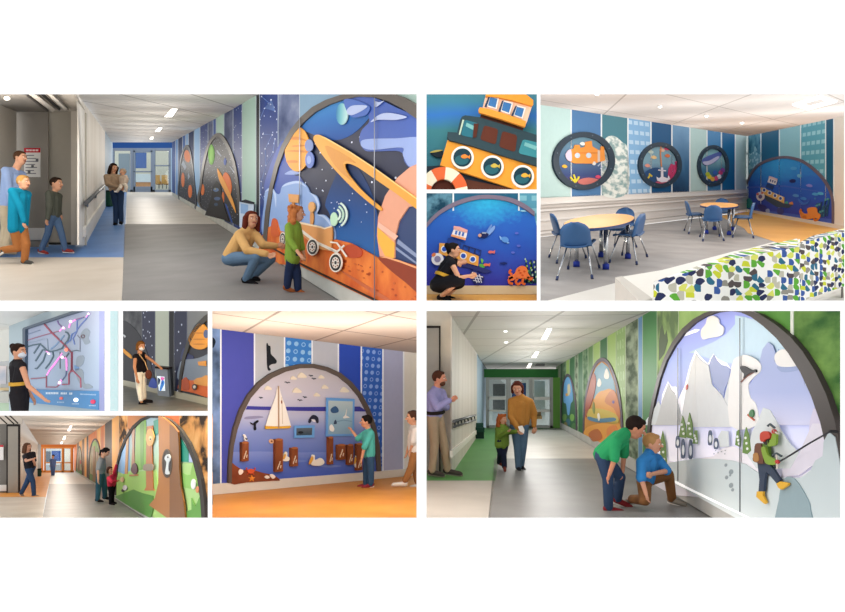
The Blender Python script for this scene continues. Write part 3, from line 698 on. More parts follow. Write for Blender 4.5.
for q, c in ((ell(262, 25, 14, 10), '#5f7fae'), (ell(268, 70, 16, 9), '#4a6591'), (ell(262, 100, 10, 8), '#37506f'), (ell(258, 20, 5, 5), '#c6c04a')): poly('instrument', RW, zb(q), M(c), .037, .006, m2)
poly('comet_trail', RW, zb([(308, 95), (316, 100), (348, 195), (340, 190)]), M('#3059b5'), .012, .012, m2)
# kiosk box on the pillar
KP = R.front(R.fd(r1base(256)))
kb = empty('kiosk', R.fp(246, r1base(246)), 'white kiosk box with a dark slanted top against the pale green pillar', 'kiosk')
zc = zz(210, 190, 5.373)
poly('body', KP, zc([(158, 62), (236, 72), (232, 150), (200, 205), (158, 200)]), M('#c7d6e6'), 0, .25, kb); poly('screen', KP, zc([(158, 62), (190, 50), (240, 66), (234, 76), (205, 72)]), M('#23262e', .2), .25, .04, kb); poly('poster', KP, zc([(164, 72), (205, 80), (203, 130), (164, 125)]), M('#8fb0d6'), .25, .01, kb)
# large mural
out3 = [(262.5, 246), (262.7, 237.5), (265, 212), (269, 188), (274, 166), (281, 146), (290, 130), (300.6, 117), (312, 107), (325, 100), (340, 95), (352, 92), (372, 90.5), (392, 93.5), (404, 98), (417, 105.5), (424, 111)]
in3 = [(266.8, 247.5), (267, 237), (269, 214), (272.6, 188), (278, 167), (284.8, 149), (293.5, 134), (304, 121.6), (315, 112), (328.7, 104.7), (343, 99.5), (358, 96.6), (374, 97.2), (388, 101), (402, 108.5), (416, 118.6), (424, 126)]
bg3 = in3+[(424, 325), (300, r1mural(300)), (266.8, 247.5)][:2]
m3 = empty('mural', RW.hit(300, r1mural(300)), 'large arched space mural with a tan rover and ringed planet', 'mural')
poly('backdrop', RW, bg3, stars('#222c50', '#e6ecff', 2.6, .03, '#181c30'), .0, .01, m3)
poly('arch_frame', RW, out3+in3[::-1], M('#57504a', .45, 0, .04), 0, .07, m3)
z1 = zz(255, 90, 6.122); z2 = zz(330, 90, 6.122); z3 = zz(255, 180, 6.122); z4 = zz(330, 205, 6.122); zq = zz(255, 90, 2.848)
def P3_(n, pts, c, o=.012, t=.012, s=True, par=None, lab=None): return poly(n, RW, sm(pts) if s else pts, M(c, .5) if isinstance(c, str) else c, o, t, par or m3, lab)
P3_('sky_glow', [(304, 122), (328, 105), (358, 97), (374, 97.4), (374, 110), (360, 128), (345, 138), (330, 140), (312, 134), (300, 128)], ramp([(0, '#22509a'), (.55, '#2b6ab0'), (1, '#3d86c4')]), .011, .006)
P3_('night_field', [(348, 160), (374, 200), (378, 262), (340, 246), (330, 215), (326, 200)], ramp([(0, '#2d66a8'), (.5, '#234a86'), (1, '#1f2a4a')]), .011, .006)
P3_('nebula', z1([(60, 620), (90, 470), (150, 330), (180, 320), (215, 450), (240, 520), (275, 530), (300, 600), (200, 660)]), '#3451a5', .018, .01)
P3_('nebula', z1([(0, 900), (60, 700), (80, 600), (110, 600), (180, 700)]), '#2c4796', .018, .006)
pl_ = P3_('planet', z1(ell(257, 362, 76, 137, 0, 36)), '#f0a437', .03, .03, False, None, 'banded orange planet')
for a in ([(190, 300), (250, 285), (300, 300), (318, 310), (250, 305)], [(186, 375), (240, 368), (320, 372), (318, 384), (240, 378)], [(195, 432), (250, 430), (260, 445), (200, 445)], [(230, 340), (320, 335), (322, 342), (240, 348)]): P3_('cloud_band', z1(a), '#d6832a', .06, .004, True, pl_)
P3_('moon', z1(ell(330, 340, 25, 38)), '#7487bb', .06, .02, False); P3_('moon', z1(ell(334, 428, 27, 50)), '#5d77c2', .05, .02, False); P3_('moon', z1(ell(330, 428, 14, 26)), '#93a8dd', .07, .006, False)
P3_('nebula_wisp', z1([(180, 515), (230, 490), (275, 510), (240, 518)]), '#92a6dc', .03, .008)
cl = P3_('cloud', z3([(45, 330), (55, 150), (62, 70), (100, 45), (130, 82), (152, 82), (165, 40), (200, 15), (270, 5), (318, 38), (338, 78), (378, 100), (396, 160), (380, 208), (428, 215), (468, 262), (492, 320), (470, 380), (300, 340), (150, 330)]), '#8aa8da', .024, .02, True, None, 'pale blue cloud')
for a in ([(62, 72), (100, 47), (128, 88), (128, 170), (115, 90), (95, 62)], [(165, 42), (200, 18), (268, 8), (314, 42), (262, 20), (205, 30)], [(338, 80), (376, 104), (392, 160), (378, 204), (380, 160), (366, 112)], [(380, 212), (426, 220), (462, 264), (486, 318), (452, 268), (420, 232)]): P3_('cloud_edge', z3(a), '#b9cdee', .044, .005, True, cl)
P3_('cloud', z2([(78, 30), (85, 70), (108, 140), (140, 166), (192, 162), (226, 147), (240, 195), (195, 245), (180, 310), (212, 368), (270, 376), (428, 376), (456, 438), (492, 472), (560, 420), (560, 200), (400, 105), (270, 48), (150, 30)]), '#3c5db0', .02, .02, True, None, 'deep blue cloud')
P3_('moon', z2(ell(72, 147, 36, 66)), ramp([(0, '#2c72a8'), (.4, '#6fb5c0'), (1, '#bfe0dc')], axis=0), .04, .02, False, None, 'pale teal moon')
P3_('cloud', z2([(84, 60), (108, 140), (140, 166), (192, 162), (226, 147), (240, 100), (150, 60)]), '#4468b8', .055, .012)
for a in ([(104, 122), (130, 98), (180, 92), (228, 98), (200, 124), (140, 152), (110, 148)], [(248, 196), (300, 152), (360, 140), (440, 154), (468, 168), (400, 183), (300, 182)], [(275, 70), (300, 75), (330, 66), (280, 105)]): P3_('cloud_highlight', z2(a), '#b3c0e4', .068, .006)
P3_('cloud_base', z2([(188, 332), (215, 302), (400, 296), (560, 296), (560, 420), (492, 472), (446, 400), (440, 352), (270, 366), (210, 356)]), '#93a9df', .045, .01)
P3_('ring', [(313.3, 138), (317, 134.6), (326, 138), (350, 152), (375, 168.5), (400, 186.5), (424, 204), (424, 214), (398, 195), (372, 177), (356, 166.3), (346.5, 163.5), (345, 167), (349, 175), (360, 188.5), (372, 200), (381, 207.5), (379, 210), (360, 195), (342, 177.5), (325, 158.5), (316, 145)], '#e9a43c', .07, .02, True, None, 'golden planet ring')
P3_('ring_edge', [(317, 134.6), (326, 137.8), (350, 151.5), (375, 168), (400, 186), (424, 203.5), (424, 205), (400, 187.6), (375, 169.4), (350, 153), (326, 139.2)], '#f7d07c', .09, .004, False)
P3_('ring_band', [(325, 146), (340, 152), (356, 163), (346, 161), (343, 166), (352, 181), (335, 166)], '#d8902f', .09, .004)
gp = P3_('planet', [(380, 258), (376.8, 236), (378, 217), (385, 196), (397, 178), (410, 167), (424, 161), (424, 204), (408, 207), (398.8, 221), (394.6, 238), (394.5, 258)], '#e5a183', .04, .025, False, None, 'salmon giant planet')
P3_('planet_stripe', [(377.2, 227), (394.6, 243), (394, 258), (386, 258), (378, 242)], '#f0b348', .065, .004, False, gp); P3_('planet_stripe', [(378.5, 222), (398, 236), (395, 240), (377.5, 227)], '#eeb9a2', .066, .004, False, gp)
P3_('planet_shadow', [(408, 207), (424, 200), (424, 285), (394, 258), (394.6, 238), (398.8, 221)], '#33456f', .02, .02, False)
for a in ([(398, 239), (424, 260), (424, 263.5), (397, 243.5)], [(395, 246), (424, 268), (424, 270), (395, 249)]): P3_('light_streak', a, '#8b98b8', .041, .004, False)
OR = noisy('#e0803c', '#c4562a', 2.2, .35, .65, .6, 5)
P3_('ground', [(255, 262), (262, 236), (266, 228), (271, 226), (274, 220), (277, 220), (280, 231), (290, 233), (300, 236), (318, 240), (330, 240), (336, 239.6), (350, 243), (362, 249), (378, 258), (386, 257.5), (400, 262), (424, 271), (424, 325), (300, 266)], OR, .03, .03, False, None, 'orange rocky ground')
P3_('hill', [(378, 258), (386, 257), (400, 261), (424, 270), (424, 296), (405, 282), (390, 270)], '#8d3b25', .06, .012); P3_('hill_edge', [(380, 257.5), (386, 256.3), (400, 260.5), (424, 269.5), (424, 271.5), (400, 262.4), (386, 258)], '#f2a774', .072, .004, False)
P3_('rock', z4([(100, 250), (150, 245), (195, 280), (180, 320), (110, 320), (85, 290)]), '#b8492b', .06, .02); P3_('rock', z3([(100, 260), (112, 235), (130, 245), (140, 300), (150, 340), (100, 340)]), '#cf5f2e', .06, .02)
for i in range(34):
    x = random.uniform(335, 416); t = random.uniform(.25, .85); yt = 243+(x-335)*.36; yb = r1mural(x)-2; y = yt+(yb-yt)*t; P3_('crater', ell(x, y, random.uniform(.6, 2), random.uniform(.5, 1.5), 25, 10), random.choice(('#b04a22', '#c05a2a', '#a8431f')), .061, .003, False)
P3_('dust_track', z4([(60, 400), (80, 405), (340, 560), (380, 590), (350, 590), (200, 500)]), '#c0643f', .061, .003)
rv = P3_('rover', z3([(268, 268), (275, 262), (400, 290), (425, 300), (470, 285), (472, 330), (465, 435), (380, 420), (285, 335)]), '#dc9a5c', .075, .03, False, None, 'tan rover')
P3_('rover_trim', z3([(268, 262), (275, 256), (402, 284), (425, 293), (470, 279), (470, 288), (425, 302), (398, 293), (275, 268)]), '#f4dcb8', .105, .006, False, rv)
P3_('rover_camera', z3([(203, 85), (268, 90), (262, 140), (208, 135)]), '#dfa05c', .07, .03, False, rv); P3_('rover_mast', z3([(225, 135), (240, 135), (240, 300), (225, 300)]), '#cf8a4c', .06, .02, False, rv)
P3_('rover_dish', z3(ell(345, 165, 20, 32)), '#e0a664', .075, .03, False, rv); P3_('rover_neck', z3(sm([(340, 190), (352, 190), (358, 230), (352, 270), (338, 270), (336, 220)])), '#d59556', .06, .02, False, rv)
for a, w in (([(275, 305), (380, 385), (500, 440)], 16), ([(500, 440), (545, 400)], 10), ([(460, 380), (500, 385), (560, 470)], 9), ([(440, 410), (520, 460)], 8)): P3_('suspension_arm', z3(stroke(a, w)), '#e9e2d6', .11, .012, False, rv)
for x, y, rx, ry in ((350, 410, 34, 52), (492, 506, 38, 58), (168, 362, 18, 42)):
    w_ = P3_('wheel', z3(ell(x, y, rx, ry)), '#efe9df', .12, .03, False, rv); P3_('tyre', z3(ell(x, y, rx*.86, ry*.86)), '#2c2a2c', .15, .006, False, w_); P3_('hub', z3(ell(x, y, rx*.58, ry*.6)), '#e6e0d8', .156, .006, False, w_)
    for k in range(8):
        a = k*math.pi/4; P3_('spoke_gap', z3(ell(x+rx*.42*math.cos(a), y+ry*.42*math.sin(a), rx*.1, ry*.1, 0, 8)), '#8d5a42', .162, .003, False, w_)
    P3_('axle', z3(ell(x, y, rx*.18, ry*.18)), '#3a3638', .165, .004, False, w_)
P3_('signal_dish', z3(ell(482, 240, 22, 42)), '#bfe3c4', .06, .02, False, None, 'pale green signal dish')
for k, r in enumerate((34, 54, 76)):
    a = [(488+r*math.cos(t)*.95, 212+ (r*1.05)*math.sin(t)) for t in [math.radians(-62+i*12) for i in range(11)]]; P3_('signal_wave', z3(stroke(a, 11)), '#dbeee0' if k % 2 == 0 else '#bcdcc8', .06, .015, False)
for i in range(36):
    x = random.uniform(310, 372); y = 150+random.random()*82
    if y > 128+(x-300)*.62 or x > 345 and y < 150: poly('star', RW, ell(x, y, random.uniform(.3, .75), random.uniform(.35, .8), 0, 8), M('#d9e2f6'), .025, .003, m3)
for x in (299.5, 374.3): poly('panel_seam', RW, rect_line(x, 118 if x < 300 else 97.5, 262 if x < 300 else 302, .7), M('#6d7484', .3, .5), .1, .006, m3)
# people
def fdp(R, y): return R.fd(y)
person('man in a light blue shirt and khaki trousers walking behind the boy in teal', R.fd(259), 103, 80, dict(head=(20.5, 158, 0), chest=(14, 173), pel=(10, 208), lh=(9, 202, .1), le=(6, 190, .1), rh=(12, 206, -.2), re=(9, 190, -.2), la=(6, 250), lk=(10, 228), ra=(2, 248), rk=(6, 228)), scale_head=.92,
       shirt='#8ba0c6', sleeve=1, pants='#b5a78e', hair='#4a3120', shoe='#8b7f70', face=80, hem=None)
person('boy in a long teal shirt and brown trousers striding past the man', R.fd(264.5), 83, 78, dict(head=(23.6, 182.5), chest=(20, 193), pel=(18, 225), lh=(14, 222, .1), le=(14, 208, .1), rh=(24, 222, -.15), re=(21, 209, -.15), la=(24.5, 261), lk=(26, 244), ra=(2, 250), rk=(18, 248), rt=(-1, 254, .1)),
       shirt='#0f7f9d', sleeve=1, pants='#a5693a', hair='#a98148', shoe='#4b4a46', sole='#d8d4c8', kid=True, shirt_long=.08, width=1.15)
person('boy in a dark grey top and jeans walking by the folding partition', R.fd(254), 77, 82, dict(head=(56.5, 184), chest=(54, 195), pel=(53.5, 217), lh=(60, 214, .1), le=(57, 205, .1), rh=(47.5, 219, -.2), re=(49.5, 208, -.2), la=(65.5, 249.5), lk=(61, 232), ra=(41, 250), rk=(48, 233), rt=(46, 253)),
       shirt='#55584f', sleeve=1, pants='#556e8f', hair='#2b1d15', shoe='#a33f37', sole='#e7e0d6', kid=True)
_, a = person('woman with long dark hair standing near the handrail and holding a baby', R.fd(225), 63.5, 12, dict(head=(113.6, 168), chest=(113.5, 177), pel=(117, 191.5), lh=(123.5, 185, -.3), le=(122, 183, -.1), rh=(121, 188, -.35), re=(107.5, 184, -.1), la=(121.3, 222), lk=(120.5, 206), ra=(115.6, 223.3), rk=(116, 207)),
       shirt='#b49a80', sleeve=1, pants='#2f4364', hair='#2b1a12', hair_style='long', shoe='#191717', face=55, pitch=15)
person('baby in a pale patterned top with a headband, held by the woman', R.fd(225)-.35, 26, -30, dict(head=(122.8, 172.2), chest=(123.3, 177), pel=(123.3, 184), lh=(127, 182), rh=(120.5, 182), la=(126, 191, -.1), lk=(126.5, 187, -.1), ra=(117, 191.3, -.1), rk=(120, 188, -.1)),
       shirt='#d8c2ae', sleeve=1, pants='#e2d6c6', hair='#b09a84', shoe='#efe9e2', kid=True, scale_head=1.6, width=1.5)
dW = R.fd(282)
person('woman in a camel sweater and jeans crouching next to the girl in green', dW, 116, 55, dict(head=(251.5, 219.5), chest=(246, 232), pel=(233, 259), ls=(254, 233, .1), rs=(239, 235, -.12), le=(263, 245, -.05), lh=(276, 246, 0), re=(247, 250, -.35), rh=(267, 254, -.4), lk=(271, 259, .15), la=(252, 277, .15), rk=(257, 256, -.35), ra=(246, 279, -.1), rt=(255, 284, -.15), lt=(257, 279, .1)),
       shirt='#d6a96c', sleeve=1, pants='#64809c', hair='#5a2418', hair_style='long', shoe='#17171b', face=38, pitch=0)
dG = R.fd(292)
person('small girl with curly strawberry hair in a green jacket facing the rover', dG, 91, 105, dict(head=(297.5, 213.5), chest=(294, 225), pel=(292.5, 256), ls=(297, 226, .06), rs=(289, 227, -.08), le=(300, 240, .1), lh=(304, 254, .12), re=(290, 240, -.15), rh=(300, 255, -.3), la=(298, 289.5, .02), lk=(297, 272, .02), ra=(287, 287, -.02), rk=(289, 271, -.02), lt=(303.5, 293.5, .0), rt=(292, 291, 0)),
       shirt='#7f9d3e', sleeve=.8, pants='#23304f', hair='#b9713f', hair_style='curly', shoe='#9a5a36', kid=True, face=85, shirt_long=.06, width=1.15)
TK = 1.0
# ------------------------------------------------------------------ 2 boat mural close up
ROOM = RB = Room(*OPEN['boat'], 482, 140, 1, 1)
WP = RB.front(7.6); z = zz(422, 90, 5.825)
SEA = ramp([(0, '#2f5f72'), (.35, '#3d7a8c'), (.62, '#43828c'), (.78, '#3a76c0'), (.9, '#44829a'), (1, '#4a8290')], noise=.12, nscale=2)
tag(shell('wall_back', WP, rect(420, 88, 545, 196), SEA), 'teal and blue painted sea behind the tilted boat', 'wall')
for q in ([(28, 120), (130, 95), (320, 118), (300, 150), (150, 142), (30, 155)], [(585, 80), (670, 70), (670, 240), (590, 230), (640, 150)]):
    pass
def B_(n, pts, c, o, t=.03, par=None, s=False, lab=None): return poly(n, WP, sm(z(pts), 3) if s else z(pts), M(c, .55) if isinstance(c, str) else c, o, t, par or bt, lab)
def rq(pts, k=.18):
    """rounded outline of a quad"""
    out = []; n = len(pts)
    for i in range(n):
        p, a, b = pts[i], pts[i-1], pts[(i+1) % n]
        p0 = (p[0]+(a[0]-p[0])*k, p[1]+(a[1]-p[1])*k); p1 = (p[0]+(b[0]-p[0])*k, p[1]+(b[1]-p[1])*k)
        for t in (0, .25, .5, .75, 1): out.append(tuple((1-t)**2*p0[j]+2*t*(1-t)*p[j]+t*t*p1[j] for j in (0, 1)))
    return out
bt = empty('boat_relief', WP.hit(482, 189), 'orange hulled tilted boat cut-out with three round portholes', 'boat')
B_('keel', [(28, 445), (100, 440), (560, 570), (680, 600), (28, 620)], '#26323f', .02)
B_('keel_plank', [(255, 520), (600, 590), (420, 620), (250, 600)], '#5b3528', .05)
B_('hull', [(152, 280), (300, 320), (480, 375), (690, 440), (690, 600), (560, 582), (320, 505), (105, 438)], '#f2a33c', .06, .06)
B_('cabin_base', [(350, 120), (596, 205), (580, 262), (335, 170)], '#5a3226', .06)
dk = B_('deck_house', [(148, 262), (150, 244), (205, 248), (222, 175), (232, 155), (252, 147), (335, 158), (520, 215), (690, 268), (690, 448), (480, 385), (300, 328), (160, 292), (146, 278)], '#32474f', .12, .05)
for q, c, l in (([(248, 172), (330, 195), (300, 280), (226, 262)], '#2e6f80', 'teal window'), ([(362, 205), (444, 228), (430, 318), (338, 288)], '#5f3226', 'dark red window'), ([(468, 238), (555, 264), (543, 362), (448, 330)], '#5f3226', 'dark red window'), ([(588, 286), (690, 310), (690, 400), (560, 368)], '#3f8a94', 'teal window')):
    w_ = poly('window', WP, z(rq(q)), M(c), .17, .006, dk, l)
    if 'red' not in l: B_('reflection', [(q[0][0]+12, q[0][1]+18), (q[1][0]-18, q[1][1]+18), (q[1][0]-28, q[1][1]+40), (q[0][0]+6, q[0][1]+38)], '#78b4b4', .176, .004, w_)
B_('window_post', [(302, 195), (330, 196), (316, 275), (296, 278)], '#552c22', .176, .01, dk); B_('rail_glint', [(236, 172), (246, 174), (222, 262), (214, 258)], '#b9cdb9', .172, .004, dk)
B_('cabin', [(372, 28), (645, 82), (608, 195), (350, 118)], '#f2c9ae', .12, .05, None, False, 'pale pink cabin wall')
B_('cabin_roof', [(374, 10), (560, 12), (610, 28), (648, 58), (648, 85), (640, 92), (520, 58), (440, 42), (372, 36)], '#f0983a', .17, .05)
B_('cabin_ledge', [(338, 100), (400, 112), (520, 150), (606, 182), (602, 214), (590, 212), (470, 172), (332, 130), (330, 112)], '#ee9a3e', .17, .05)
for q in ([(392, 32), (450, 44), (434, 112), (374, 94)], [(470, 58), (532, 74), (512, 142), (454, 122)], [(548, 88), (606, 102), (586, 168), (528, 148)]):
    cx_ = sum(p[0] for p in q)/4; cy_ = sum(p[1] for p in q)/4; w_ = B_('cabin_window', q, '#f3ece4', .17, .02); B_('pane', [(cx_+(p[0]-cx_)*.72, cy_+(p[1]-cy_)*.76) for p in q], '#3f74ad', .19, .006, w_); B_('shade_edge', [(q[0][0]-4, q[0][1]+4), (q[0][0]+6, q[0][1]+2), (q[3][0]+2, q[3][1]+6), (q[3][0]-10, q[3][1]+2)], '#31415a', .185, .01, w_)
for x, y, c in ((236, 393, '#e98a3c'), (410, 447, '#c8b050'), (587, 503, '#eab044')):
    p_ = B_('porthole', ell(x, y, 66, 66, 0, 40), '#f5f1ea', .12, .04); B_('pane', ell(x, y, 53, 53, 0, 40), '#1c3d4a', .16, .006, p_); B_('water', ell(x-4, y+14, 40, 28), '#2d6470', .166, .004, p_)
    B_('fish', [(x-8, y-10), (x+14, y-20), (x+34, y-8), (x+44, y-16), (x+42, y+8), (x+32, y), (x+12, y+6), (x-6, y)], c, .17, .01, p_, True)
f_ = empty('fish_relief', WP.hit(436, 154), 'dark and yellow fish cut-out left of the orange hull', 'fish')
poly('body', WP, sm(z([(48, 366), (80, 352), (120, 352), (118, 385), (85, 390)])), M('#1d2a33'), .02, .03, f_); poly('back', WP, sm(z([(45, 364), (80, 350), (122, 350), (80, 362)])), M('#b9a95a'), .05, .005, f_)
lb = empty('lifebuoy_relief', WP.hit(443, 189), 'red and cream ring buoy cut-out in the lower corner below the hull', 'lifebuoy')
O = (124, 590)
for i in range(10):
    a0 = 180+i*36-12; q = ell(*O, 142, 142, 0, 8, a0, a0+36)+ell(*O, 72, 72, 0, 8, a0, a0+36)[::-1]; poly('segment', WP, z(q), M('#e0683a' if i % 2 == 0 else '#efe3cb', .5), .18, .06, lb, 'red segment' if i % 2 == 0 else 'cream segment')
poly('centre', WP, z(ell(*O, 72, 72)), M('#4a2219'), .17, .01, lb)

# ------------------------------------------------------------------ 3 woman crouching at the underwater mural
ROOM = RD = Room(*OPEN['diver'], 482, 215, 1.25, 1)
WP = RD.front(RD.fd(294.3)); z = zz(422, 188, 5.275)
ORF = noisy('#e6ab55', '#d9963f', 1.5, .3, .7, .3)
tag(shell('floor', RD.floor, [(420, 304), (420, 294.3), (545, 294.3), (545, 304)], ORF), 'golden orange floor beneath the crouching woman', 'floor')
TEAL = noisy('#2f6f8f', '#245673', 1.2, .35, .65); TEALP = stars('#2f6a86', '#5d9ab0', 3, .2)
w_ = shell('wall_back', WP, rect(420, 188, 545, 294.3), TEAL); tag(w_, 'teal wall with white seams around the underwater arch', 'wall')
poly('printed_band', WP, z([(0, 0), (162, 0), (162, 200), (0, 200)]), noisy('#1c4358', '#5f8da0', 5, .4, .6), .0, .005, w_); poly('printed_band', WP, z([(512, 0), (640, 0), (640, 200), (512, 200)]), icons('#5595ab', '#7fb6c4', .28, .2, .2, 'dash'), 0, .005, w_)
for x in (165, 511): poly('seam_strip', WP, z(rect(x-4, 0, x+4, 120)), M('#eef2f3'), .005, .01, w_)
tag(shell('baseboard_back', WP, rect(420, 285.6, 545, 294.3), M('#d6c3a0'), None, .03, .03), 'cream base board under the underwater mural', 'baseboard', None, 'structure')
SEAB = seaglow(.56, .97, .42, [(0, '#37349a'), (.15, '#3742a6'), (.45, '#2f57b4'), (.8, '#2f66bd'), (1, '#2f6fb8')], '#35b4de')
out = sm([(-20, 250), (25, 182), (100, 112), (200, 62), (320, 36), (450, 47), (540, 82), (610, 138), (660, 190)])[3:-8]; inn = sm([(-20, 280), (25, 208), (105, 132), (210, 82), (320, 57), (440, 67), (530, 104), (610, 162), (660, 215)])[3:-8]
mu = empty('mural', WP.hit(482, 285), 'arched blue underwater mural with sunken boat behind the crouching woman', 'mural')
poly('backdrop', WP, z(inn+[(680, 520), (-20, 520)]), SEAB, 0, .012, mu); poly('arch_frame', WP, z(out+inn[::-1]), M('#7b6f82', .5), 0, .06, mu)
def U_(n, pts, c, o=.012, t=.015, s=True, par=None, lab=None): return poly(n, WP, z(sm(pts, 3) if s else pts), M(c, .5) if isinstance(c, str) else c, o, t, par or mu, lab)
GLOWB = noisy('#3f9fd8', '#46c8ea', 3, .35, .6)
def boat(z_, P, parent_kw, far=False):
    pass
bo = U_('boat_hull', [(88, 345), (92, 290), (125, 292), (300, 360), (296, 412), (200, 384)], '#e2a04c', .03, .03, False, None, 'orange boat hull')
U_('boat_keel', [(200, 384), (296, 412), (350, 430), (370, 440), (330, 450), (240, 420), (190, 410)], '#2d3470', .025, .02, False)
for x, y in ((118, 322), (218, 358), (268, 376)): p_ = U_('porthole', ell(x, y, 18, 18), '#f0eee8', .06, .01, False, bo); U_('pane', ell(x, y, 12.5, 12.5), '#2f57b8', .07, .004, False, p_)
U_('boat_deck', [(140, 262), (210, 282), (200, 318), (132, 300)], '#24418a', .03, .02, False)
for k in range(3): x = 214+k*32; y = 300+k*10; U_('deck_rail', stroke([(x, y+26), (x+6, y), (x+34, y+10), (x+28, y+38), (x, y+26)], 5), '#2a3566', .03, .02, False)
cb = U_('boat_cabin', [(168, 215), (240, 232), (230, 272), (155, 250)], '#f0e6e6', .06, .03, False, None, 'white boat cabin'); U_('cabin_roof', [(168, 200), (200, 204), (242, 222), (238, 236), (166, 216)], '#e5a49a', .09, .01, False, cb); U_('cabin_sill', [(155, 244), (232, 264), (228, 276), (152, 254)], '#e59a6a', .09, .01, False, cb)
for x in (182, 200, 218): U_('cabin_window', [(x-4, 224+(x-182)*.24), (x+6, 227+(x-182)*.24), (x+1, 246+(x-182)*.24), (x-9, 243+(x-182)*.24)], '#3b68b6', .09, .006, False, cb)
lb = U_('lifebuoy', ell(82, 375, 32, 32), '#e8e6ea', .05, .03, False, None, 'white and orange ring buoy'); U_('hole', ell(82, 375, 17, 17), '#8d86a8', .08, .005, False, lb); U_('orange_band', ell(62, 352, 12, 9, -40), '#e07c4a', .08, .006, False, lb)
for q, c in (([(305, 400), (330, 405), (328, 420), (306, 418)], '#59a84a'), ([(310, 372), (324, 380), (316, 398)], '#6fb550')): U_('seaweed', q, c, .03, .01)
fi = [(( 340, 405), '#e2744c'), ((365, 338), '#d46a6a')]
for (x, y), c in fi: U_('fish', [(x-16, y), (x-6, y-8), (x+10, y-5), (x+20, y-10), (x+18, y+8), (x+8, y+5), (x-8, y+7)], c, .03, .015)
U_('fish', [(410, 396), (430, 391), (452, 396), (430, 402)], '#1d2a66', .03, .012); U_('fish', [(516, 120), (535, 116), (552, 122), (535, 125)], '#8fc6dd', .03, .012)
dv = U_('diver', [(300, 246), (318, 234), (340, 236), (352, 246), (340, 258), (322, 262), (306, 258)], '#1c2352', .03, .03, True, None, 'dark diver'); U_('flipper', [(345, 240), (372, 205), (385, 200), (380, 222), (352, 250)], '#7d9fd6', .03, .015, True, dv); U_('flipper', [(338, 235), (360, 198), (370, 196), (352, 240)], '#6c90cc', .03, .012, True, dv); U_('air_tank', [(318, 232), (340, 234), (338, 242), (316, 240)], '#9aa2b8', .06, .01, False, dv); U_('head', ell(305, 250, 9, 9), '#c99a86', .06, .012, False, dv)
tt = U_('turtle', ell(438, 272, 20, 15, 20), '#5a8fd2', .03, .015, False, None, 'pale blue turtle'); U_('flipper', [(420, 262), (408, 252), (416, 275)], '#86b2e4', .03, .01, True, tt); U_('flipper', [(450, 282), (462, 290), (448, 292)], '#86b2e4', .03, .01, True, tt)
for x, y in ((500, 238), (510, 305), (480, 340)): U_('jellyfish', ell(x, y, 10, 6), '#5a68c4', .03, .01, False)
an = U_('anchor', [(255, 440), (280, 430), (300, 450), (330, 470), (325, 490), (295, 512), (280, 505), (262, 470)], '#2a2f6c', .04, .02, False, None, 'dark treasure net')
for i in range(3): U_('net_cord', stroke([(266+i*18, 442+i*6), (290+i*12, 500)], 4), '#dfe0ee', .06, .004, False, an); U_('net_cord', stroke([(262+i*4, 455+i*16), (322-i*8, 470+i*12)], 4), '#dfe0ee', .06, .004, False, an)
for i in range(14):
    x = 540+(i % 7)*12; y = 505-(i//7)*6; h_ = 40+((i*53) % 90); U_('coral_branch', stroke(smo([(x, y), (x-4+(i % 3)*5, y-h_*.5), (x+((i*7) % 11)-5, y-h_)]), 8), '#1d3358' if i % 3 else '#2c6a5a', .02, .02, False)
for i in range(16): x = 545+((i*29) % 62); y = 375+((i*47) % 120); U_('coral_bud', ell(x, y, 4, 6), '#8fb04a' if i % 2 else '#a9c2a0', .042, .006, False)
oc = U_('octopus', [(490, 450), (500, 425), (525, 410), (552, 420), (560, 450), (572, 470), (555, 480), (540, 475), (520, 478), (500, 478), (470, 490), (455, 470), (470, 460)], '#e2743e', .05, .03, True, None, 'orange octopus')
for a in ([(480, 470), (460, 480), (462, 500), (480, 505)], [(505, 475), (495, 495), (508, 508), (522, 498)], [(535, 475), (530, 500), (545, 508)], [(555, 470), (575, 482), (580, 470)], [(475, 455), (462, 445), (470, 430)]): U_('tentacle', stroke(smo(a), 12), '#d9632f', .05, .03, False, oc)
for x, y in ((512, 435), (520, 448), (540, 440), (530, 460)): U_('spot', ell(x, y, 6, 5), '#c24e24', .08, .004, False, oc)
_ , a = person('woman in a black dress with a yellow belt crouching at the underwater mural', RD.fd(299), 104, 60, dict(head=(453.5, 250.5), chest=(449, 261), pel=(439.5, 285), ls=(455, 262, .2), rs=(452, 264, -.22), le=(465, 262, .1), lh=(461.5, 263, -.05), re=(459, 278, -.35), rh=(468, 276, -.35), lk=(459, 283, .1), la=(447, 296, .12), rk=(459, 280, -.3), ra=(441, 297, -.1), rt=(448, 299.5, -.15), lt=(453, 299, .1)),
   skin='#cf9878', dress='#1b1a1e', sleeve=0, belt='#d9a63a', hair='#1d1613', hair_style='bun', shoe='#1a181a', face=80)

# ------------------------------------------------------------------ 4 lounge
ROOM = RL = Room(*OPEN['lounge'], 692, 177, 1.5, 1.45)
z6 = zz(536, 90, 2.849); z7 = zz(690, 90, 2.845)
LWL = RL.vwall((541, 236.8), (747, 211.6)); RWL = RL.vwall((747, 211.6), (834, 228))
def lt(x): return 103.5+.1525*(x-541.3)
def lb_(x): return 198-.042*(x-541.3)
def lf_(x): return 236.8-.1225*(x-541)
def rt_(x): return 135-.2*(x-747)
def rf_(x): return 211.6+.188*(x-747)
GF = noisy('#a5a09d', '#94908d', 1.5, .35, .65, .55, 6); WF = noisy('#dfdcd5', '#d3cfc8', 1, .3, .7, .4); OF = noisy('#f0b25a', '#e5a348', 1, .3, .7, .4)
tag(shell('floor', RL.floor, [(538, 303), (538, 237.5), (747, 212), (780, 240), (745, 249.5), (665, 270), (546, 301)], GF), 'grey speckled floor of the lounge', 'floor')
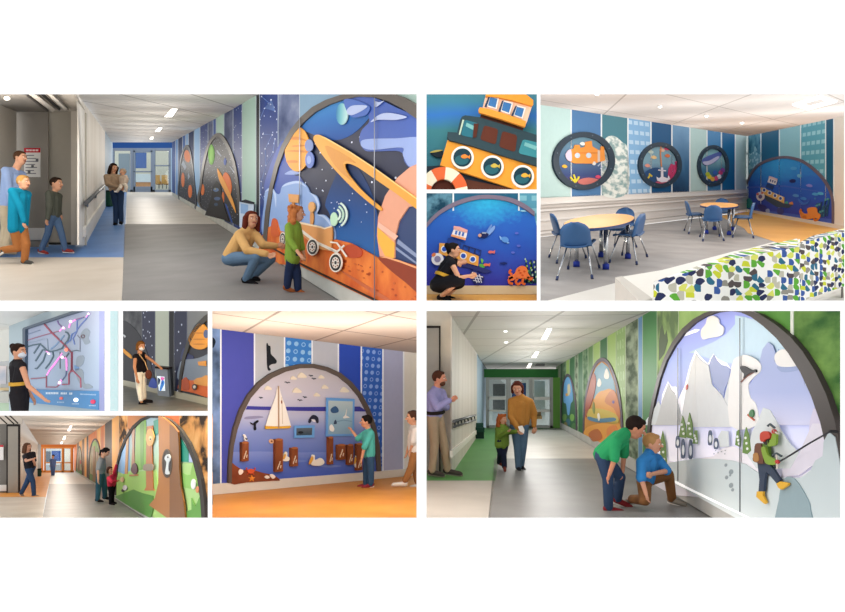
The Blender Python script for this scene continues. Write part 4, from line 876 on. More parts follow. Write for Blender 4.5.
tag(shell('floor', RL.floor, [(747, 211.6), (850, 231), (850, 240), (780, 243), (748, 232.8), (744, 228), (720, 216)], OF, None, .008), 'orange floor patch before the semicircular sea mural', 'floor')
tag(shell('floor', RL.floor, [(538, 303), (665, 270), (745, 249.5), (780, 240), (850, 240), (850, 304), (538, 304)], WF), 'white floor strip in front of the lounge tables', 'floor')
RL.ceil.grid_axes(RL.dirv(1020), RL.dirv(534))
tag(shell('ceiling', RL.ceil, [(538, 92), (538, 104.5), (747, 136.2), (848, 115.5), (848, 92)], tiles('#dbd7d5', '#b4afac', 4.2, 4.2, .07, .8, (.4, .6))), 'white tiled ceiling of the lounge', 'ceiling')
CORAL = noisy('#8fa9a8', '#e9ece4', 6, .42, .56, .6, 9, .4, 1)
PAT = icons('#86b2d8', '#b9d4ea', .42, .3, .2, 'dash'); PAT2 = icons('#5da3b3', '#97c9d2', .45, .3, .2, 'dash')
mint = M('#c3ded9', .5)
wlr = strip_wall('wall_left', LWL, [(538, mint), (571.2, M('#5580ae', .5)), (601.5, M('#4f8390', .5)), (628, PAT), (651, M('#1f5785', .5)), (672, ramp([(0, '#24405f'), (.35, '#3f6c93'), (1, '#7fa6c8')], noise=.5, nscale=2)), (690, mint), (707, M('#4f8cbd', .5)), (721.5, M('#1f6a9c', .5)), (735.5, M('#c9dedd', .5)), 747.3], lt, lb_, 'long lounge wall of printed blue bands with three round windows', 0, ('#f0f3f3', 1.2))
poly('printed_photo', LWL, sm([(603, 150), (606, 138), (614, 136), (622, 142), (627.5, 150), (628, 192), (604, 196), (601.8, 175)]), CORAL, 0, .006, wlr, 'pale coral photo')
wl = shell('wall_left', LWL, [(538, lb_(538)-1), (747.3, lb_(747.3)-1), (747.3, lf_(747.3)), (538, lf_(538))], M('#e4ddd6', .6, 0, .03)); tag(wl, 'white wainscot under the printed lounge bands', 'wall')
for f0, c, tt_ in ((.12, '#f1ece6', .06), (.25, '#b9b0a8', .05), (.3, '#efe9e3', .07), (.55, '#f0ebe5', .03), (.84, '#b7afa8', .03), (.88, '#efe9e3', .05)):
    y = lambda x, f: lb_(x)+(lf_(x)-lb_(x))*f
    poly('wall_ledge', LWL, [(538, y(538, f0)), (747, y(747, f0)), (747, y(747, f0+.05)), (538, y(538, f0+.05))], M(c), 0, tt_, wl)
TUR = noisy('#2e6884', '#5d93a8', 2, .4, .6)
wrr = strip_wall('wall_right', RWL, [(747.3, mint), (747.8, TUR), (760.8, M('#1b5f80', .5)), (779.3, M('#8fc0c9', .5)), (800.5, PAT2), (825.5, M('#175a78', .5)), 833.6], rt_, rf_, 'lounge wall of teal bands around the semicircular sea mural', 0, ('#e6eeee', .9))
tag(shell('wall_right', RWL, [(833.6, rt_(833.6)), (850, rt_(850)), (850, rf_(850)), (833.6, rf_(833.6))], M('#e9dfd2', .6, 0, .03)), 'cream wall end right of the teal bands', 'wall')
tag(shell('baseboard_right', RWL, [(742, 208.4), (833.5, 223.8), (850, 227), (850, rf_(850)+.5), (742, rf_(742)+.5)], M('#e3d8c8'), None, .03, .03), 'cream base board under the semicircular sea mural', 'baseboard', None, 'structure')
tg = poly('printed_turtle', RWL, sm(z7([(168, 190), (182, 175), (196, 185), (198, 210), (186, 225), (170, 212)])), stars('#6da0b4', '#a9cbd6', 6, .3), .0, .008, wrr, 'pale printed turtle')
for q in ([(168, 190), (160, 178), (172, 182)], [(196, 186), (204, 176), (200, 195)], [(170, 212), (164, 226), (178, 222)], [(182, 175), (184, 160), (190, 172)]): poly('flipper', RWL, sm(z7(q)), M('#8db8c6'), 0, .006, tg)
# round windows
TK = .4
def porthole(cx_, cy_, rx, ry, irx, iry, bg, label):
    r = empty('porthole_mural', LWL.hit(cx_, cy_+ry), label, 'round mural')
    poly('backdrop', LWL, ell(cx_, cy_, irx+.6, iry+.6), bg, 0, .015, r)
    f = poly('ring_frame', LWL, ring(ell(cx_, cy_, rx, ry, 0, 40), ell(cx_, cy_, irx, iry, 0, 40)), M('#34404c', .4), 0, .14, r)
    for i in range(8): a = i*math.pi/4+.3; poly('rivet', LWL, ell(cx_+(rx+irx)/2*math.cos(a), cy_+(ry+iry)/2*math.sin(a), .7, .7, 0, 8), M('#5d6a76', .4), .14, .012, f)
    return r
def L_(n, pts, c, r, o=.02, t=.02, s=True, lab=None, par=None): return poly(n, LWL, sm(pts, 3) if s else pts, M(c, .5) if isinstance(c, str) else c, o, t, par or r, lab)
W1 = ramp([(0, '#6a4a6a'), (.2, '#3d4a78'), (.55, '#55728f'), (1, '#6f93a4')])
p1 = porthole(584.3, 160.8, 31, 29, 25.2, 23.8, W1, 'round mural with an orange submarine in a dark ring frame')
z5 = zz(538, 90, 5.322)
s_ = L_('submarine', z5([(148, 345), (160, 322), (190, 312), (196, 292), (222, 292), (226, 308), (250, 302), (252, 276), (286, 270), (290, 300), (320, 318), (332, 322), (336, 300), (352, 300), (358, 375), (330, 382), (300, 392), (195, 390), (160, 375)]), '#eb9440', p1, .02, .05, False, 'orange submarine')
L_('nose', z5([(146, 348), (158, 324), (176, 318), (180, 376), (160, 374)]), '#d8c9da', p1, .07, .01, True, None, s_); L_('tail_band', z5([(318, 320), (330, 324), (330, 380), (318, 384)]), '#d6bfae', p1, .07, .008, False, None, s_)
for x in (210, 270): w_ = L_('port_window', z5(ell(x, 348, 14, 14)), '#c8d3dd', p1, .07, .01, False, None, s_)
L_('hatch_rail', z5(stroke([(190, 335), (320, 335)], 4)), '#c9702c', p1, .07, .006, False, None, s_); L_('propeller', z5([(296, 380), (308, 384), (304, 400), (290, 396)]), '#f0ece6', p1, .05, .02, True)
for x, y, c in ((140, 406, '#e8b23c'), (318, 462, '#d84a6a'), (236, 286, '#f0efe8'), (306, 350, '#e0a070')): L_('fish', z5([(x-13, y), (x, y-10), (x+14, y-3), (x+14, y+6), (x, y+9)]), c, p1, .03, .015)
L_('sea_bed', z5([(215, 480), (270, 466), (330, 480), (320, 500), (260, 506), (220, 498)]), '#c9736a', p1, .02, .02)
for a in ([(195, 500), (198, 470), (190, 450)], [(200, 490), (215, 470), (218, 460)], [(192, 485), (178, 470), (172, 464)]): L_('coral', z5(stroke(a, 9)), '#e2cf3a', p1, .04, .02, False)
for i in range(16): L_('bubble', z5(ell(300+((i*31) % 80), 370+((i*23) % 55), 3.5, 3.5, 0, 8)), '#b9c6dc', p1, .03, .008, False)
W2 = ramp([(0, '#2c4a68'), (.3, '#46648c'), (.55, '#7fa3b4'), (1, '#86aab8')])
p2 = porthole(660.5, 165, 21.6, 22.8, 17.6, 18.6, W2, 'round mural with a white anchor and pink coral in a dark ring frame')
z8 = zz(615, 90, 5.322)
an = L_('anchor', z8([(246, 412), (256, 412), (258, 462), (282, 470), (286, 455), (294, 472), (276, 488), (250, 492), (226, 482), (222, 462), (234, 470), (246, 462)]), '#e9e2ea', p2, .06, .03, False, 'white anchor'); L_('stock', z8(stroke([(232, 426), (272, 430)], 6)), '#e9e2ea', p2, .06, .03, False, None, an)
L_('rope', z8(stroke([(246, 295), (243, 340), (248, 408)], 6)), '#d98a5a', p2, .04, .02, False)
for a in ([(290, 480), (300, 430), (318, 400)], [(300, 470), (322, 420), (330, 390)], [(310, 480), (330, 430), (326, 380)], [(288, 470), (292, 420), (305, 395)]): L_('coral', z8(stroke(a, 12)), '#c63f6c', p2, .03, .03, False, 'pink coral')
for x, y, c in ((206, 358, '#ecc48a'), (275, 312, '#d8486e'), (172, 402, '#e39a8a'), (250, 320, '#e9b9a0'), (278, 350, '#e0784a'), (190, 330, '#c2d2c8')): L_('fish', z8([(x-13, y), (x, y-10), (x+14, y-3), (x+14, y+6), (x, y+9)]), c, p2, .03, .015)
L_('coral', z8(stroke([(176, 470), (186, 455), (180, 445), (198, 460)], 8)), '#dcc23c', p2, .03, .02, False); L_('sea_bed', z8([(215, 490), (260, 484), (300, 492), (262, 502)]), '#d8607c', p2, .02, .02)
L_('rock', z8([(160, 440), (200, 415), (240, 420), (235, 480), (200, 490), (170, 470)]), '#2f4d78', p2, .02, .012)
W3 = ramp([(0, '#36507a'), (.4, '#4a7a94'), (.7, '#8fb9bc'), (1, '#7aa5ae')])
p3 = porthole(713.8, 165.6, 15.6, 20.6, 12.6, 17, W3, 'round mural with a diving whale in a dark ring frame')
z9 = zz(680, 90, 6.116)
L_('whale', z9([(138, 425), (170, 405), (220, 385), (248, 378), (256, 392), (235, 425), (200, 450), (160, 462), (140, 448)]), '#5a67a8', p3, .03, .03, True, 'violet blue whale'); L_('whale_belly', z9([(140, 440), (180, 432), (230, 405), (240, 415), (200, 448), (160, 460)]), '#c3bfd8', p3, .06, .005)
for x, y, c in ((180, 530, '#e6d13c'), (200, 545, '#e9b04a'), (222, 540, '#d84a78'), (250, 505, '#c6487c'), (262, 490, '#8a4a9a'), (215, 505, '#3d62b0'), (240, 530, '#e9e0e8'), (170, 515, '#b8c23c')): L_('coral', z9(ell(x, y, 13, 14, 0, 9)), c, p3, .03, .02, True)
# semicircular sea mural on the teal wall
za = zz(740, 150, 6.8)
ROW = RWL
mo = sm([(14, 440), (14, 380), (20, 300), (45, 205), (100, 112), (180, 64), (290, 40), (400, 58), (480, 104), (560, 178), (610, 258), (632, 330), (635, 420), (634, 502), (634, 520)])[:-4]
mi = sm([(24, 440), (24, 382), (30, 305), (55, 215), (108, 127), (186, 80), (290, 57), (394, 75), (470, 120), (548, 194), (596, 268), (618, 336), (622, 420), (622, 500), (622, 520)])[:-4]
mu2 = empty('mural', RWL.hit(790, 217), 'semicircular blue sea mural with a sunken boat on the lounge end wall', 'mural')
poly('backdrop', RWL, za(mi), seaglow(.55, .9, .5, [(0, '#3d3b9c'), (.2, '#3848a8'), (.5, '#2f5cb8'), (.8, '#2f6cc0'), (1, '#3380c4')], '#3c9ad2'), 0, .015, mu2)
poly('arch_frame', RWL, za(mo+mi[::-1]), M('#6d5f6a', .5), 0, .07, mu2)
def S_(n, pts, c, o=.02, t=.02, s=False, par=None, lab=None): return poly(n, RWL, za(sm(pts, 3) if s else pts), M(c, .5) if isinstance(c, str) else c, o, t, par or mu2, lab)
for q in ([(30, 250), (300, 240), (600, 290), (600, 296), (300, 250), (30, 262)], [(100, 400), (620, 470), (620, 500), (560, 490), (100, 420)]): S_('current', q, '#4461bc', .016, .003)
bo = S_('boat_hull', [(140, 252), (300, 322), (298, 362), (150, 296)], '#e9b465', .03, .03, False, None, 'yellow boat hull'); S_('boat_keel', [(150, 296), (298, 362), (362, 372), (330, 394), (250, 388), (180, 345)], '#3c4a5c', .025, .025)
for i in range(4): x, y = 164+i*37, 272+i*19; p_ = S_('porthole', ell(x, y, 14, 15), '#f1efe6', .06, .01, False, bo); S_('pane', ell(x, y, 9, 10), '#2c4a9c', .07, .004, False, p_)
S_('boat_deck', [(186, 228), (230, 244), (220, 270), (175, 250)], '#2d4478', .03, .02)
cb = S_('boat_cabin', [(196, 190), (252, 208), (242, 238), (186, 218)], '#f0e4e4', .05, .03, False, None, 'white boat cabin'); S_('cabin_roof', [(198, 176), (255, 196), (252, 208), (194, 190)], '#e9c4c0', .08, .01, False, cb)
for i in range(3): S_('cabin_window', [(205+i*15, 198+i*5), (213+i*15, 201+i*5), (210+i*15, 216+i*5), (202+i*15, 213+i*5)], '#3b4a86', .08, .006, False, cb)
lb = S_('lifebuoy', ell(138, 315, 28, 30), '#e9dfe0', .05, .03, False, None, 'white and red ring buoy'); S_('hole', ell(138, 317, 13, 14), '#6a5a8a', .08, .005, False, lb); S_('red_band', ell(120, 300, 9, 8), '#d8725a', .08, .005, False, lb); S_('red_band', ell(150, 292, 8, 7), '#d8725a', .08, .005, False, lb)
S_('fish', [(335, 360), (355, 352), (360, 372), (340, 376)], '#df8a4a', .03, .015, True); S_('seaweed', [(305, 355), (322, 348), (326, 372), (308, 376)], '#4aa08a', .03, .015, True)
S_('diver', [(335, 208), (355, 198), (376, 204), (370, 220), (345, 222)], '#252a64', .03, .02, True, None, 'dark diver'); S_('turtle', ell(402, 176, 15, 12, 20), '#6fb3d6', .03, .015); S_('jellyfish', ell(365, 125, 22, 11), '#4f9fd6', .03, .01)
for x, y, c in ((470, 242, '#8a86d0'), (510, 300, '#4fa0d8'), (545, 296, '#5ab2d8'), (430, 330, '#3f86d0'), (378, 310, '#5590cc')): S_('fish', [(x-22, y), (x-5, y-11), (x+18, y-4), (x+20, y+8), (x, y+10)], c, .03, .012, True)
S_('dolphin', [(395, 330), (430, 358), (465, 350), (478, 335), (462, 362), (430, 374), (405, 358)], '#3a6cc0', .03, .015, True)
S_('anchor', [(255, 395), (290, 400), (296, 425), (276, 440), (252, 425)], '#3a3f80', .03, .02, True, None, 'dark anchor'); S_('coral', [(45, 340), (70, 330), (90, 380), (60, 395), (30, 385)], '#2f8f8a', .03, .02, True); S_('rock', [(120, 370), (175, 380), (180, 420), (140, 415)], '#34327c', .03, .02, True); S_('shell', [(175, 405), (195, 400), (200, 425), (178, 425)], '#9aa6d0', .04, .02, True)
oc = S_('octopus', [(460, 430), (455, 400), (490, 388), (520, 395), (525, 425), (545, 440), (535, 470), (505, 460), (470, 470), (420, 465), (408, 440), (412, 410), (432, 430)], '#ee8f3e', .06, .03, True, None, 'orange octopus')
for a in ([(420, 440), (408, 420), (415, 402)], [(450, 465), (440, 450), (425, 460)], [(500, 460), (510, 480), (530, 470)]): S_('tentacle', stroke(smo(a), 13), '#dd7a30', .06, .03, False, oc)
for i in range(16): x = 500+(i % 8)*13; y = 450+(i//8)*20-(i % 8)*3; h_ = 50+((i*37) % 70); S_('coral_branch', stroke(smo([(x, y), (x+6, y-h_*.5), (x+10+((i*7) % 9), y-h_)]), 9), ('#2a4f78', '#35708a', '#24396c')[i % 3], .03, .02)
for i in range(12): S_('coral_bud', ell(510+((i*29) % 95), 330+((i*41) % 120), 6, 7, 0, 8), '#5aa894' if i % 2 else '#3f7fb0', .055, .008)
# lights in the ceiling
TK = 1.0
fr = thing_poly('ceiling_light', 'square ring light panel glowing in the lounge ceiling', 'ceiling light', RL.ceil, ring([(792, 105.5), (820, 96.5), (837, 102.5), (808, 110.3)]*1 and [(792, 105.5), (820, 96.8), (837, 102.2), (808, 110.3)], [(800, 105), (820, 99.2), (829, 102.2), (809, 107.4)]), EM('#ffffff', .9), 0, .03)
for x, y, l in ((597, 94.8, 'round downlight above the submarine window'), (660, 107.2, 'round downlight above the anchor window'), (706.5, 116.3, 'round downlight above the whale window'), (742, 123.3, 'round downlight closest to the lounge corner')):
    d_ = thing_poly('downlight', l, 'downlight', RL.ceil, ell(x, y, 2.6, 1.1), M('#f2f2f0'), 0, .02, 'lounge downlights'); poly('lens', RL.ceil, ell(x, y, 1.7, .7), EM('#ffffff', 2.5), .02, .006, d_)
# furniture: laid out along the room's own skewed axes
class Lay:
    def __init__(s, R, px, py, k): s.B = R.fp(px, py); s.A = R.A; s.k = k
    def __call__(s, u, w, v): return s.B+V((u, 0, 0))+s.A*(w*s.k)+V((0, 0, v))
BLUE = M('#3f628f', .45, 0, .04); CHR = M('#b9bcc0', .25, .85, .02); FOOT = M('#2e3f9c', .5); 
def chair(px, py, yaw, label, sc=1.0, k=2.4):
    L = Lay(RL, px, py, k); c, s_ = math.cos(math.radians(yaw)), math.sin(math.radians(yaw))
    T = lambda x, y, v: L((x*c-y*s_)*sc, (x*s_+y*c)*sc, v*sc)        # chair faces +y of its own
    r = empty('chair', L(0, 0, 0), label, 'chair', 'blue chairs around the lounge tables')
    bm = bmesh.new()
    def seat(a, b):
        x = (a-.5)*.42; y = (b-.5)*.44; q = 1-.25*abs(2*a-1)**4 if b > .8 or b < .2 else 1
        return T(x*q, y, .45+.03*(2*a-1)**2+(.02 if b > .9 else 0)*-1)
    shellsurf(bm, seat, 8, 8, V((0, 0, -.022*sc))); o = link('seat', mesh_from(bm, 'seat'), BLUE, r)
    for p in o.data.polygons: p.use_smooth = True
    bm = bmesh.new()
    def back(a, b):
        x = (a-.5)*2; h_ = .0+b*.36; w = .215*(1-.12*b) if b < .55 else .2*math.sqrt(max(0, 1-((b-.55)/.46)**2))+.005
        return T(x*w, -.2-.09*b+.035*x*x, .44+h_)
    nb = T(0, 1, 0)-T(0, 0, 0); shellsurf(bm, back, 8, 10, nb.normalized()*.03*sc); o = link('backrest', mesh_from(bm, 'backrest'), BLUE, r)
    for p in o.data.polygons: p.use_smooth = True
    for x in (-1, 1):
        for y in (-1, 1):
            a, b = T(x*.14, y*.12, .43), T(x*.235, y*.24, .02); lg = bar('leg', [a, b], .0125*sc, CHR, r)
            bar('foot_cap', [b+(a-b)*.08, b-V((0, 0, .018*sc))], .02*sc, M('#3a4568'), lg)
    bar('seat_bar', [T(-.14, -.12, .425), T(.14, -.12, .425), T(.14, .12, .425), T(-.14, .12, .425), T(-.14, -.12, .425)], .012*sc, CHR, r)
    return r
def table(px, py, rx, rd, top, label, legs, k=2.4):
    L = Lay(RL, px, py, k); r = empty('round_table', L(0, 0, 0), label, 'table', 'lounge tables')
    def disc(n, R0, D0, v0, v1, mt, lab=None):
        bm = bmesh.new(); A = [bm.verts.new(L(R0*math.cos(2*math.pi*i/48), D0*math.sin(2*math.pi*i/48), v0)) for i in range(48)]; B = [bm.verts.new(v.co+V((0, 0, v1-v0))) for v in A]
        bm.faces.new(A); bm.faces.new(B[::-1]); 
        for i in range(48): bm.faces.new((A[i-1], A[i], B[i], B[i-1]))
        bmesh.ops.recalc_face_normals(bm, faces=bm.faces); o = link(n, mesh_from(bm, n), mt, r)
        if lab: o['label'] = lab
    disc('edge_band', rx, rd, top-.045, top-.004, M('#28406f', .4), 'navy edge band'); disc('table_top', rx*.985, rd*.985, top-.01, top, noisy('#f0b05a', '#eaa64c', 2, .3, .7, .35), 'orange laminate top')
    for u, w in legs:
        lg = bar('leg', [L(u, w, top-.04), L(u, w, .05)], .038, CHR, r); bar('foot', [L(u, w, .09), L(u, w, 0)], .055, FOOT, lg)
    return r
table(601.5, 262, .56, .86, .745, 'round orange table nearest the front of the lounge', ((.2, -.42), (-.33, -.28), (-.1, .3), (.42, .2)))
table(719, 232, .52, .74, .745, 'round orange table farther off, by the whale window', ((.22, -.42), (-.36, -.26), (-.1, .3), (.42, .2)))
chair(579.5, 274, 6, 'blue chair with its back to us at the near table', 1.06)
chair(567.5, 258, -50, 'blue chair at the left side of the near table, half hidden', 1.06)
chair(629, 260, 78, 'blue chair turned sideways at the right side of the near table', 1.06)
chair(620.5, 250, 170, 'blue chair on the far side of the near table', 1.06)
chair(711.5, 239, 6, 'blue chair with its back to us at the far table', 1.06)
chair(695.5, 232, -75, 'blue chair turned sideways at the left of the far table', 1.06)
chair(743, 236, 80, 'blue chair turned sideways at the right of the far table', 1.06)
chair(722.5, 227, 178, 'blue chair on the far side of the far table', 1.06)
# low wall and patterned bench
LOW = M('#e3e0d9', .6, 0, .03)
PT = leafy(['#3a5a9c', '#5ea83a', '#c9cf3a', '#8f8c84', '#2a3157', '#bcb9a8', '#2f6a86', '#efeeea', '#544b4c', '#d7da6a'], 16)
def slab(name, pts, top_h, base_h, mat, label, cat, par=None):
    """upright block: plan outline pts given on the plane at top_h (relative to eye line), down to base_h"""
    pl = RL.hplane(top_h); bm = bmesh.new(); lu = bm.loops.layers.uv.new('UV')
    A = [bm.verts.new(pl.hit(*p)) for p in pts]; B = [bm.verts.new(V((v.co.x, v.co.y, max(v.co.z-(top_h-base_h), at(0, 302.6, v.co.y).z)))) for v in A]
    bm.faces.new(A); bm.faces.new(B[::-1]); n = len(A)
    for i in range(n): bm.faces.new((A[i-1], A[i], B[i], B[i-1]))
    bmesh.ops.recalc_face_normals(bm, faces=bm.faces)
    for f in bm.faces:
        f.normal_update()
        for l in f.loops:
            c = l.vert.co
            if abs(f.normal.z) > .6: l[lu].uv = (c.x*.5, c.y*.3)
            else: l[lu].uv = (c.x*.5, c.z)
    o = link(name, mesh_from(bm, name), mat, par)
    if par is None: tag(o, label, cat)
    return o
slab('half_wall', [(615, 277.5), (622, 276), (652, 298), (640, 302)], -1.0, -1.5, M('#c9c4bc', .6), 'grey end of the low white wall before the bench', 'half wall')
slab('bench_ledge', [(623, 276.5), (662, 270), (735, 251), (800, 239), (800, 243), (740, 255), (655, 281), (653, 300), (645, 296)], -1.01, -1.5, LOW, 'white ledge running behind the patterned bench', 'ledge')
bn = empty('bench', RL.hplane(-1.5).hit(740, 330), 'bench back upholstered in a leaf pattern of blue, green and yellow', 'bench')
slab('long_back', [(653.5, 282), (668, 276.5), (742, 250.5), (797, 238.5), (800, 246.5), (740, 257.5)], -.71, -1.5, PT, '', '', bn)
slab('return_back', [(797.5, 243.5), (812, 236), (850, 227), (850, 232), (845, 231.5)], -.69, -1.38, PT, '', '', bn)
slab('bench_leg', [(841, 287), (843.2, 286.5), (843.2, 288), (841, 288.5)], -1.36, -1.5, M('#6a665f'), '', '', bn)
tag(slab('floor', [(815, 300), (850, 286), (850, 306), (810, 306)], -1.5, -1.52, WF, '', ''), 'cream floor corner under the bench end', 'floor', None, 'structure')
# ------------------------------------------------------------------ 5 lit route map
ROOM = RM = Room(*OPEN['map'], 30, 388, 1.0, 1.6)
def dm(x): return 700/(388+.29*(x+150)-388)
MP = Plane(at(60, 388, dm(60)), (at(100, 388, dm(100))-at(0, 388, dm(0))).cross(V((0, 0, 1))), at(100, 388, dm(100))-at(0, 388, dm(0)))
z1 = zz(0, 306, 5.566); z2 = zz(20, 308, 9.57); z3 = zz(20, 352, 8.125)
tag(shell('ceiling', RM.front(30), [(-3, 308), (60, 308), (60, 345), (-3, 345)], M('#d9d9d6', .7)), 'white bulkhead beyond the lit route map', 'ceiling')
CP = RM.hplane(.95)
tag(shell('wall_left', MP, [(9, 318), (120, 300), (122, 415), (9, 413)], M('#aebfc7', .6, 0, .03), None, -.02), 'pale blue grey wall carrying the lit route map', 'wall')
tag(shell('ceiling', RM.hplane(1.35), [(-3, 308), (62, 308), (23, 323), (9.5, 328.5), (-3, 331)], tiles('#dcdcd8', '#c2c2bd', 2.2, 4, .05)), 'white ceiling corner above the lit route map', 'ceiling')
tag(shell('wall_back', RM.front(22), [(-3, 326), (13, 326), (13, 415), (-3, 415)], M('#d3d6d2', .7)), 'pale far wall at the left of the route map room', 'wall')
hb = empty('bench', at(4, 400, 21.5), 'pale bench with an orange stripe along the far wall by the woman', 'bench')
BPp = RM.front(21.5)
poly('back_panel', BPp, rect(-3, 362, 9, 388), M('#b7bcc0'), 0, .3, hb); poly('seat', BPp, rect(-3, 392, 8.5, 402), M('#b9bdb9'), 0, .6, hb); poly('stripe', BPp, rect(-3, 388, 9, 390.5), M('#d3bf98'), .3, .1, hb)
thing_poly('wall_picture', 'blurred pastel picture on the far wall behind the woman', 'picture', BPp, rect(-2, 366, 6, 384), noisy('#d8cfd0', '#a9b2c0', 1, .4, .6), .31, .03)
tag(shell('floor', RM.front(21), rect(-3, 403, 12, 414), M('#b5cdb8')), 'pale green floor edge at the far left', 'floor')
mp = empty('route_map', MP.hit(65, 404), 'large wall map of coloured transit lines with glowing pink lights', 'map')
SURF = ramp([(0, '#9fb2cc'), (.5, '#9fb0c6'), (1, '#a9b2cc')], noise=.3, nscale=3)
poly('map_board', MP, z1([(132, 122), (370, 42), (600, -20), (552, 555), (545, 575), (150, 535)]), SURF, 0, .06, mp)
fr_ = poly('frame', MP, z1([(124, 128), (132, 120), (600, -40), (600, -10), (555, 0), (380, 50), (140, 130), (138, 480), (128, 480)]), M('#4f5f72', .5), .03, .08, mp)
poly('side_return', MP, z1([(552, 20), (580, 10), (580, 590), (552, 590)]), M('#8d95c2', .5), .04, .06, mp)
poly('land_area', MP, sm(z2([(590, 230), (630, 195), (670, 230), (655, 290), (670, 330), (625, 350), (600, 310), (575, 280)])), M('#8e9cac'), .061, .003, mp)
poly('land_area', MP, sm(z2([(545, 470), (610, 460), (600, 540), (540, 560)])), M('#8e9cac'), .061, .003, mp); poly('bay', MP, sm(z3([(440, 110), (470, 115), (480, 140), (450, 150)])), M('#6f95c6'), .061, .003, mp)
poly('land_area', MP, sm(z3([(450, 140), (510, 150), (520, 250), (560, 260), (590, 290), (520, 295), (470, 230)])), M('#909eac'), .061, .003, mp)
def ln(z, pts, w, c, e=0, lab=None): return poly('route_line' if not e else 'lit_route', MP, z(stroke(pts, w)), EM(c, e) if e else M(c, .5), .064, .006, mp, lab)
RED = '#a3455f'; GRN = '#4a6576'
ln(z2, [(230, 155), (300, 235), (420, 350), (492, 430), (492, 612)], 15, '#a24a62', 0, 'dark red line')
ln(z2, [(45, 320), (110, 295), (220, 262), (300, 240), (375, 220)], 8, '#a0607e'); ln(z2, [(60, 255), (190, 212)], 7, '#7a8cab')
ln(z2, [(60, 340), (150, 318), (220, 298), (260, 295), (265, 400)], 4, '#8fa3b8')
ln(z2, [(55, 375), (120, 355), (190, 343), (255, 405), (290, 418), (350, 405), (400, 385), (420, 352), (455, 310), (468, 265), (455, 240), (430, 228)], 13, GRN, 0, 'dark green branching line')
ln(z2, [(190, 343), (130, 435)], 12, GRN); ln(z2, [(215, 398), (145, 508)], 12, GRN); ln(z2, [(245, 430), (220, 505), (160, 580), (140, 578)], 12, GRN); ln(z2, [(310, 418), (318, 460), (280, 530), (240, 580)], 12, GRN); ln(z2, [(215, 398), (255, 410)], 10, GRN)
ln(z2, [(290, 395), (340, 355), (380, 310), (420, 262)], 12, '#7f9fc6'); ln(z2, [(440, 340), (480, 310), (495, 250), (540, 225)], 10, '#5f7fc0'); ln(z2, [(520, 350), (505, 290), (540, 225), (545, 120), (605, 90)], 10, '#6f86c6'); ln(z2, [(545, 260), (570, 290), (570, 400)], 7, '#8d93a8')
ln(z2, [(535, 110), (610, 88)], 11, '#8d5f95'); ln(z2, [(545, 205), (580, 160), (625, 110), (660, 55)], 10, '#6a7fc0'); ln(z2, [(355, 120), (365, 150), (400, 185)], 9, '#8a70b0')
ln(z2, [(470, 420), (530, 405), (575, 412)], 7, '#5f6f7a'); ln(z2, [(380, 420), (380, 580)], 5, '#6f7482'); ln(z2, [(465, 430), (440, 465), (400, 470)], 12, '#4f6070')
poly('station_loop', MP, ring(z2(ell(600, 272, 19, 19)), z2(ell(600, 272, 11, 11))), M('#6f5f6a'), .064, .006, mp)
ln(z3, [(420, 0), (418, 140), (395, 180), (395, 262), (340, 264)], 10, '#a24a66'); ln(z3, [(418, 142), (490, 215), (492, 290)], 9, '#a8586e'); ln(z3, [(85, 218), (212, 207)], 8, '#9a5a6e'); ln(z3, [(212, 190), (212, 285)], 8, '#9a5a6e'); ln(z3, [(208, 285), (295, 285), (318, 264)], 8, '#9a5a6e'); ln(z3, [(375, 150), (370, 190), (340, 230)], 8, '#5f6f9a')
PK = '#e68fd0'
for z, p, w in ((z2, [(375, 222), (410, 188), (430, 200)], 14), (z2, [(465, 190), (480, 140), (530, 112)], 14), (z2, [(630, 90), (660, 50)], 11), (z2, [(240, 400), (270, 432)], 11), (z2, [(270, 610), (330, 540), (370, 480), (400, 430)], 11), (z2, [(370, 470), (430, 480), (440, 460)], 10), (z2, [(440, 480), (442, 560), (445, 600)], 11), (z3, [(215, 190), (240, 145), (290, 80), (320, 40)], 11), (z3, [(375, 60), (378, 120)], 11), (z3, [(310, 262), (335, 225)], 14)):
    ln(z, p, w, PK, .55)
for z, x, y, r in ((z2, 412, 190, 16), (z2, 482, 130, 20), (z2, 270, 435, 12), (z2, 652, 55, 14), (z3, 320, 250, 17), (z3, 340, 42, 16), (z3, 235, 15, 10)): poly('station_light', MP, z(ell(x, y, r*.7, r*.7, 0, 16)), EM('#ffe2f6', .9), .072, .006, mp, 'glowing station')
poly('station_light', MP, z2(ell(440, 400, 16, 18, 0, 14)), EM('#e8836a', .7), .072, .004, mp)
lg = poly('legend_strip', MP, z1([(165, 464), (300, 468), (552, 474), (548, 578), (165, 538)]), M('#4a86bc', .5), .062, .02, mp, 'blue legend strip')
LT = '#a9c6e2'
for i, (x0, x1) in enumerate(((255, 330), (338, 378), (386, 412))):
    for k in range(int((x1-x0)/9)): poly('heading_letter', MP, z1(rect(x0+k*9, 480+i*.8, x0+k*9+6, 491+i)), M('#d5e4f2'), .083, .003, lg)
for k in range(13): poly('small_letter', MP, z1(rect(445+k*7, 487+k*.3, 449+k*7, 494+k*.3)), M(LT), .083, .003, lg)
for x, y, c, r in ((338, 514, '#d9645a', 8), (420, 523, '#f4fbff', 11), (515, 533, '#c8385e', 12)):
    poly('legend_button', MP, z1(ell(x, y, r, r, 0, 20)), EM(c, 1.2 if r == 11 else .25), .083, .012, lg)
    for k in range(5): poly('small_letter', MP, z1(rect(x-20+k*8, y+18, x-15+k*8, y+25)), M(LT), .083, .003, lg)
pi_ = shell('wall_right', RM.front(8.4), [(104.5, 308), (122, 308), (122, 414), (104.5, 414)], M('#e9ecee', .6, 0, .02)); tag(pi_, 'white pier with a pale lit icon band beside the route map', 'wall')
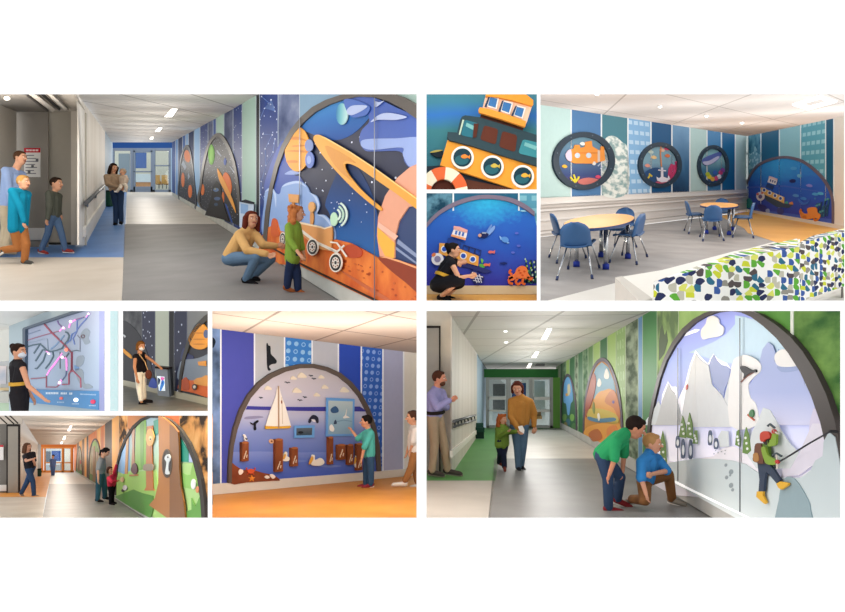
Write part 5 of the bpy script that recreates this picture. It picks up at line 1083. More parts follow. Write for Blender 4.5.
poly('lit_edge', RM.front(8.4), rect(105.5, 308, 109, 414), EM('#f4f4f2', .55), 0, .01, pi_); ib = poly('icon_band', RM.front(8.4), rect(110.5, 308, 117.5, 414), M('#c9e6ea', .5), 0, .01, pi_)
for k in range(20): poly('icon', RM.front(8.4), ell(113.2, 315+k*5, 1.3, 1.5, 0, 10), M('#cfe6ea'), .01, .003, ib)
person('woman in a black sleeveless dress, yellow belt and face mask at the route map', 10.4, 108, 105, dict(head=(18.8, 351.5), chest=(17.5, 364), pel=(19.5, 394), ls=(14, 364.5, .25), rs=(22, 366, -.15), re=(28.5, 386, -.35), rh=(42.5, 397.5, -.4), le=(27, 389, .1), lh=(32, 397, .15), lk=(21, 420, .05), la=(21, 445, .05), rk=(20, 420, -.05), ra=(20, 445, -.05)),
       skin='#c99478', dress='#232125', sleeve=0, belt='#c99a3e', hair='#2a1b16', hair_style='bun', shoe=None, face=80, mask='#d3dbe6', clipy=[(1, 413.2, 1)])

# ------------------------------------------------------------------ 6 kiosk under the space wall
ROOM = RK = Room(*OPEN['kiosk'], 165, 352, 1.35, 1.4)
z = zz(118, 306, 5.564); zk = zz(150, 308, 5.774)
def kf(x): return 397+.235*(x-172)
def km(x): return 391.2+.2*(x-172)-(1.5 if x < 160 else 0)
KW = RK.vwall((172, kf(172)), (207, kf(207)))
tag(shell('floor', RK.floor, [(120, 414), (120, kf(120)), (211, kf(211)), (211, 414)], noisy('#7d7a6e', '#6d6a5f', 1.2, .3, .7, .3)), 'dark glossy floor before the small kiosk', 'floor')
DKN = stars('#151b38', '#c9d0e4', 3.0, .085, '#1d2546'); ROCKG = noisy('#3a3c42', '#6d6e70', 1.4, .38, .66, .7, 6, .4)
strip_wall('wall_right', KW, [(119, ROCKG), (142, DKN), (155, M('#b7beac', .5)), (169, M('#15161c')), (174, DKN), (187, M('#7d8084')), 212], lambda x: 307, kf, 'dim wall of star bands with a pale green pier behind the woman', 0, ('#6f7480', .4))
tag(shell('baseboard_right', KW, [(119, km(119)), (212, km(212)), (212, kf(212)), (119, kf(119))], M('#b5b09c'), None, .02, .05), 'pale base ledge under the dim star wall', 'baseboard', None, 'structure')
mL = empty('mural', KW.hit(130, 384), 'dark arched mural edge with an orange ringed shape behind the woman', 'mural')
poly('backdrop', KW, sm([(100, 330), (118, 320), (130, 324), (140, 336), (147, 352), (152, 370), (154, 387), (100, 383)]), M('#33343a'), 0, .012, mL)
poly('planet_ring', KW, sm(z([(28, 238), (45, 250), (70, 272), (76, 292), (60, 285), (30, 258)])), M('#e09a3a'), .012, .02, mL); poly('meteor', KW, sm(z([(28, 158), (42, 168), (36, 176)])), M('#cfd4d8'), .012, .015, mL)
poly('planet_glow', KW, sm(z([(170, 440), (190, 400), (212, 420), (214, 456), (178, 452)])), M('#3a55b0'), .012, .015, mL)
mR = empty('mural', KW.hit(180, 392), 'cropped arched space mural with orange planet and rover right of the kiosk', 'mural')
KI = [(180.6, 392.2), (181.5, 378), (184.5, 360), (190, 343), (197, 330), (206, 321), (214, 316), (214, 400)]; KO = [(178, 391.7), (179, 376), (182.2, 357), (187.5, 339), (194.5, 325.5), (204, 316), (214, 310)]
poly('backdrop', KW, KI, M('#3d4049'), 0, .012, mR); poly('arch_frame', KW, KO+KI[:7][::-1], M('#3a3834', .5), 0, .06, mR)
def K_(n, q, c, o=.014, t=.02, s=True, lab=None): return poly(n, KW, sm(q) if s else q, M(c, .5), o, t, mR, lab)
K_('planet', z([(390, 190), (405, 150), (440, 105), (462, 95), (490, 120), (498, 140), (498, 215), (470, 240), (430, 238), (405, 220)]), '#e79a2e', .03, .03, True, 'orange planet')
for y in (150, 185, 212): K_('cloud_band', z([(415, y), (450, y-4), (488, y), (450, y+5)]), '#c97c24', .06, .004)
K_('moon', zk(ell(322, 150, 13, 24)), '#4f5f8a', .06, .02, False); K_('nebula', zk([(175, 290), (195, 230), (215, 260), (250, 280), (240, 300), (205, 310)]), '#283262', .02, .01)
K_('cloud', zk([(170, 330), (190, 300), (240, 295), (290, 285), (345, 260), (360, 260), (360, 420), (170, 420)]), '#7d8a9c', .016, .015)
K_('ground', zk([(165, 470), (170, 430), (190, 410), (205, 400), (215, 415), (240, 418), (280, 415), (345, 420), (370, 420), (370, 520), (250, 490)]), '#d4642a', .03, .02); K_('rock', zk([(185, 425), (200, 402), (222, 420), (225, 470), (190, 470)]), '#b44f26', .05, .01)
K_('rover', zk([(250, 420), (270, 405), (300, 400), (320, 388), (345, 392), (345, 455), (258, 440)]), '#dd9a4c', .05, .02, False, 'tan rover'); K_('rover_camera', zk([(275, 310), (320, 305), (320, 335), (280, 332)]), '#dc9540', .05, .02, False)
K_('wheel', zk(ell(255, 456, 13, 17)), '#4a4440', .07, .02, False); K_('hub', zk(ell(255, 456, 7, 9)), '#d6cfc4', .09, .01, False)
kd = RK.fd(397)-.3
kp = RK.front(kd); kb = empty('kiosk', at(164, 397, kd), 'grey floor kiosk with a lit picture and dark top by the pale pier', 'kiosk')
poly('body', kp, z([(208, 345), (275, 352), (286, 505), (222, 498)]), M('#8791a0', .45), 0, .25, kb, None); poly('side', kp, z([(275, 352), (288, 350), (298, 500), (286, 506)]), M('#525a66', .45), 0, .22, kb)
poly('top', kp, z([(205, 336), (282, 343), (282, 354), (206, 347)]), M('#2c211f', .4), 0, .3, kb); pcx = poly('lit_picture', kp, z([(218, 390), (258, 394), (262, 472), (228, 470)]), EM('#d5e3ee', .8), .25, .01, kb)
for q, c in (([(238, 395), (258, 400), (250, 415), (240, 412)], '#d66ab0'), ([(222, 400), (236, 412), (226, 440)], '#2c3a52'), ([(246, 410), (258, 430), (240, 470), (232, 462)], '#4a86d0'), ([(240, 420), (250, 425), (244, 440)], '#243a90')): poly('picture_shape', kp, sm(z(q)), EM(c, .5), .26, .003, pcx)
person('woman in a black tank top and beige cropped trousers touching the kiosk', RK.fd(404), 68, 70, dict(head=(140.8, 346), chest=(139.5, 357), pel=(141, 372.5), ls=(143, 354.5, .25), rs=(135.5, 356.5, -.2), le=(151, 360, .1), lh=(158.5, 366, 0), re=(134.5, 367, -.3), rh=(137, 378, -.3), lk=(143, 388, .1), la=(144.5, 400, .2), rk=(139.5, 389, -.1), ra=(141.5, 403, -.1), rt=(147, 405.2, -.1), lt=(150.5, 401, .2)),
       skin='#b9805e', shirt='#1b171a', sleeve=0, pants='#efe6d6', leg=.75, hair='#75491f', hair_style='bob', shoe='#1a1718', sole='#2a2626', face=55, pitch=12, mask='#e6e2dd')
bgd = RK.fd(404)-.35
hb_ = empty('handbag', at(147.5, 378, bgd), 'dark brown shoulder bag hanging at the hip of the woman by the kiosk', 'handbag')
b = bmesh.new(); sph(b, at(148.5, 374.5, bgd), (.09, .06, .13)); remesh('bag', b, .012, M('#5a2d20'), hb_)
bar('strap', [at(148, 371, bgd), at(145, 362, bgd), at(139, 354, bgd)], .012, M('#b58f62'), hb_)

# ------------------------------------------------------------------ 7 forest corridor
TK = .5
ROOM = RF = Room(*OPEN['forest'], 55.5, 459, 1.35, 1.2)
z3 = zz(0, 410, 5.464); z4 = zz(100, 410, 5.464); z7 = zz(35, 412, 8.743); z9 = zz(125, 412, 5.667)
def fbase(x): return 459+.66*(x-55.5)
def fmur(x): return 459+.605*(x-55.5)
def ftop(x): return 457.8-.715*(x-55.5)
FW = RF.vwall((80, fbase(80)), (150, fbase(150)))
DGF = noisy('#8b8986', '#7b7976', 1.2, .3, .7, .3); OGF = noisy('#e39a3f', '#d48a30', 1, .3, .7, .3)
tag(shell('floor', RF.floor, [(42, 521), (49, 484), (125, 484), (175, 521)], DGF), 'grey vinyl floor of the forest corridor', 'floor')
tag(shell('floor', RF.floor, [(49, 484), (51.5, 472.4), (52, 470.6), (73, 470.6), (88, 472.4), (125, 484)], noisy('#cfcbc4', '#c2beb7', 1, .3, .7, .35)), 'pale floor band near the forest corridor doors', 'floor')
tag(shell('floor', RF.floor, [(-4, 521), (-4, 497), (45.7, 497), (42, 521)], BE), 'pale beige floor in front of the walking woman', 'floor')
tag(shell('floor', RF.floor, [(-4, 497), (-4, 488), (12, 488), (34, 472.4), (51.7, 472.4), (45.8, 497)], OGF), 'orange floor strip beside the walking woman', 'floor')
tag(shell('ceiling', RF.ceil, [(18.5, 413), (39, 444.5), (75.5, 444.5), (121, 413)], tiles('#cbc3ba', '#a59c93', 1.6, 5, .07)), 'beige tiled ceiling of the forest corridor', 'ceiling')
for i, q in enumerate(([(67, 431.5), (70, 425.5), (72.5, 425.5), (69.8, 431.5)], [(62.3, 440), (64, 436), (66.2, 436), (64.8, 440)], [(60, 444), (61, 441.8), (63, 441.8), (62.2, 444)])):
    troffer(RF.ceil, q, ['slim ceiling light nearest the front of the forest corridor', 'middle slim ceiling light of the forest corridor', 'slim ceiling light closest to the forest corridor doors'][i], 'lights in the forest corridor ceiling')
dE = RF.fd(472.4); W = RF.front(dE); B = RF.front(dE*1.15)
tag(shell('trim_3', W, rect(38, 444, 77, 447), M('#c96f36')), 'orange header over the glass doors of the forest corridor', 'trim', None, 'structure')
tag(shell('wall_back', B, rect(36, 444, 80, 474), M('#e9e4e2', .8)), 'bright lobby wall behind the forest corridor doors', 'wall', None, 'structure')
ORW = M('#d88a4a', .5)
dr = shell('door_2', W, rect(40, 447, 73, 448.6), ORW, None, 0, .2); tag(dr, 'orange framed glass doors closing the forest corridor', 'door', None, 'structure')
for x, w in ((41, 2.4), (62.5, 1.8), (71.5, 2), (44.5, .8)): shell('door_frame', W, rect(x-w/2, 447, x+w/2, 472.4), ORW, None, .02, .2, dr)
for a in (rect(41, 470.8, 73, 472.6), rect(44, 462.5, 72, 463.3)): shell('door_rail', W, a, ORW, None, .02, .2, dr)
for a in (rect(44, 448.5, 61.6, 471), rect(63.4, 448.5, 70.5, 471)): poly('pane', W, a, glass(), -.06, .01, dr)
B2 = RF.front(dE*1.1)
for q, c, l, n in ((rect(51.5, 451, 60, 461), '#3f62b0', 'blue picture seen through the forest corridor doors', 'wall_picture'), (rect(45, 451.5, 50, 462), '#6f7684', 'dark grey picture beside the blue one past the doors', 'wall_picture'), (rect(64.5, 449.5, 70, 470), '#f4efe6', 'white blind beyond the narrow side pane', 'window_blind')): thing_poly(n, l, 'picture' if n == 'wall_picture' else 'blind', B2, q, M(c), 0, .3)
ds = thing_poly('reception_desk', 'white reception desk past the forest corridor doors', 'desk', B2, rect(44, 465, 60, 471), M('#c3c9d2'), .3, .8); poly('desk_top', B2, rect(44, 463.6, 60, 465), M('#f0f2f4'), .3, 1.0, ds)
# left wall and partition
def fl_(y): return 0
LF = RF.vwall((18.3, 493), (37, 476.3))
tag(shell('wall_left', LF, [(18.8, 413), (22, 415.5), (38, 441), (38, 475.5), (18.5, 493)], M('#cfc8c0', .6)), 'cream wall behind the woman walking in the forest corridor', 'wall')
tag(shell('wall_left', LF, [(37.8, 440), (41, 444.5), (41, 473), (37.8, 476)], M('#8f8d88')), 'grey wall end by the forest corridor doors', 'wall')
dP = RF.fd(493.3); PF = RF.front(dP)
tag(shell('wall_left', RF.front(dP*1.02), [(-3, 413), (20, 413), (20, 494), (-3, 494)], M('#77736d')), 'dark grey recess behind the folding panel of the forest corridor', 'wall')
pt_ = empty('folding_partition', at(13, 493, dP), 'grey folding partition panel at the front of the forest corridor', 'partition')
poly('panel', PF, rect(7, 426, 18, 492.6), M('#9a958c', .5), 0, .1, pt_)
for x in (18.8, 7): poly('edge_seal', PF, rect(x-.6, 425, x+.6, 493), M('#2d2a29'), 0, .12, pt_)
poly('top_cap', PF, rect(7, 424.6, 18, 426.4), M('#2d2a29'), 0, .12, pt_)
tag(shell('ceiling', PF, [(-3, 413), (22, 413), (22, 424), (-3, 424)], M('#c9c0b4'), None, .0), 'cream header over the forest corridor partition', 'ceiling')
h_ = bpy.data.objects['ceiling']
for a in ([(2, 413), (14, 424)], [(7, 413), (18, 423.5)], [(-3, 415), (7, 424)]): poly('partition_track', PF, stroke(a, 1.2), M('#3a3632'), 0, .02, pt_)
ns = thing_poly('notice', 'white notice with a red heading left of the forest corridor panel', 'notice', RF.front(dP*1.015), rect(-2, 445, 3.4, 460), M('#eeeae6'), 0, .02); poly('heading', RF.front(dP*1.015), rect(-2, 445, 3.4, 447), M('#c5404a'), .02, .005, ns)
tag(shell('baseboard_left', RF.front(dP*1.01), rect(-3, 485, 6.4, 491), M('#dcd9d4')), 'pale kick board left of the forest corridor panel', 'baseboard', None, 'structure')
bn = empty('waste_bin', RF.fp(39, 477), 'dark green bin by the forest corridor doors', 'bin'); bp = RF.front(RF.fd(477)); poly('body', bp, rect(37.4, 470, 40, 476.6), M('#2b4a40'), 0, .4, bn); poly('lid', bp, rect(37.2, 469, 40.2, 470), M('#1f2f2a'), 0, .45, bn)
# right wall
BARK = noisy('#2a1c14', '#c98d50', 2.2, .46, .56, .8, 10, .3, 1.0, '#dfae74', 'UV', .5)
OR1 = noisy('#d98348', '#b9653a', 1, .3, .7); OR2 = M('#e2a45c')
strip_wall('wall_right', FW, [(74, OR1), (77, M('#6f4f36')), (79, OR2), (82, noisy('#5a4634', '#8a6f52', 1.5)), (84.5, OR2), (86.5, M('#3a3029')), (88.5, OR1), (97, OR2), (100.5, OR1), (104.8, M('#4f463f')), (112, OR2), (119, BARK), (127.5, M('#d9843f')), (150, M('#cf6b3c')), (179.5, BARK), 208.2], ftop, fbase, 'orange and bark banded wall with the forest murals', 0, ('#c9a276', .3))
tag(shell('baseboard_right', FW, [(74, fmur(74)), (212, fmur(212)), (212, fbase(212)), (74, fbase(74))], M('#b4b3ac'), None, .03, .05), 'grey base ledge under the forest murals', 'baseboard', None, 'structure')
zf = zz(35, 412, 8.743)
def small_arch(cx_, w, yt, label):
    x0, x1 = cx_-w, cx_+w
    o = [(x0, fmur(x0)), (x0+.3, yt+18), (x0+w*.4, yt+6), (cx_, yt), (x1-w*.4, yt+5), (x1-.3, yt+20), (x1, fmur(x1))]; o = smo(o, 4)
    i = [(cx_+(p[0]-cx_)*.86, p[1]+(1.2 if p[1] < fmur(cx_)-3 else 0)) for p in o]
    r = empty('mural', FW.hit(cx_, fmur(cx_)), label, 'mural'); poly('backdrop', FW, i, noisy('#7f8068', '#b3a284', 1.5, .4, .6), 0, .02, r); poly('arch_frame', FW, o+i[::-1], M('#4a443e'), 0, .07, r); return r, x0, x1
r_, a, b = small_arch(79, 3.2, 446, 'farthest arched forest mural')
poly('tree_trunk', FW, [(78, 450), (79.2, 450), (79.4, 472), (77.6, 471)], M('#7a5a40'), .02, .03, r_); poly('grass', FW, [(76.3, 468), (81.8, 471), (81.8, 475), (76.3, 471.5)], M('#557a45'), .02, .02, r_); poly('creature', FW, ell(80.5, 462, .8, 2), M('#a9504a'), .02, .03, r_)
r_, a, b = small_arch(94.5, 6.2, 438.5, 'middle arched forest mural behind the woman in grey')
poly('leaf_crown', FW, sm([(92, 444), (95, 441), (98, 445), (98.5, 452), (94, 450)]), M('#7fae55'), .02, .02, r_); poly('tree_trunk', FW, [(93.5, 446), (95, 446), (95.4, 482), (92.6, 481)], M('#8a6a4c'), .02, .03, r_); poly('tree_trunk', FW, [(97, 448), (98, 448), (98.4, 484), (96.6, 483)], M('#96765a'), .02, .02, r_); poly('grass', FW, [(89, 473), (99.8, 479), (99.8, 486), (89, 479.5)], M('#61814c'), .02, .02, r_)
# large forest mural
FO = [(114.2, 494.5), (114.5, 480), (116, 464), (119.5, 450), (125, 437), (132, 426), (140, 419), (149, 415), (160, 415.5), (170, 420), (180, 429), (189, 443), (196, 460), (201, 479), (204, 500), (205.5, 521)]
FI = [(115.6, 495.4), (115.9, 480), (117.5, 465), (121, 452), (126.5, 439.5), (133, 429), (141, 421.5), (149, 417.8), (159, 418), (168, 422.3), (177, 430.8), (185.5, 444), (192.3, 460.5), (197, 479), (200, 499), (201.5, 521)]
mf = empty('mural', FW.hit(150, 516), 'large arched forest mural with a brown tree trunk and a squirrel hollow', 'mural')
poly('backdrop', FW, FI+[(150, 521)], ramp([(0, '#a9cf72'), (.4, '#b4d88a'), (.75, '#bfd9d6'), (1, '#a9c6d6')], noise=.1), 0, .02, mf)
poly('arch_frame', FW, FO+FI[::-1], M('#433f3d', .8), 0, .09, mf)
def G_(n, q, c, o=.02, t=.02, s=True, lab=None, par=None): return poly(n, FW, sm(q) if s else q, M(c, .5) if isinstance(c, str) else c, o, t, par or mf, lab)
G_('sky_panel', z4([(85, 330), (100, 240), (130, 160), (160, 120), (165, 330), (130, 350)]), '#7fb2e2', .021, .01, False)
G_('tree_trunk', z4([(145, 110), (158, 100), (150, 350), (135, 350)]), '#b98a5c', .035, .02, False); G_('tree_trunk', z4([(172, 95), (190, 80), (186, 200), (190, 330), (170, 330), (176, 200)]), '#b3795a', .035, .02, False)
G_('leaf_band', z4([(195, 100), (215, 60), (250, 40), (252, 320), (215, 330), (190, 300)]), '#7fba45', .03, .015, False); G_('leaf_band', z4([(218, 60), (240, 55), (238, 320), (222, 325)]), '#5f9e3a', .046, .006, False)
G_('leaf_band', z4([(292, 60), (318, 50), (318, 130), (298, 140)]), '#2f9a86', .03, .015, False); G_('leaf_band', z4([(425, 130), (480, 220), (485, 285), (425, 280)]), '#1f9a83', .03, .015, False, 'teal leaf band'); G_('leaf_band', z4([(485, 235), (505, 270), (508, 285), (485, 285)]), '#b9c8ee', .03, .012, False)
ow = G_('tree_trunk', z4([(255, 90), (288, 85), (284, 200), (286, 320), (290, 430), (298, 440), (240, 440), (252, 420), (250, 320), (252, 200)]), '#b9713f', .05, .03, False, 'trunk with owl')
G_('owl', z4(ell(272, 150, 22, 48)), '#dba45a', .08, .03, False, 'tan owl', ow); G_('owl_face', z4(ell(274, 155, 9, 14)), '#e9c88a', .11, .008, False, None, ow); G_('owl_eye', z4(ell(275, 160, 3.5, 5)), '#2a1f16', .118, .005, False, None, ow)
G_('nest', z4([(235, 310), (245, 296), (285, 296), (292, 310), (285, 330), (240, 330)]), '#8d7c6c', .09, .03); G_('bat', z4([(168, 330), (176, 300), (188, 290), (200, 305), (202, 340), (186, 352)]), '#5c2c3c', .06, .03, True, 'dark hanging bat')
G_('branch', z4(stroke([(160, 358), (205, 355)], 8)), '#b9713f', .06, .03, False)
G_('meadow', z4([(75, 470), (85, 370), (140, 345), (220, 335), (305, 330), (320, 440), (300, 520), (180, 500)]), '#9cc763', .028, .015, False); G_('grass', z4([(78, 474), (110, 462), (180, 435), (230, 455), (290, 470), (290, 540), (276, 592), (180, 540)]), '#4f8a32', .045, .02, False, 'dark green grass')
G_('meadow', z4([(430, 290), (520, 290), (560, 420), (565, 600), (450, 600)]), '#b3d98a', .028, .015, False); G_('hill', z4([(430, 340), (480, 355), (540, 350), (545, 430), (430, 410)]), '#8fc763', .045, .01); G_('grass', z4([(465, 600), (470, 555), (500, 545), (498, 480), (520, 530), (545, 470), (552, 560), (560, 640)]), '#5f9e3c', .06, .03, False, 'spiky green grass')
G_('pine', z4([(495, 340), (510, 280), (530, 345), (545, 400), (495, 400)]), '#8fc25a', .06, .015, False)
for q, c, n in ((ell(508, 405, 12, 28), '#e9ecec', 'rabbit'), (ell(530, 435, 8, 18), '#d98a5a', 'fox'), (ell(120, 380, 10, 14), '#d9b48a', 'deer'), (ell(135, 425, 12, 14), '#d3cdd0', 'skunk'), (ell(122, 440, 6, 8), '#3a3236', 'skunk_tail')): G_(n, z4(q), c, .08, .025, False)
bt_ = G_('tree_trunk', z4([(318, 35), (345, 40), (372, 60), (400, 85), (426, 120), (430, 200), (432, 320), (440, 420), (455, 500), (468, 610), (380, 600), (268, 520), (300, 480), (318, 400), (322, 250)]), '#ad7038', .09, .05, False, 'big brown trunk')
G_('bark_shade', z4([(380, 75), (400, 88), (425, 122), (430, 200), (432, 320), (440, 420), (455, 500), (468, 610), (380, 600)]), '#83552e', .14, .006, False, None, bt_)
G_('hollow', z4(ell(365, 292, 24, 74)), '#2a2320', .14, .012, False, 'dark hollow', bt_); G_('hollow_rim', z4(stroke(ell(365, 292, 25, 76)+[(390, 292)], 6)), '#55402f', .14, .02, False, None, bt_)
G_('squirrel', z4([(352, 265), (362, 245), (378, 245), (384, 268), (374, 290), (372, 330), (378, 350), (356, 348), (360, 310), (362, 285)]), '#cfd6dc', .155, .03, True, 'pale grey squirrel'); G_('squirrel_eye', z4(ell(370, 258, 4, 5)), '#1d1d22', .185, .005, False)
# people
person('woman with a dark top and jeans walking away from the folding partition', RF.fd(496), 56, 80, dict(head=(27.3, 447), chest=(29, 455), pel=(30.3, 468), lh=(34, 461, -.5), le=(35, 465, .1), rh=(33, 459, -.8), re=(26, 461, -.6), lk=(27, 482), la=(21.5, 493), rk=(33, 482), ra=(34, 495), rt=(39.5, 497.3), lt=(23.5, 497)),
       shirt='#2b2a31', sleeve=.3, pants='#34507a', hair='#5e4030', hair_style='long', shoe='#8a7a6c', sole='#efece6', face=80, shirt_long=0, skin='#cf9c84')
person('person in blue scrubs standing far off before the forest corridor doors', RF.fd(475.5), 24, 0, dict(head=(53, 456.5), chest=(53, 459.8), pel=(53, 466), lh=(51, 465), rh=(55, 465), la=(53.9, 474.8), ra=(52.2, 474.8)), shirt='#5f76ac', sleeve=.4, pants='#5872aa', hair='#2a211d', shoe='#32405f')
person('woman in a grey shirt and jeans bending her head beside the girl in red', RF.fd(502), 57, 105, dict(head=(105.8, 452), chest=(101.5, 460), pel=(100.5, 473), lh=(104, 475, .5), le=(103, 468, .5), rh=(98.3, 479.5, -.5), re=(98, 470, -.5), lk=(104.5, 486, .2), la=(104.8, 497, .3), rk=(98.5, 488), ra=(97.5, 499.5), rt=(101.5, 501.5), lt=(108.5, 498.5, .3)),
       shirt='#8c949a', sleeve=.45, pants='#3a6478', hair='#1c1718', hair_style='pony', shoe='#1f1c1d', sole='#d8d4d0', face=90, pitch=25, skin='#d2a288', width=1.1)
person('girl in a red jacket and black trousers reaching up beside the woman in grey', RF.fd(505), 39, 80, dict(head=(109.8, 470), chest=(111.8, 477), pel=(111.8, 485.5), lh=(116.3, 465), le=(114.5, 472), rh=(116, 481, -.3), re=(112, 482, -.4), lk=(112.5, 493.5, .1), la=(112.5, 502, .1), rk=(110.8, 494), ra=(110.5, 503)),
       shirt='#c2324a', sleeve=1, pants='#1d1b20', hair='#3a211a', hair_style='bob', shoe='#221d20', kid=True, face=70, width=1.2)
# ------------------------------------------------------------------ 8 sail boat mural room
TK = .7
ROOM = RS = Room(*OPEN['sail'], 314, 419, 1.15, 1.3)
z4 = zz(208, 390, 4.71); z5 = zz(280, 390, 4.71); za = zz(208, 308, 6.8); zb = zz(285, 308, 6.8); zc = zz(340, 400, 5.1); zd = zz(345, 308, 6.12)
def stp(x): return 327.4+.118*(x-212)
def sbs(x): return 495-.0965*(x-212)
def smb(x): return 484.3-.078*(x-212)
SW = RS.vwall((212, sbs(212)), (410, sbs(410)))
WD = noisy('#d08c48', '#c07a36', 1.2, .3, .7, .28, 5, .5, 3)
tag(shell('floor', RS.floor, [(208, 521), (208, sbs(208)), (420, sbs(420)), (420, 521)], noisy('#d6913f', '#c77f30', 1.6, .3, .7, .28)), 'orange floor of the sailing mural room', 'floor')
a_, b_ = RS.fp(210, 519), RS.fp(210, 495.3)
w_ = box('wall_left', a_, b_-a_, (.012, 0, 0), (0, 0, 2.45), M('#d9d3cb')); tag(w_, 'unseen cream side wall added to block stray lamp light from the sailing mural room', 'wall', None, 'structure')  # out of view; added to stop lamp light leaking onto the orange floor
RS.ceil.grid_axes(RS.dirv(997), RS.dirv(93))
tag(shell('ceiling', RS.ceil, [(208, 308), (420, 308), (420, 353.5), (212, 328.3), (208, 327.8)], tiles('#c6b8ab', '#8f8379', 1.45, 1.75, .05, .7, (.3, .2))), 'beige tiled ceiling of the sailing mural room', 'ceiling')
NVY = M('#4a50a6', .5); ICO = icons('#3f7fca', '#8fbde6', .16, .13, .3); ICO2 = icons('#3460b8', '#86a4de', .16, .13, .3)
PHO = ramp([(0, '#55586a'), (.35, '#8f95a8'), (.6, '#a9b0be'), (1, '#b3b4b4')], noise=.4, nscale=6)
swr = strip_wall('wall_left', SW, [(208, noisy('#3a4a62', '#7f9ccc', 1.5, .38, .62)), (220.9, NVY), (254.6, PHO), (284.6, ICO), (312.2, M('#b9bcc6', .5)), (338.4, M('#2f4cb0', .5)), (361.4, ICO2), (383, M('#a9aac6', .5)), (403.7, M('#e6e0d8', .6)), 420], stp, sbs, 'wall of printed blue bands around the sailing mural', 0, ('#eef1f6', 1.3))
poly('printed_rock', SW, sm(za([(30, 200), (52, 225), (42, 262), (30, 268)])), M('#15202e'), 0, .004, swr, 'dark printed rock')
poly('printed_whale', SW, sm(za([(398, 250), (404, 238), (412, 255), (425, 262), (428, 310), (450, 335), (468, 360), (460, 378), (435, 382), (415, 398), (428, 420), (410, 425), (402, 390), (400, 330)]), 3), M('#1f2228'), 0, .005, swr, 'dark printed whale breaching')
tag(shell('baseboard_left', SW, [(208, smb(208)), (420, smb(420)), (420, sbs(420)), (208, sbs(208))], M('#d5cfc4', .6), None, .03, .04), 'cream base board under the sailing mural', 'baseboard', None, 'structure')
so = [(228.6, smb(228.6)), (229, 462), (230.5, 446), (234, 428), (240, 410), (248, 395), (258, 383), (270, 374), (285, 367.5), (300, 364.3), (314, 364), (328, 367), (341, 373), (352, 382), (362, 394), (370, 409), (376, 426), (380, 446), (381.5, 471), (381.7, smb(381.7))]
si = [(231.8, smb(231.8)), (232.3, 462), (234, 446), (237.5, 430), (243.5, 412.5), (251, 398), (261, 386.5), (272.5, 378), (286, 371.7), (300, 368.3), (313.5, 368), (327, 371), (339, 376.7), (349.5, 385.3), (358.8, 396.5), (366.7, 411), (372.3, 427), (376, 447), (377.5, 471), (377.7, smb(377.7))]
ms = empty('mural', SW.hit(305, 478), 'semicircular sailing mural with a white sail boat and wooden posts', 'mural')
poly('backdrop', SW, si, ramp([(0, '#4a62b4'), (.2, '#5d74bd'), (.42, '#7f90c8'), (.55, '#aeb2cf'), (.75, '#c3c0cf'), (1, '#bdb8bd')]), 0, .015, ms)
poly('arch_frame', SW, so+si[::-1], M('#5d534d', .45), 0, .07, ms)
def H_(n, q, c, o=.016, t=.02, s=True, lab=None, par=None): return poly(n, SW, sm(q, 3) if s else q, M(c, .55) if isinstance(c, str) else c, o, t, par or ms, lab)
H_('horizon_band', [(247.5, 406), (262, 406.5), (300, 407), (360, 406.5), (365, 410), (367, 411.5), (300, 411), (246, 409.5)], '#3f3f96', .016, .01, False); H_('horizon_band', z4([(180, 126), (240, 122), (260, 130), (180, 138)]), '#8d8cae', .016, .006)
H_('water', [(233, 466), (233.2, 452), (260, 451.5), (300, 452.5), (345, 452), (374, 452), (376.8, 468), (377, 475.2), (233, 484)], ramp([(0, '#4359b2'), (.6, '#5a71c0'), (1, '#7d90cc')]), .016, .006, False)
for i, x in enumerate((308, 296, 330)): H_('wave', [(x-14, 456+i*5), (x, 454.8+i*5), (x+12, 456+i*5), (x, 457.5+i*5)], '#6f84c8', .022, .005)
for x, y, r in ((302, 375.5, 1), (321.5, 377, .65), (296.8, 390.5, 1), (325, 387, .75), (317, 394.8, .7), (344.5, 390, 1), (268, 388, .8), (293.5, 378, .7)): H_('cloud', [(x-4.2*r, y+1.8*r), (x-3*r, y-1*r), (x-.5*r, y-3*r), (x+2*r, y-1.6*r), (x+4.6*r, y+.6*r), (x+4.4*r, y+2.2*r), (x, y+2.4*r)], '#e6dcc8', .016, .02)
for x, y, s_ in ((287.5, 382.8, 1), (311, 376, .8), (314, 379, .8), (300, 400.5, .9), (305, 397.5, .7), (261, 398, .7)): H_('gull', stroke(smo([(x-2.6*s_, y-.6), (x-1.2*s_, y-.9), (x, y+.3), (x+1.2*s_, y-.7), (x+2.6*s_, y)], 2), .8), '#3a3f4e', .016, .012, False)
# sail boat
sb = H_('sail_boat_hull', z4([(270, 168), (330, 172), (388, 166), (392, 172), (384, 180), (272, 184)]), '#d9a83c', .05, .03, False, 'yellow hull')
H_('sail', [(277.8, 387.3), (279.4, 386), (281, 394), (286, 408), (291, 426), (266, 426.4), (270, 413), (276, 397)], '#eeebe4', .05, .03, False, 'white sail', sb); H_('mast', [(278.3, 386), (279.3, 386), (279.5, 428), (278.5, 428)], '#a98f76', .08, .02, False, None, sb); H_('sail_seam', [(281.5, 397), (282.3, 397), (283, 424), (282.2, 424)], '#cfc6b8', .08, .004, False, None, sb); H_('sail_mark', rect(281.2, 400.5, 282.3, 403.5), '#7a3b2c', .085, .004, False, None, sb)
H_('whale_tail', z4([(200, 152), (214, 158), (222, 150), (236, 142), (238, 150), (226, 162), (228, 186), (218, 188), (218, 166), (206, 162)]), '#1c1a22', .03, .02, True, 'black whale tail')
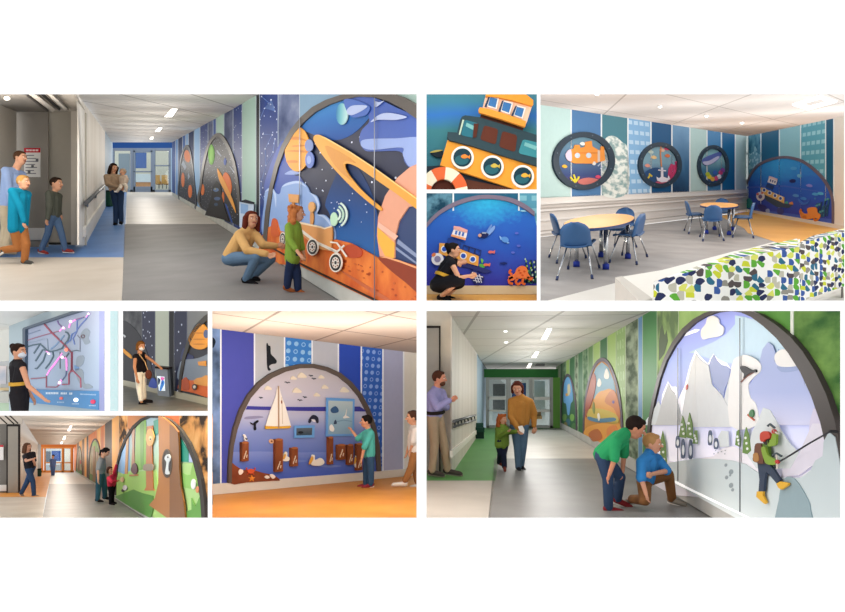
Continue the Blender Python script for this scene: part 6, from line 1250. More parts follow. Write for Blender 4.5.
dl = H_('dolphin', z5([(135, 148), (150, 122), (165, 118), (180, 130), (182, 152), (175, 156), (168, 140), (155, 138), (142, 156)]), '#2a2c3e', .03, .02, True, 'dark leaping dolphin'); H_('belly', z5([(148, 140), (158, 138), (168, 148), (158, 150)]), '#e6e4ec', .05, .005, True, None, dl)
# posts
WOOD = noisy('#8f5233', '#6f3d26', 3, .35, .65, .7, 6, 2, .6)
def post(x0, x1, y0, y1, lab):
    p = H_('post', [(x0, y0), (x1, y0), (x1, y1), (x0, y1+.6)], WOOD, .03, .09, False, lab); H_('post_top', ell((x0+x1)/2, y0, (x1-x0)/2, 1.1, 0, 18), '#a9683f', .12, .01, False, None, p)
    for i in range(4): x = x0+(x1-x0)*(.3+.13*i); y = y1-2-((i*7) % 5)*1.3; H_('barnacle', stroke([(x, y), (x+.6, y-3)], .7), '#d9c6ae', .12, .012, False, None, p)
post(242.1, 248.8, 442.5, 461, 'short post under the gull'); post(275.5, 283, 439.5, 471.5, 'tall left post'); post(291.5, 298, 448, 466, None); post(328.8, 333.3, 437.5, 464, None); post(338, 345.5, 445, 459.5, None); post(348, 353.5, 445, 464.5, None); post(357, 362.5, 444, 470, None)
gl = H_('gull_bird', z4([(172, 235), (172, 222), (166, 214), (172, 208), (178, 214), (184, 228), (188, 234), (180, 240)]), '#efece8', .06, .03, True, 'white gull on post'); H_('wing', z4([(176, 226), (188, 230), (182, 236)]), '#3a3c46', .09, .006, True, None, gl)
def pelican(z, pts, beak, lab):
    p = H_('pelican', z(pts), '#e9e4d8', .06, .03, True, lab); H_('beak', z(beak), '#d9a24a', .09, .008, True, None, p)
pelican(z5, [(148, 350), (150, 320), (152, 306), (164, 308), (164, 325), (172, 330), (190, 320), (206, 330), (208, 346), (190, 356), (160, 356)], [(150, 312), (136, 344), (142, 350), (158, 325)], 'white pelican floating')
pelican(z4, [(352, 330), (356, 312), (360, 298), (368, 290), (374, 298), (374, 312), (384, 318), (382, 332), (366, 336)], [(362, 300), (354, 322), (360, 326), (368, 308)], 'white pelican between posts')
pelican(zc, [(75, 330), (78, 300), (84, 282), (92, 290), (90, 310), (98, 320), (96, 340), (82, 345)], [(78, 290), (72, 320), (78, 326), (84, 302)], 'white pelican by the last post')
for x, y, r, c in ((271.7, 441.3, 2.2, '#d9ae8a'),): s0 = H_('sea_shell', ell(x, y, r*1.1, r), c, .03, .02, False); H_('spiral', ell(x, y, 1, .9), '#7a4a34', .05, .005, False, None, s0)
sd = H_('sand_bank', z4([(108, 440), (112, 350), (130, 356), (165, 376), (215, 378), (260, 390), (310, 402), (340, 425), (300, 428), (180, 436)]), noisy('#86482f', '#733a26', 3, .35, .65), .03, .03, True, 'brown sand bank')
def star5(x, y, r, a0): return [(x+(r if i % 2 == 0 else r*.42)*math.cos(math.radians(a0+i*36)), y+(r if i % 2 == 0 else r*.42)*math.sin(math.radians(a0+i*36))) for i in range(10)]
H_('starfish', star5(252, 478.5, 3.6, -90), '#e08a3a', .065, .02, False, 'orange starfish')
cr = H_('crab', z4([(186, 382), (196, 374), (208, 372), (220, 378), (214, 390), (200, 394)]), '#cf5a3a', .065, .03, True, 'red crab')
for a in ([(190, 380), (180, 372), (186, 366)], [(216, 378), (224, 372), (220, 366)], [(194, 390), (186, 398)], [(210, 391), (218, 398)]): H_('claw', z4(stroke(a, 4)), '#c44f32', .065, .02, False, None, cr)
for q in ([(145, 386), (152, 374), (164, 376), (166, 388), (152, 400)], [(268, 410), (280, 402), (292, 412), (278, 418)], [(292, 402), (304, 396), (318, 408), (306, 418)]): H_('sea_shell', z4(q), '#efe3d6', .065, .02, True)
pf = H_('picture_window', z5([(220, 36), (352, 42), (348, 216), (218, 218)]), '#6aa0dc', .05, .03, False, 'blue framed harbour window')
H_('scene', z5([(229, 50), (343, 54), (340, 206), (228, 208)]), ramp([(0, '#86a6be'), (.5, '#8fb0c4'), (1, '#b4c2c4')]), .08, .006, False, None, pf); H_('mini_sail', z5([(316, 88), (312, 120), (330, 130), (300, 134), (298, 128), (308, 118)]), '#e9e6e0', .086, .01, False, None, pf); H_('mini_boat', z5([(240, 90), (262, 76), (276, 92), (272, 106), (246, 108)]), '#3a5a84', .086, .01, True, None, pf); H_('mini_bird', z5([(236, 190), (234, 172), (244, 162), (256, 182), (250, 196)]), '#eceae4', .086, .01, True, None, pf); H_('mini_seal', z5([(254, 160), (262, 140), (268, 158)]), '#3d4a63', .086, .01, True, None, pf); H_('mini_wave', z5(stroke([(262, 150), (300, 142), (338, 148)], 3)), '#6f93ac', .086, .004, False, None, pf)
p2_ = H_('picture_window', z5([(68, 168), (164, 166), (162, 224), (68, 226)]), '#6aa0dc', .05, .03, False, 'small blue framed window'); H_('scene', z5([(78, 180), (152, 178), (150, 212), (78, 214)]), ramp([(0, '#3a4a58'), (1, '#5a6470')], noise=.5, nscale=6), .08, .006, False, None, p2_); H_('mini_fish', z5(ell(98, 200, 12, 6)), '#20262e', .086, .006, False, None, p2_)
person('boy in a turquoise shirt and jeans pointing at the framed harbour window', RS.fd(487), 73, -75, dict(head=(366.2, 421.5), chest=(368.8, 432.5), pel=(369.3, 453), ls=(371, 433.5, -.1), rs=(364.5, 434, .1), le=(364.5, 447, -.2), lh=(361.8, 458, -.2), re=(358, 438.5, .1), rh=(352.5, 431.5, .15), lk=(370.8, 468, -.1), la=(371, 484, -.1), rk=(366.3, 469, .1), ra=(366, 484.5, .1), lt=(364, 487.5, -.1), rt=(359.5, 486.5, .1)),
       shirt='#52b0a6', sleeve=.5, pants='#34506e', hair='#1d1715', shoe='#8a2f38', sole='#e6e0d8', kid=True, face=-80, shirt_long=.04, width=1.15, skin='#c99274')
person('child in a white shirt and brown trousers walking in beside the cream band', RS.fd(487), 80, -80, dict(head=(412.5, 417.5), chest=(414, 429), pel=(414.5, 451), lh=(410, 452, -.1), le=(413.5, 441, -.2), rh=(407, 452.5, .2), re=(410, 442, .2), lk=(411, 468, -.1), la=(404, 483, -.1), rk=(415, 468, .1), ra=(418, 485, .1), lt=(394.5, 484.5, -.1), rt=(412, 487, .1)),
       shirt='#d9d3cc', sleeve=.6, pants='#9a6a40', leg=.8, hair='#4a3024', shoe='#d8d2c8', kid=True, face=-80, clipy=[(0, 419.5, 1)], width=1.1)

# ------------------------------------------------------------------ 9 mountain corridor
TK = .4
ROOM = RP = Room(*OPEN['peak'], 507, 396, 1.5, 1.5)
def pbase(x): return 396+.592*(x-507)
def pmur(x): return 396+.5*(x-507)
def ptop(x): return 394.6-.588*(x-507)
PW = RP.vwall((540, pbase(540)), (700, pbase(700)))
zl = zz(424, 306, 2.833); ze = zz(480, 360, 5.322); zm = zz(545, 310, 4.371); zr = zz(635, 308, 5.464); zs = zz(735, 308, 5.464); zt = zz(655, 410, 4.447)
DGP = noisy('#7d7b7a', '#8b8987', 1.2, .3, .7, .28); GRF = noisy('#5f9c55', '#55904b', 1, .3, .7, .3)
tag(shell('floor', RP.floor, [(488, 521), (494.5, 458.5), (645, 458.5), (775, 521)], DGP), 'dark grey vinyl floor under the two boys', 'floor')
tag(shell('floor', RP.floor, [(496, 458.5), (503.5, 430), (504, 426), (552, 426), (590, 430), (645, 458.5)], noisy('#cbc8c1', '#bcb8b1', 1, .3, .7, .3)), 'pale floor past the woman and girl', 'floor')
tag(shell('floor', RP.floor, [(422, 521), (422, 480.6), (495.3, 480.6), (489, 521)], noisy('#c6beb4', '#b5ada3', .8, .3, .7, .4)), 'beige floor in front of the leaning man', 'floor')
tag(shell('floor', RP.floor, [(422, 480.6), (422, 466), (444, 466), (478, 427.6), (559, 427.6), (564, 430), (503.5, 430), (495.3, 480.6)], GRF), 'green floor strip along the handrail of the mountain corridor', 'floor')
tag(shell('ceiling', RP.ceil, [(446, 308), (478, 355), (486, 371), (556, 371), (657, 308)], tiles('#cbc9c3', '#a3a19b', 1.5, 2.6, .06)), 'grey tiled ceiling of the mountain corridor', 'ceiling')
for i, q in enumerate(([(540.5, 340.2), (547, 328), (552.5, 328), (546.5, 340.2)], [(531, 358), (535.5, 351.5), (539.7, 351.5), (536, 358)], [(526, 368.2), (529, 363), (532.5, 363), (530, 368.2)])):
    troffer(RP.ceil, q, ['slim ceiling light nearest the front of the mountain corridor', 'middle slim ceiling light of the mountain corridor', 'slim ceiling light nearest the green header'][i], 'lights in the mountain corridor ceiling')
thing_poly('air_vent', 'dark grey air vent beside the farthest ceiling light', 'vent', RP.ceil, [(535, 366.3), (536.5, 363.6), (545, 363.6), (544.5, 366.3)], M('#6f6e6b'), 0, .02)
for x, y, l in ((505.5, 331.6, 'round downlight closest to the front of the mountain corridor'), (506, 342.6, 'round downlight in the middle of the mountain corridor')): thing_poly('downlight', l, 'downlight', RP.ceil, ell(x, y, 2, .8), EM('#ffffff', 1.2), 0, .02, 'downlights of the mountain corridor')
dE = RP.fd(428); W = RP.front(dE); B = RP.front(dE*1.15)
tag(shell('trim_4', W, rect(484, 369, 558, 377.5), M('#2f6a35')), 'green header over the glass doors of the mountain corridor', 'trim', None, 'structure')
tag(shell('wall_back', B, rect(482, 370, 560, 432), M('#e2dcd6', .8)), 'pale lobby wall behind the mountain corridor doors', 'wall', None, 'structure')
FG = M('#a9aaa6', .4)
dr = shell('door_3', W, rect(486, 377.5, 553, 379.5), FG, None, 0, .12); tag(dr, 'grey framed glass doors closing the mountain corridor', 'door', None, 'structure')
for x, w in ((487.5, 3), (507.5, 2.6), (510, 1.4), (530, 1.4), (532.5, 2.8), (551.5, 3)): shell('door_frame', W, rect(x-w/2, 377.5, x+w/2, 428), FG, None, .02, .12, dr)
for a in (rect(487, 425.5, 553, 428.5), rect(488, 396.5, 506, 399.5), rect(488, 410, 506, 411.5), rect(533, 397, 551, 400), rect(533, 409.5, 551, 412)): shell('door_rail', W, a, M('#d9d6d0', .4) if a[0][1] > 395 and a[0][1] < 420 else FG, None, .02, .12, dr)
for a in (rect(489, 379.5, 506.2, 425.5), rect(511, 379.5, 529.5, 425.5), rect(534, 379.5, 550.2, 425.5)): poly('pane', W, a, glass(), -.06, .01, dr)
B2 = RP.front(dE*1.1)
for q, c, l, n, ct in ((rect(493, 384, 505, 396), '#5f6063', 'dark grey picture through the left side pane', 'wall_picture', 'picture'), (rect(493, 400, 505, 410), '#6d6c6e', 'dark grey lower picture through the left side pane', 'wall_picture', 'picture'), (rect(512, 383, 526, 399), '#31549a', 'blue picture through the middle door of the mountain corridor', 'wall_picture', 'picture'), (rect(534.5, 381, 545, 424), '#ece8e2', 'white blind through the pane beside the green wall', 'window_blind', 'blind')): thing_poly(n, l, ct, B2, q, M(c), 0, .1)
c_ = thing_poly('lobby_chair', 'tan lobby chair behind the right side pane', 'chair', B2, rect(535, 416, 542, 419), M('#c08a50'), .3, .5); poly('backrest', B2, rect(535, 412, 541, 416), M('#c58f58'), .3, .12, c_)
thing_poly('reception_desk', 'white desk glimpsed between the two frames of the glass doors', 'desk', B2, rect(493, 412, 528, 424), M('#d9d6d4'), .1, .3)
tag(shell('wall_right', W, [(553, 377.5), (560, 377.5), (560, 429), (553, 428)], M('#6a9c4a')), 'green end pier beside the glass doors', 'wall')
# left side
LP = RP.vwall((459.3, 463), (480.5, 431.8))
tag(shell('wall_left', LP, [(452, 316.5), (477, 353.5), (477, 437), (452, 473.8)], noisy('#d3cfc7', '#c2bdb4', .5, .3, .7, .6, 2, 3, .3)), 'cream wall behind the man in the purple shirt', 'wall')
tag(shell('wall_left', LP, [(477, 353.5), (487, 368.5), (487, 427.5), (477, 437)], M('#a9bfd0')), 'pale blue wall past the dark bench', 'wall')
thing_poly('ceiling_rail', 'dark sloping rail where the pale blue wall meets the ceiling', 'rail', LP, [(478, 355), (480, 355), (487, 367), (486.5, 369)], M('#5a5c60'), 0, .06)
dq = RP.fd(474); PQ = RP.front(dq)
tag(shell('wall_left', RP.front(dq*1.03), rect(422, 306, 453, 475), M('#c9c3b8', .6)), 'cream jamb beside the grey panel at the mountain corridor edge', 'wall')
pt_ = empty('folding_partition', at(432, 474, dq), 'grey folding partition with a dark edge behind the leaning man', 'partition')
poly('panel', RP.front(dq*1.02), rect(422, 327.5, 439.4, 474), M('#97948d', .5), 0, .08, pt_); poly('edge_seal', RP.front(dq*1.02), rect(439, 326, 440.6, 474), M('#2a2827'), 0, .1, pt_); poly('top_cap', RP.front(dq*1.02), rect(422, 325.8, 440.6, 328), M('#2a2827'), 0, .1, pt_)
hr_ = empty('handrail', RP.fp(465, 455), 'dark handrail with open brackets on the cream mountain corridor wall', 'handrail')
bar('rail', [LP.hit(453.8, 421.5, .1), LP.hit(475.5, 415.2, .1)], .03, M('#55585a', .4), hr_); bar('rail', [LP.hit(453.8, 426.8, .08), LP.hit(475.5, 419.8, .08)], .02, M('#55585a', .4), hr_)
for i in range(7): x = 454.5+i*3.3; bar('bracket', [LP.hit(x, 421.3-(x-453.8)*.29, .1), LP.hit(x+.8, 427-(x-453.8)*.32, .04)], .02, M('#55585a', .4), hr_)
tag(shell('baseboard_left', LP, [(452.5, 451), (476.5, 430.5), (476.5, 434), (452.5, 457.5)], M('#e6e3dc'), None, .05, .05), 'white bumper board on the cream mountain corridor wall', 'baseboard', None, 'structure')
bb = empty('bench', RP.fp(480, 438), 'small dark green bench against the pale blue wall', 'bench'); BQ = RP.front(RP.fd(439)); poly('seat', BQ, rect(476, 428, 484.5, 432), M('#22443c'), 0, .5, bb); poly('back', BQ, rect(476, 423, 483.5, 428), M('#2a4f46'), -.1, .1, bb); poly('base', BQ, rect(476, 432, 484, 438.6), M('#1b332d'), 0, .45, bb)
# right wall bands
GP1 = noisy('#33613a', '#7f9a78', 4, .38, .62, .7, 8, .3); GP2 = noisy('#4a5a44', '#93a188', 4, .4, .6, .7, 9, .3); FOL = noisy('#2f5a2a', '#7a9f52', 2.6, .38, .6, .7, 10, .4, 1, '#a9c47a')
LG1 = M('#9dbb69', .5); DG1 = M('#2f6a3a', .5); MG = M('#55813f', .5); GIC = icons('#8aa968', '#a5bf86', .35, .35, .3)
pwr = strip_wall('wall_right', PW, [(556, MG), (560, DG1), (563, GP1), (566, LG1), (569.5, DG1), (575, GP2), (578, DG1), (583, GP1), (588, MG), (593, LG1), (600, DG1), (607.3, LG1), (616, GIC), (625.5, GP2), (638, M('#5b8ab4', .5)), (642.5, M('#3f7f45', .5)), (657, noisy('#57704a', '#8fae6a', 1.6, .4, .6)), (678.5, noisy('#7fa35a', '#9ab972', 1, .35, .65)), (745, noisy('#4f8a3c', '#6aa04c', 1.2, .35, .65)), (791.5, FOL), 845], ptop, pbase, 'wall of printed green bands around the mountain murals', 0, ('#a9b89a', .5))
poly('seam_strip', PW, rect(790.3, 300, 793, 336), M('#e6e9e2'), 0, .02, pwr, 'wide pale strip')
poly('printed_trees', PW, zr([(130, 180), (140, 110), (148, 90), (156, 120), (162, 150), (172, 120), (180, 180), (160, 250), (130, 290)]), M('#4f6048'), 0, .005, pwr, 'dark printed pines')
tag(shell('baseboard_right', PW, [(553, pmur(553)), (845, pmur(845)), (845, pbase(845)), (553, pbase(553))], noisy('#c3c1bc', '#b1afa9', 1.2, .3, .7), None, .03, .08), 'grey base ledge under the mountain murals', 'baseboard', None, 'structure')
tag(poly('trim_5', PW, [(672, pmur(672)-.3), (845, pmur(845)-.8), (845, pmur(845)+1), (672, pmur(672)+.7)], M('#2a2827'), .06, .05), 'dark edge line under the big mountain mural', 'trim', None, 'structure')
def N_(root): 
    def f(n, q, c, o=.02, t=.02, s=True, lab=None, par=None): return poly(n, PW, sm(q, 3) if s else q, M(c, .5) if isinstance(c, str) else c, o, t, par or root, lab)
    return f
def arch9(o, i, bg, label, base_y):
    r = empty('mural', PW.hit(o[0][0], base_y), label, 'mural'); poly('backdrop', PW, i, bg, 0, .02, r); poly('arch_frame', PW, o+i[::-1], M('#5a4a58', .5), 0, .05, r); return r, N_(r)
oa = smo(zm([(68, 512), (66, 470), (70, 360), (82, 300), (100, 278), (118, 310), (132, 380), (138, 470), (138, 548)])); ia = smo(zm([(72, 514), (71, 470), (75, 365), (86, 308), (100, 288), (114, 318), (127, 385), (133, 470), (133, 545)]))
r, f = arch9(oa, ia, M('#3f6b4a'), 'farthest arched mural with blue water on the green wall', 427)
f('lake', zm([(80, 400), (84, 320), (100, 292), (114, 320), (122, 390), (112, 410), (106, 455), (98, 455), (92, 410)]), '#6fa9dc', .02, .02); f('sail', zm([(98, 330), (108, 325), (110, 360), (100, 375)]), '#e0cfa8', .04, .015); f('sun', zm(ell(95, 370, 5, 7)), '#e0a04a', .04, .01, False)
for x, y, c in ((85, 470, '#6f9a4a'), (100, 490, '#3a6a7a'), (118, 470, '#7fae55'), (125, 510, '#4a7a3f'), (90, 505, '#8a7f4a')): f('shrub', zm(ell(x, y, 9, 16, 0, 10)), c, .03, .02, True)
ob = smo(zm([(164, 562), (165, 480), (172, 390), (190, 300), (215, 235), (248, 208), (282, 232), (310, 300), (328, 380), (337, 470), (339, 530), (336, 560), (290, 628)])); 
ob = smo(zm([(164, 560), (165, 480), (172, 390), (190, 300), (215, 235), (248, 208), (282, 232), (310, 300), (328, 380), (337, 470), (340, 560), (341, 650)])); ib = smo(zm([(171, 565), (172, 480), (179, 395), (196, 310), (219, 250), (248, 225), (277, 247), (302, 310), (319, 388), (328, 475), (331, 560), (332, 650)]))
r, f = arch9(ob, ib, M('#c98a3c'), 'middle arched mural of a desert canyon and river on the green wall', 448)
f('sky', zm([(205, 300), (222, 252), (248, 228), (276, 250), (300, 310), (312, 370), (290, 350), (270, 365), (240, 355), (215, 390), (200, 370)]), '#79a2b8', .02, .01, False); f('cloud', zm([(228, 320), (236, 298), (246, 318), (240, 334), (230, 334)]), '#ece6da', .03, .015); f('cloud', zm([(258, 285), (268, 255), (280, 282), (276, 300), (262, 300)]), '#f0eae0', .03, .015)
f('cliff', zm([(178, 400), (196, 320), (210, 275), (222, 300), (218, 350), (205, 400), (190, 440), (176, 470)]), '#a8543c', .03, .03, True, 'red cliff'); f('mesa', zm([(215, 390), (235, 360), (262, 350), (285, 345), (310, 375), (328, 470), (300, 465), (250, 440), (215, 430)]), '#df9a3e', .03, .02, True, 'orange mesa'); f('mesa', zm([(290, 350), (312, 370), (328, 450), (322, 480), (300, 430), (260, 400)]), '#c9773a', .05, .01)
f('ledge', zm([(180, 440), (230, 430), (300, 450), (322, 480), (300, 500), (200, 480)]), '#c9b04a', .045, .015); f('river', zm([(190, 465), (230, 475), (300, 470), (305, 485), (240, 492), (190, 480)]), '#4f7f9c', .06, .01); f('ledge', zm([(176, 520), (220, 500), (300, 490), (330, 510), (331, 600), (260, 630), (176, 560)]), '#e09a3a', .045, .015); f('rock', zm([(190, 540), (230, 520), (250, 560), (210, 575)]), '#b9652c', .06, .015); f('rock', zm([(270, 520), (310, 505), (320, 560), (280, 575)]), '#d9823a', .06, .015); f('figure', zm([(228, 460), (234, 450), (240, 470), (234, 485)]), '#efe6da', .075, .02); f('figure', zm(ell(298, 402, 5, 7)), '#6f5f9a', .065, .01, False); f('cactus', zm([(206, 430), (212, 400), (218, 430), (214, 455)]), '#7f8a3a', .06, .02)
# the big mountain mural: a light box of cut layers
po = [(644.8, pmur(644.8)), (646, 440), (648, 420), (652, 398), (657.5, 376), (664, 357.5), (672, 342), (682, 328.5), (693, 319), (704, 313), (716, 309.5), (730, 308), (745, 309.5), (760, 314.5), (775, 324), (790, 336.5), (803, 352), (815, 371), (826, 394), (834.5, 420), (840.5, 450), (845, 480), (850, 540)]
pi = [(648, pmur(648)), (648.8, 440), (650.8, 420), (655, 399), (660, 378.5), (666.5, 360.5), (674.5, 346), (684, 333), (694.5, 323), (705.5, 316.5), (717, 312.5), (730, 311), (741, 312.5), (751, 317), (763, 326), (776, 338), (788, 353), (800, 372), (811, 396), (820, 422), (827, 452), (832, 482), (836, 550)]
mt = empty('mural', PW.hit(700, 492), 'large backlit arched snow mountain mural with a red helmeted climber', 'mural')
f = N_(mt)
poly('backdrop', PW, pi+[(690, 500)], ramp([(0, '#f1f0f4'), (.3, '#e3e0ee'), (.55, '#b4bce4'), (.8, '#9fb0e6'), (1, '#8f96d8')], emit=.25), 0, .03, mt)
poly('arch_frame', PW, po+pi[::-1], M('#433d3b', .45), 0, .12, mt)
SNOW = '#d3d7da'; GLOW = EM('#f4f2f8', .35); TB = .03
f('light_beam', zr([(230, 155), (330, 115), (355, 118), (340, 130), (240, 165)]), EM('#eef2fb', .35), .031, .004, False)
f('sky_layer', zr([(300, 240), (420, 190), (500, 140), (575, 60), (640, 60), (760, 90), (760, 300), (500, 300), (330, 250)]), '#bcd4ea', .035, .01, True, 'pale blue sky layer')
f('sky_layer', zs([(0, 190), (0, 40), (60, 50), (140, 90), (230, 160), (290, 230), (260, 240), (190, 190), (120, 240), (60, 250)]), '#bcd6e8', .036, .01, False)
f('cloud', zr([(360, 150), (362, 118), (385, 88), (395, 55), (425, 42), (455, 60), (460, 85), (482, 105), (478, 140), (455, 155), (400, 165), (372, 172)]), '#ecebe8', .06, .03, True, 'white cloud')
f('peak_glow', zr([(130, 610), (150, 470), (180, 400), (200, 430), (225, 430), (235, 500), (270, 430), (300, 310), (330, 232), (350, 255), (378, 285), (400, 305), (420, 420), (470, 470), (560, 610)]), GLOW, .04, .012, False)
f('peak_glow', zr([(400, 300), (428, 250), (460, 285), (500, 300), (522, 330), (470, 480)]), GLOW, .04, .01, False)
f('blue_peak', zr([(402, 318), (415, 280), (430, 256), (445, 285), (470, 312), (500, 318), (520, 335), (510, 400), (490, 440), (482, 492), (460, 450), (430, 420), (412, 370)]), '#97a3cc', .055, .015, False, 'blue grey peak')
f('snow_peak', zr([(120, 612), (150, 500), (182, 412), (196, 445), (215, 465), (228, 500), (260, 610), (260, 640), (110, 640)]), '#cfd3d6', .06, .02, False, 'small grey peak'); f('snow_peak', zr([(60, 612), (100, 560), (128, 505), (150, 560), (150, 640), (50, 640)]), '#dfe8ee', .058, .02, False)
f('snow_peak', zr([(250, 620), (280, 430), (305, 320), (332, 248), (350, 278), (380, 300), (400, 312), (420, 420), (440, 440), (475, 480), (520, 560), (560, 650), (250, 650)]), SNOW, .07, .025, False, 'tall white peak'); f('peak_shade', zr([(330, 260), (330, 450), (345, 650), (300, 650), (320, 450)]), '#d3d6d8', .095, .004, False)
f('snow_peak', zr([(470, 650), (490, 480), (510, 400), (528, 330), (545, 295), (575, 305), (590, 650)]), SNOW, .065, .02, False); f('snow_peak', zs([(-30, 640), (-20, 320), (30, 262), (80, 262), (135, 300), (138, 345), (100, 380), (72, 420), (84, 490), (115, 530), (120, 640)]), '#e6e5e4', .085, .02, True, 'snow bank with skier')
f('blue_range', zs([(95, 400), (110, 330), (135, 290), (150, 225), (180, 186), (205, 205), (218, 240), (215, 290), (240, 320), (300, 325), (345, 315), (372, 370), (380, 420), (430, 440), (450, 500), (430, 560), (415, 640), (110, 640), (105, 540), (82, 490), (74, 420)]), ramp([(0, '#cfcfe8'), (.4, '#aab4dc'), (1, '#a3b0d6')]), .07, .02, False, 'wide blue range'); f('range_edge', zs([(230, 318), (300, 326), (345, 316), (352, 335), (300, 350), (250, 348)]), '#93a2cc', .09, .004)
f('snow_cloud', zs([(220, 250), (260, 225), (300, 245), (340, 290), (362, 310), (300, 322), (240, 318), (218, 290)]), '#e6e4e2', .075, .02, True); f('snow_slope', zs([(345, 315), (370, 330), (420, 400), (435, 435), (385, 425), (372, 372)]), '#cdd8ee', .075, .012, False)
f('violet_range', zs([(410, 612), (430, 545), (460, 570), (500, 590), (520, 700), (400, 700)]), '#cdc6dc', .08, .012, False)
f('snow_field', zt([(-10, 200), (30, 190), (60, 225), (110, 235), (180, 215), (260, 205), (300, 170), (345, 160), (420, 190), (470, 230), (560, 300), (640, 300), (700, 260), (740, 225), (740, 330), (560, 420), (100, 380), (-10, 340)]), M('#e9e5ec', .5, 0, .02), .088, .015, False, 'bright snow field')
f('snow_peak', zt([(410, 200), (430, 100), (460, 40), (480, -10), (510, 0), (540, 50), (560, 90), (600, 150), (640, 190), (600, 260), (450, 260)]), '#d0d6d8', .09, .02, False, 'grey peak behind climber'); f('snow_slope', zt([(590, 170), (640, 190), (700, 60), (740, 60), (760, 90), (745, 215), (640, 290), (560, 300)]), '#dad5e2', .089, .015, False)
f('ridge', zt([(60, 235), (100, 228), (140, 222), (180, 215), (280, 218), (340, 225), (400, 240), (450, 275), (530, 300), (600, 302), (650, 300), (690, 270), (712, 225), (745, 205), (750, 140), (772, 98), (800, 120), (825, 260), (835, 520), (430, 520), (90, 330), (55, 300)]), ramp([(0, '#dfe6e6'), (.25, '#c6d0d2'), (1, '#b3bfc3')]), .105, .03, False, 'grey front ridge')
f('rock', zt([(540, 520), (550, 400), (560, 340), (580, 300), (610, 300), (640, 330), (680, 400), (690, 440), (690, 520)]), '#8fa3aa', .135, .02, True, 'dark grey rock')
f('light_edge', zt([(60, 300), (95, 318), (250, 395), (420, 478), (420, 484), (250, 404), (95, 328)]), EM('#ffffff', .5), .136, .003, False)
for a in (([(28, 250), (20, 150), (34, 92), (46, 150), (52, 250)]), [(105, 120), (115, 60), (122, 25), (134, 70), (136, 125)], [(136, 120), (145, 50), (152, 12), (165, 60), (168, 130)], [(166, 150), (176, 90), (186, 90), (188, 150)], [(356, 155), (362, 95), (372, 88), (380, 130), (378, 165)], [(388, 190), (396, 110), (404, 76), (416, 110), (424, 180), (408, 196)]):
    t_ = f('pine_tree', zt(a), '#6c8a4a', .108, .02, False, 'green pine'); x = sum(p[0] for p in a)/len(a); y0 = min(p[1] for p in a); y1 = max(p[1] for p in a)
    for k in range(3): y = y0+(y1-y0)*(.4+.2*k); f('snow_patch', zt(ell(x+((k*7) % 5-2)*2, y, 5, 6, 0, 9)), '#e6eae6', .128, .004, True, None, t_)
for x, y, h in ((98, 140, 26), (122, 170, 42), (155, 172, 42), (242, 122, 32), (268, 148, 24)):
    p = f('penguin', zt([(x-6, y+h), (x-7, y), (x-4, y-h*.8), (x+3, y-h), (x+8, y-h*.6), (x+10, y+h*.3), (x+7, y+h)]), '#55627a', .125, .03, True, 'dark penguin'); f('belly', zt(ell(x+3, y+h*.2, 6, h*.55, 0, 14)), '#dfe4ea', .155, .005, False, None, p)
f('igloo', zt([(290, 165), (280, 120), (295, 92), (325, 95), (328, 162)]), '#d3d9dc', .11, .02, False); f('snowman', zt(ell(246, 130, 13, 26, 0, 16)), '#f1f1f3', .12, .015, False)
for x, y, r in ((315, 245, 8), (338, 275, 12), (318, 300, 9), (338, 335, 12), (345, 355, 8), (334, 290, 6), (262, 195, 3), (280, 190, 3), (295, 185, 3), (310, 195, 3), (312, 180, 3), (270, 180, 3)): f('footprint', zt(ell(x, y, r*.8, r, 20, 12)), '#8f9a9f', .136, .003, False)
sk = f('skier', zs([(28, 320), (48, 318), (72, 330), (92, 340), (110, 335), (115, 350), (98, 352), (78, 358), (60, 372), (45, 385), (48, 360), (34, 345)]), '#1d1d22', .115, .03, True, 'black leaping skier'); f('ski', zs(stroke([(30, 405), (60, 375), (108, 345)], 5)), '#8a5a52', .11, .02, False, None, sk)
sn = f('snowboarder', zt([(416, 22), (424, 0), (434, 0), (438, 20), (430, 32)]), '#4a7a52', .115, .03, True, 'small snowboarder'); f('board', zt(stroke([(410, 20), (428, 36), (440, 46)], 6)), '#c06048', .115, .02, False, None, sn); f('snowboard', zr(ell(282, 432, 6, 16, 10, 14)), '#c9645a', .1, .015, False)
# climber
cl = empty('climber_figure', PW.hit(760, 500), 'red helmeted climber figure with green sleeves, a pack and yellow boots', 'climber figure')
C_ = N_(cl)
C_('trousers', zt([(455, 235), (490, 232), (510, 245), (530, 270), (556, 312), (540, 326), (505, 285), (492, 275), (486, 310), (482, 362), (460, 362), (464, 310)]), '#3a4456', .17, .06, False, 'dark blue trousers')
C_('boot', zt([(538, 328), (556, 318), (572, 320), (592, 324), (590, 334), (560, 354), (548, 346)]), '#d9a83c', .18, .05, False, 'yellow boot'); C_('boot', zt([(452, 362), (480, 362), (478, 378), (494, 410), (486, 418), (450, 386)]), '#d9a83c', .18, .05, False, 'yellow boot')
C_('torso', zt([(458, 160), (480, 150), (500, 155), (505, 200), (492, 238), (456, 236)]), '#5a7a34', .17, .07, False, 'green jacket'); C_('backpack', zt([(446, 152), (470, 152), (478, 200), (480, 235), (462, 236), (435, 225), (440, 190)]), '#6a4434', .2, .07, True, 'brown backpack'); C_('pack_pocket', zt([(436, 196), (456, 192), (460, 225), (440, 228)]), '#a87a48', .24, .04, True)
C_('arm', zt([(472, 170), (488, 165), (500, 200), (532, 220), (540, 232), (528, 244), (496, 240), (482, 215)]), '#7f9c3c', .24, .05, True, 'green sleeve'); C_('arm', zt([(500, 135), (515, 130), (522, 100), (538, 98), (536, 150), (520, 160), (502, 160)]), '#7f9c3c', .2, .05, True, 'green sleeve')
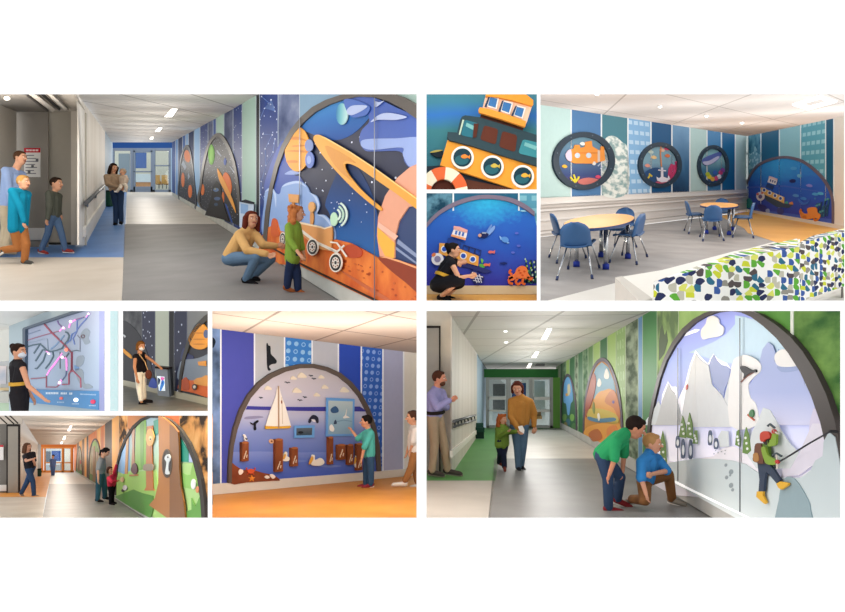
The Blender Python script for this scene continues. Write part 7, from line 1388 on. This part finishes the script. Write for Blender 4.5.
C_('glove', zt(ell(541, 230, 8, 9)), '#b23a38', .26, .04, False, 'red glove'); C_('glove', zt(ell(526, 95, 8, 10)), '#b23a38', .24, .04, False, 'red glove')
C_('face', zt(ell(494, 135, 15, 20)), '#2b2324', .2, .05, False, 'dark balaclava'); hl = C_('helmet', zt([(466, 128), (468, 104), (485, 94), (504, 100), (510, 122), (500, 128), (488, 132), (484, 140), (472, 140)]), '#b8402f', .22, .06, True, 'red helmet')
C_('harness', zt([(456, 228), (494, 228), (498, 240), (456, 242)]), '#4a3a34', .24, .02, False)
for q, r2 in (([(498, 72), (508, 62), (530, 80)], [(508, 64), (530, 96), (545, 106)]), ([(520, 200), (538, 192), (560, 206)], [(538, 195), (541, 230), (541, 262)])):
    a_ = C_('ice_axe', zt(stroke(q, 7)), '#3f4a50', .26, .03, False, 'ice axe'); C_('axe_handle', zt(stroke(r2, 5)), '#cfc7ba', .26, .02, False, None, a_)
thing_poly('climbing_rope', 'dark rope stretched from the climber to the arch edge', 'rope', PW, zt(stroke(smo([(552, 228), (600, 200), (680, 150), (775, 96)]), 4.5)), M('#2b2a30'), .27, .03)
an_ = f('anchor_bolt', zt(ell(775, 95, 6, 7)), '#2a2a2c', .14, .14, False)
for x in (677.7, 739.7): f('panel_seam', rect_line(x, 318 if x > 700 else 348, pmur(x)-.5, .9), M('#5f646c', .4, .4), .14, .006, False)
# people
person('man in a lavender shirt and khaki trousers leaning with folded arms', RP.fd(477), 105, 60, dict(head=(439.3, 378.5), chest=(435.5, 391.5), pel=(435, 416), ls=(442, 393, .15), rs=(431, 395, -.2), le=(446, 407, .05), lh=(438.5, 405, -.3), re=(437, 407.5, -.45), rh=(449.5, 400.5, -.35), lk=(443.5, 442, .1), la=(447.5, 470, .15), rk=(434.5, 444, -.05), ra=(432, 471, -.1), rt=(441, 474.3, -.1), lt=(459, 473.3, .1)),
       shirt='#9794c4', sleeve=1, pants='#b09a80', hair='#4a2c20', shoe='#4a433f', sole='#8a8078', belt='#2b2422', beard='#5a3a2a', face=72, skin='#c98a70')
_, a = person('woman in a camel sweater and jeans walking with a white paper', RP.fd(469.5), 92, 15, dict(head=(517.3, 388), chest=(521, 399), pel=(519.5, 425), ls=(530, 402), rs=(511.5, 401.5), le=(534, 413, .05), lh=(534, 426), re=(511, 417, -.1), rh=(519, 429.5, -.35), lk=(523, 447, .05), la=(521, 466, .15), rk=(517.5, 447), ra=(518.5, 467.5), rt=(519.5, 471.3, -.2)),
       shirt='#b8803f', sleeve=1, pants='#5a7590', hair='#5a2a20', hair_style='bob', shoe='#25232a', face=-12, pitch=12, skin='#d09a80')
thing_poly('paper', 'white folded paper held between the woman in camel and the girl', 'paper', RP.front(RP.fd(469.5)-.55), [(518, 426.5), (522.5, 425.5), (524.5, 430), (524, 433.5), (519.5, 431)], M('#f2efea'), 0, .006)
person('small red haired girl in a green jacket reaching for the paper', RP.fd(470.5), 60, 30, dict(head=(502.5, 419.5), chest=(502.3, 427), pel=(502, 443), ls=(506, 429), rs=(498, 429), le=(508, 432.5, -.1), lh=(516.5, 431.5, -.3), re=(500, 436, -.15), rh=(508, 431.5, -.4), lk=(503.5, 455), la=(504.5, 467), rk=(500.3, 453), ra=(499.3, 462.5, .3), lt=(505, 470.5, -.2)),
       shirt='#6f8a3a', sleeve=1, pants='#23283c', hair='#a85a30', hair_style='curly', shoe='#7a3a30', kid=True, face=40, shirt_long=.05, width=1.2)
db = RP.fd(509)
person('boy in a green shirt and jeans bending forward with hands on his knees', db, 116, 80, dict(head=(635.5, 427.5), chest=(624, 434.5), pel=(602, 455), ls=(624, 438, .15), rs=(615.5, 441.5, -.2), le=(624, 455, .15), lh=(622.5, 471.5, .1), re=(614.5, 459, -.25), rh=(609.5, 474, -.3), lk=(620, 477, .12), la=(617.5, 499, .2), rk=(608, 479, -.12), ra=(608.5, 508, -.1), rt=(621.5, 512, -.1), lt=(629, 506.5, .2)),
       shirt='#2f9c63', sleeve=.48, pants='#374a68', hair='#241a16', shoe='#8a2c30', sole='#e2dcd4', kid=True, face=75, pitch=22, shirt_long=.02, skin='#c4876a', width=1.12, scale_head=1.1)
dk = RP.fd(507.5)
person('blond boy in a blue polo shirt kneeling on one knee by the mountain mural', dk, 110, 65, dict(head=(652.5, 443.5), chest=(649.5, 456), pel=(645, 481), ls=(657.5, 459, .15), rs=(641.5, 462, -.15), le=(667, 471, .0), lh=(652.5, 474, -.25), re=(641.5, 479, -.3), rh=(646, 494, -.4), lk=(668.5, 474.5, .2), la=(672, 499, .25), rk=(645, 500, -.35), ra=(632, 499, .1), lt=(683, 504, .15), rt=(627, 502, .15)),
       shirt='#3a86c8', sleeve=.48, pants='#8a5f3c', hair='#b58a58', shoe='#8d857a', sole='#efe9e0', kid=True, face=58, skin='#d39a7e', width=1.15, scale_head=1.05, collar='#3479b8')
def point(name, loc, power, r=.3, color='#fff6ea'):
    l = bpy.data.lights.new(name, 'POINT'); l.energy = power; l.shadow_soft_size = r; l.color = lin(color)[:3]
    o = bpy.data.objects.new(name, l); COL.objects.link(o); o.location = loc; return o
def fill_lamp_row(R, u, ds, v, power, color='#fff6ea', r=.35):  # unseen fill points hung in mid-air, added to brighten a room; no fittings
    for d, p in zip(ds, power if isinstance(power, (tuple, list)) else [power]*len(ds)):
        point('fill_lamp', R.A*d+V((u, 0, CAMZ+v)), p, r, color)
fr = lambda a, b, st: [a+st*i for i in range(int((b-a)/st)+1)]
fill_lamp_row(R1, .9, fr(9.5, 46, 2.6), .5, [20, 30, 38]+[46]*12, '#fff8ee', .7)
fill_lamp_row(R1, -2.2, (11.5,), .4, 85, '#fff4e6', .3); fill_lamp_row(R1, -.3, (11,), .5, 22, '#fff8ee', .5)
point('fill_lamp', at(140, 128, 46), 120, .4)  # hidden fill above the ceiling, added to brighten the planet corridor lobby
point('fill_lamp', at(440, 60, 5.9), 52, .3)  # fill added behind the facade, out of view, for the boat close-up
point('fill_lamp', at(482, 150, 9.0), 80, .3)  # fill added out of sight behind the boat wall, for the underwater mural
for u, ds in ((-2.2, (12, 15, 18)), (0, (11, 14, 17, 20)), (1.8, (10, 13, 16, 19))): fill_lamp_row(RL, u, ds, .45, 30, '#fffaf4', .6)
fill_lamp_row(RL, 3.3, (15,), .5, 45, '#fffaf4', .5)
point('fill_lamp', at(20, 330, 8.5), 55, .3)  # bare fill point added to light the route map
point('fill_lamp', at(150, 290, 13), 1100, .2, '#ffeccc')  # strong fill added above the opening, unseen, to lift the kiosk wall
fill_lamp_row(RF, .6, fr(20, 80, 4), .4, 62, '#fff3e6', .7)
for u in (-1.6, -.6, .4, 1.4): fill_lamp_row(RS, u, (9.2,), .35, 54, '#fff8f0', .5)
fill_lamp_row(RP, .9, fr(8, 32, 2.2), .5, [11, 19, 30]+[46]*8, '#fffdfa', .7)
point('fill_lamp', at(520, 350, 37), 240, .4)  # hidden fill added over the green header for the lobby behind it
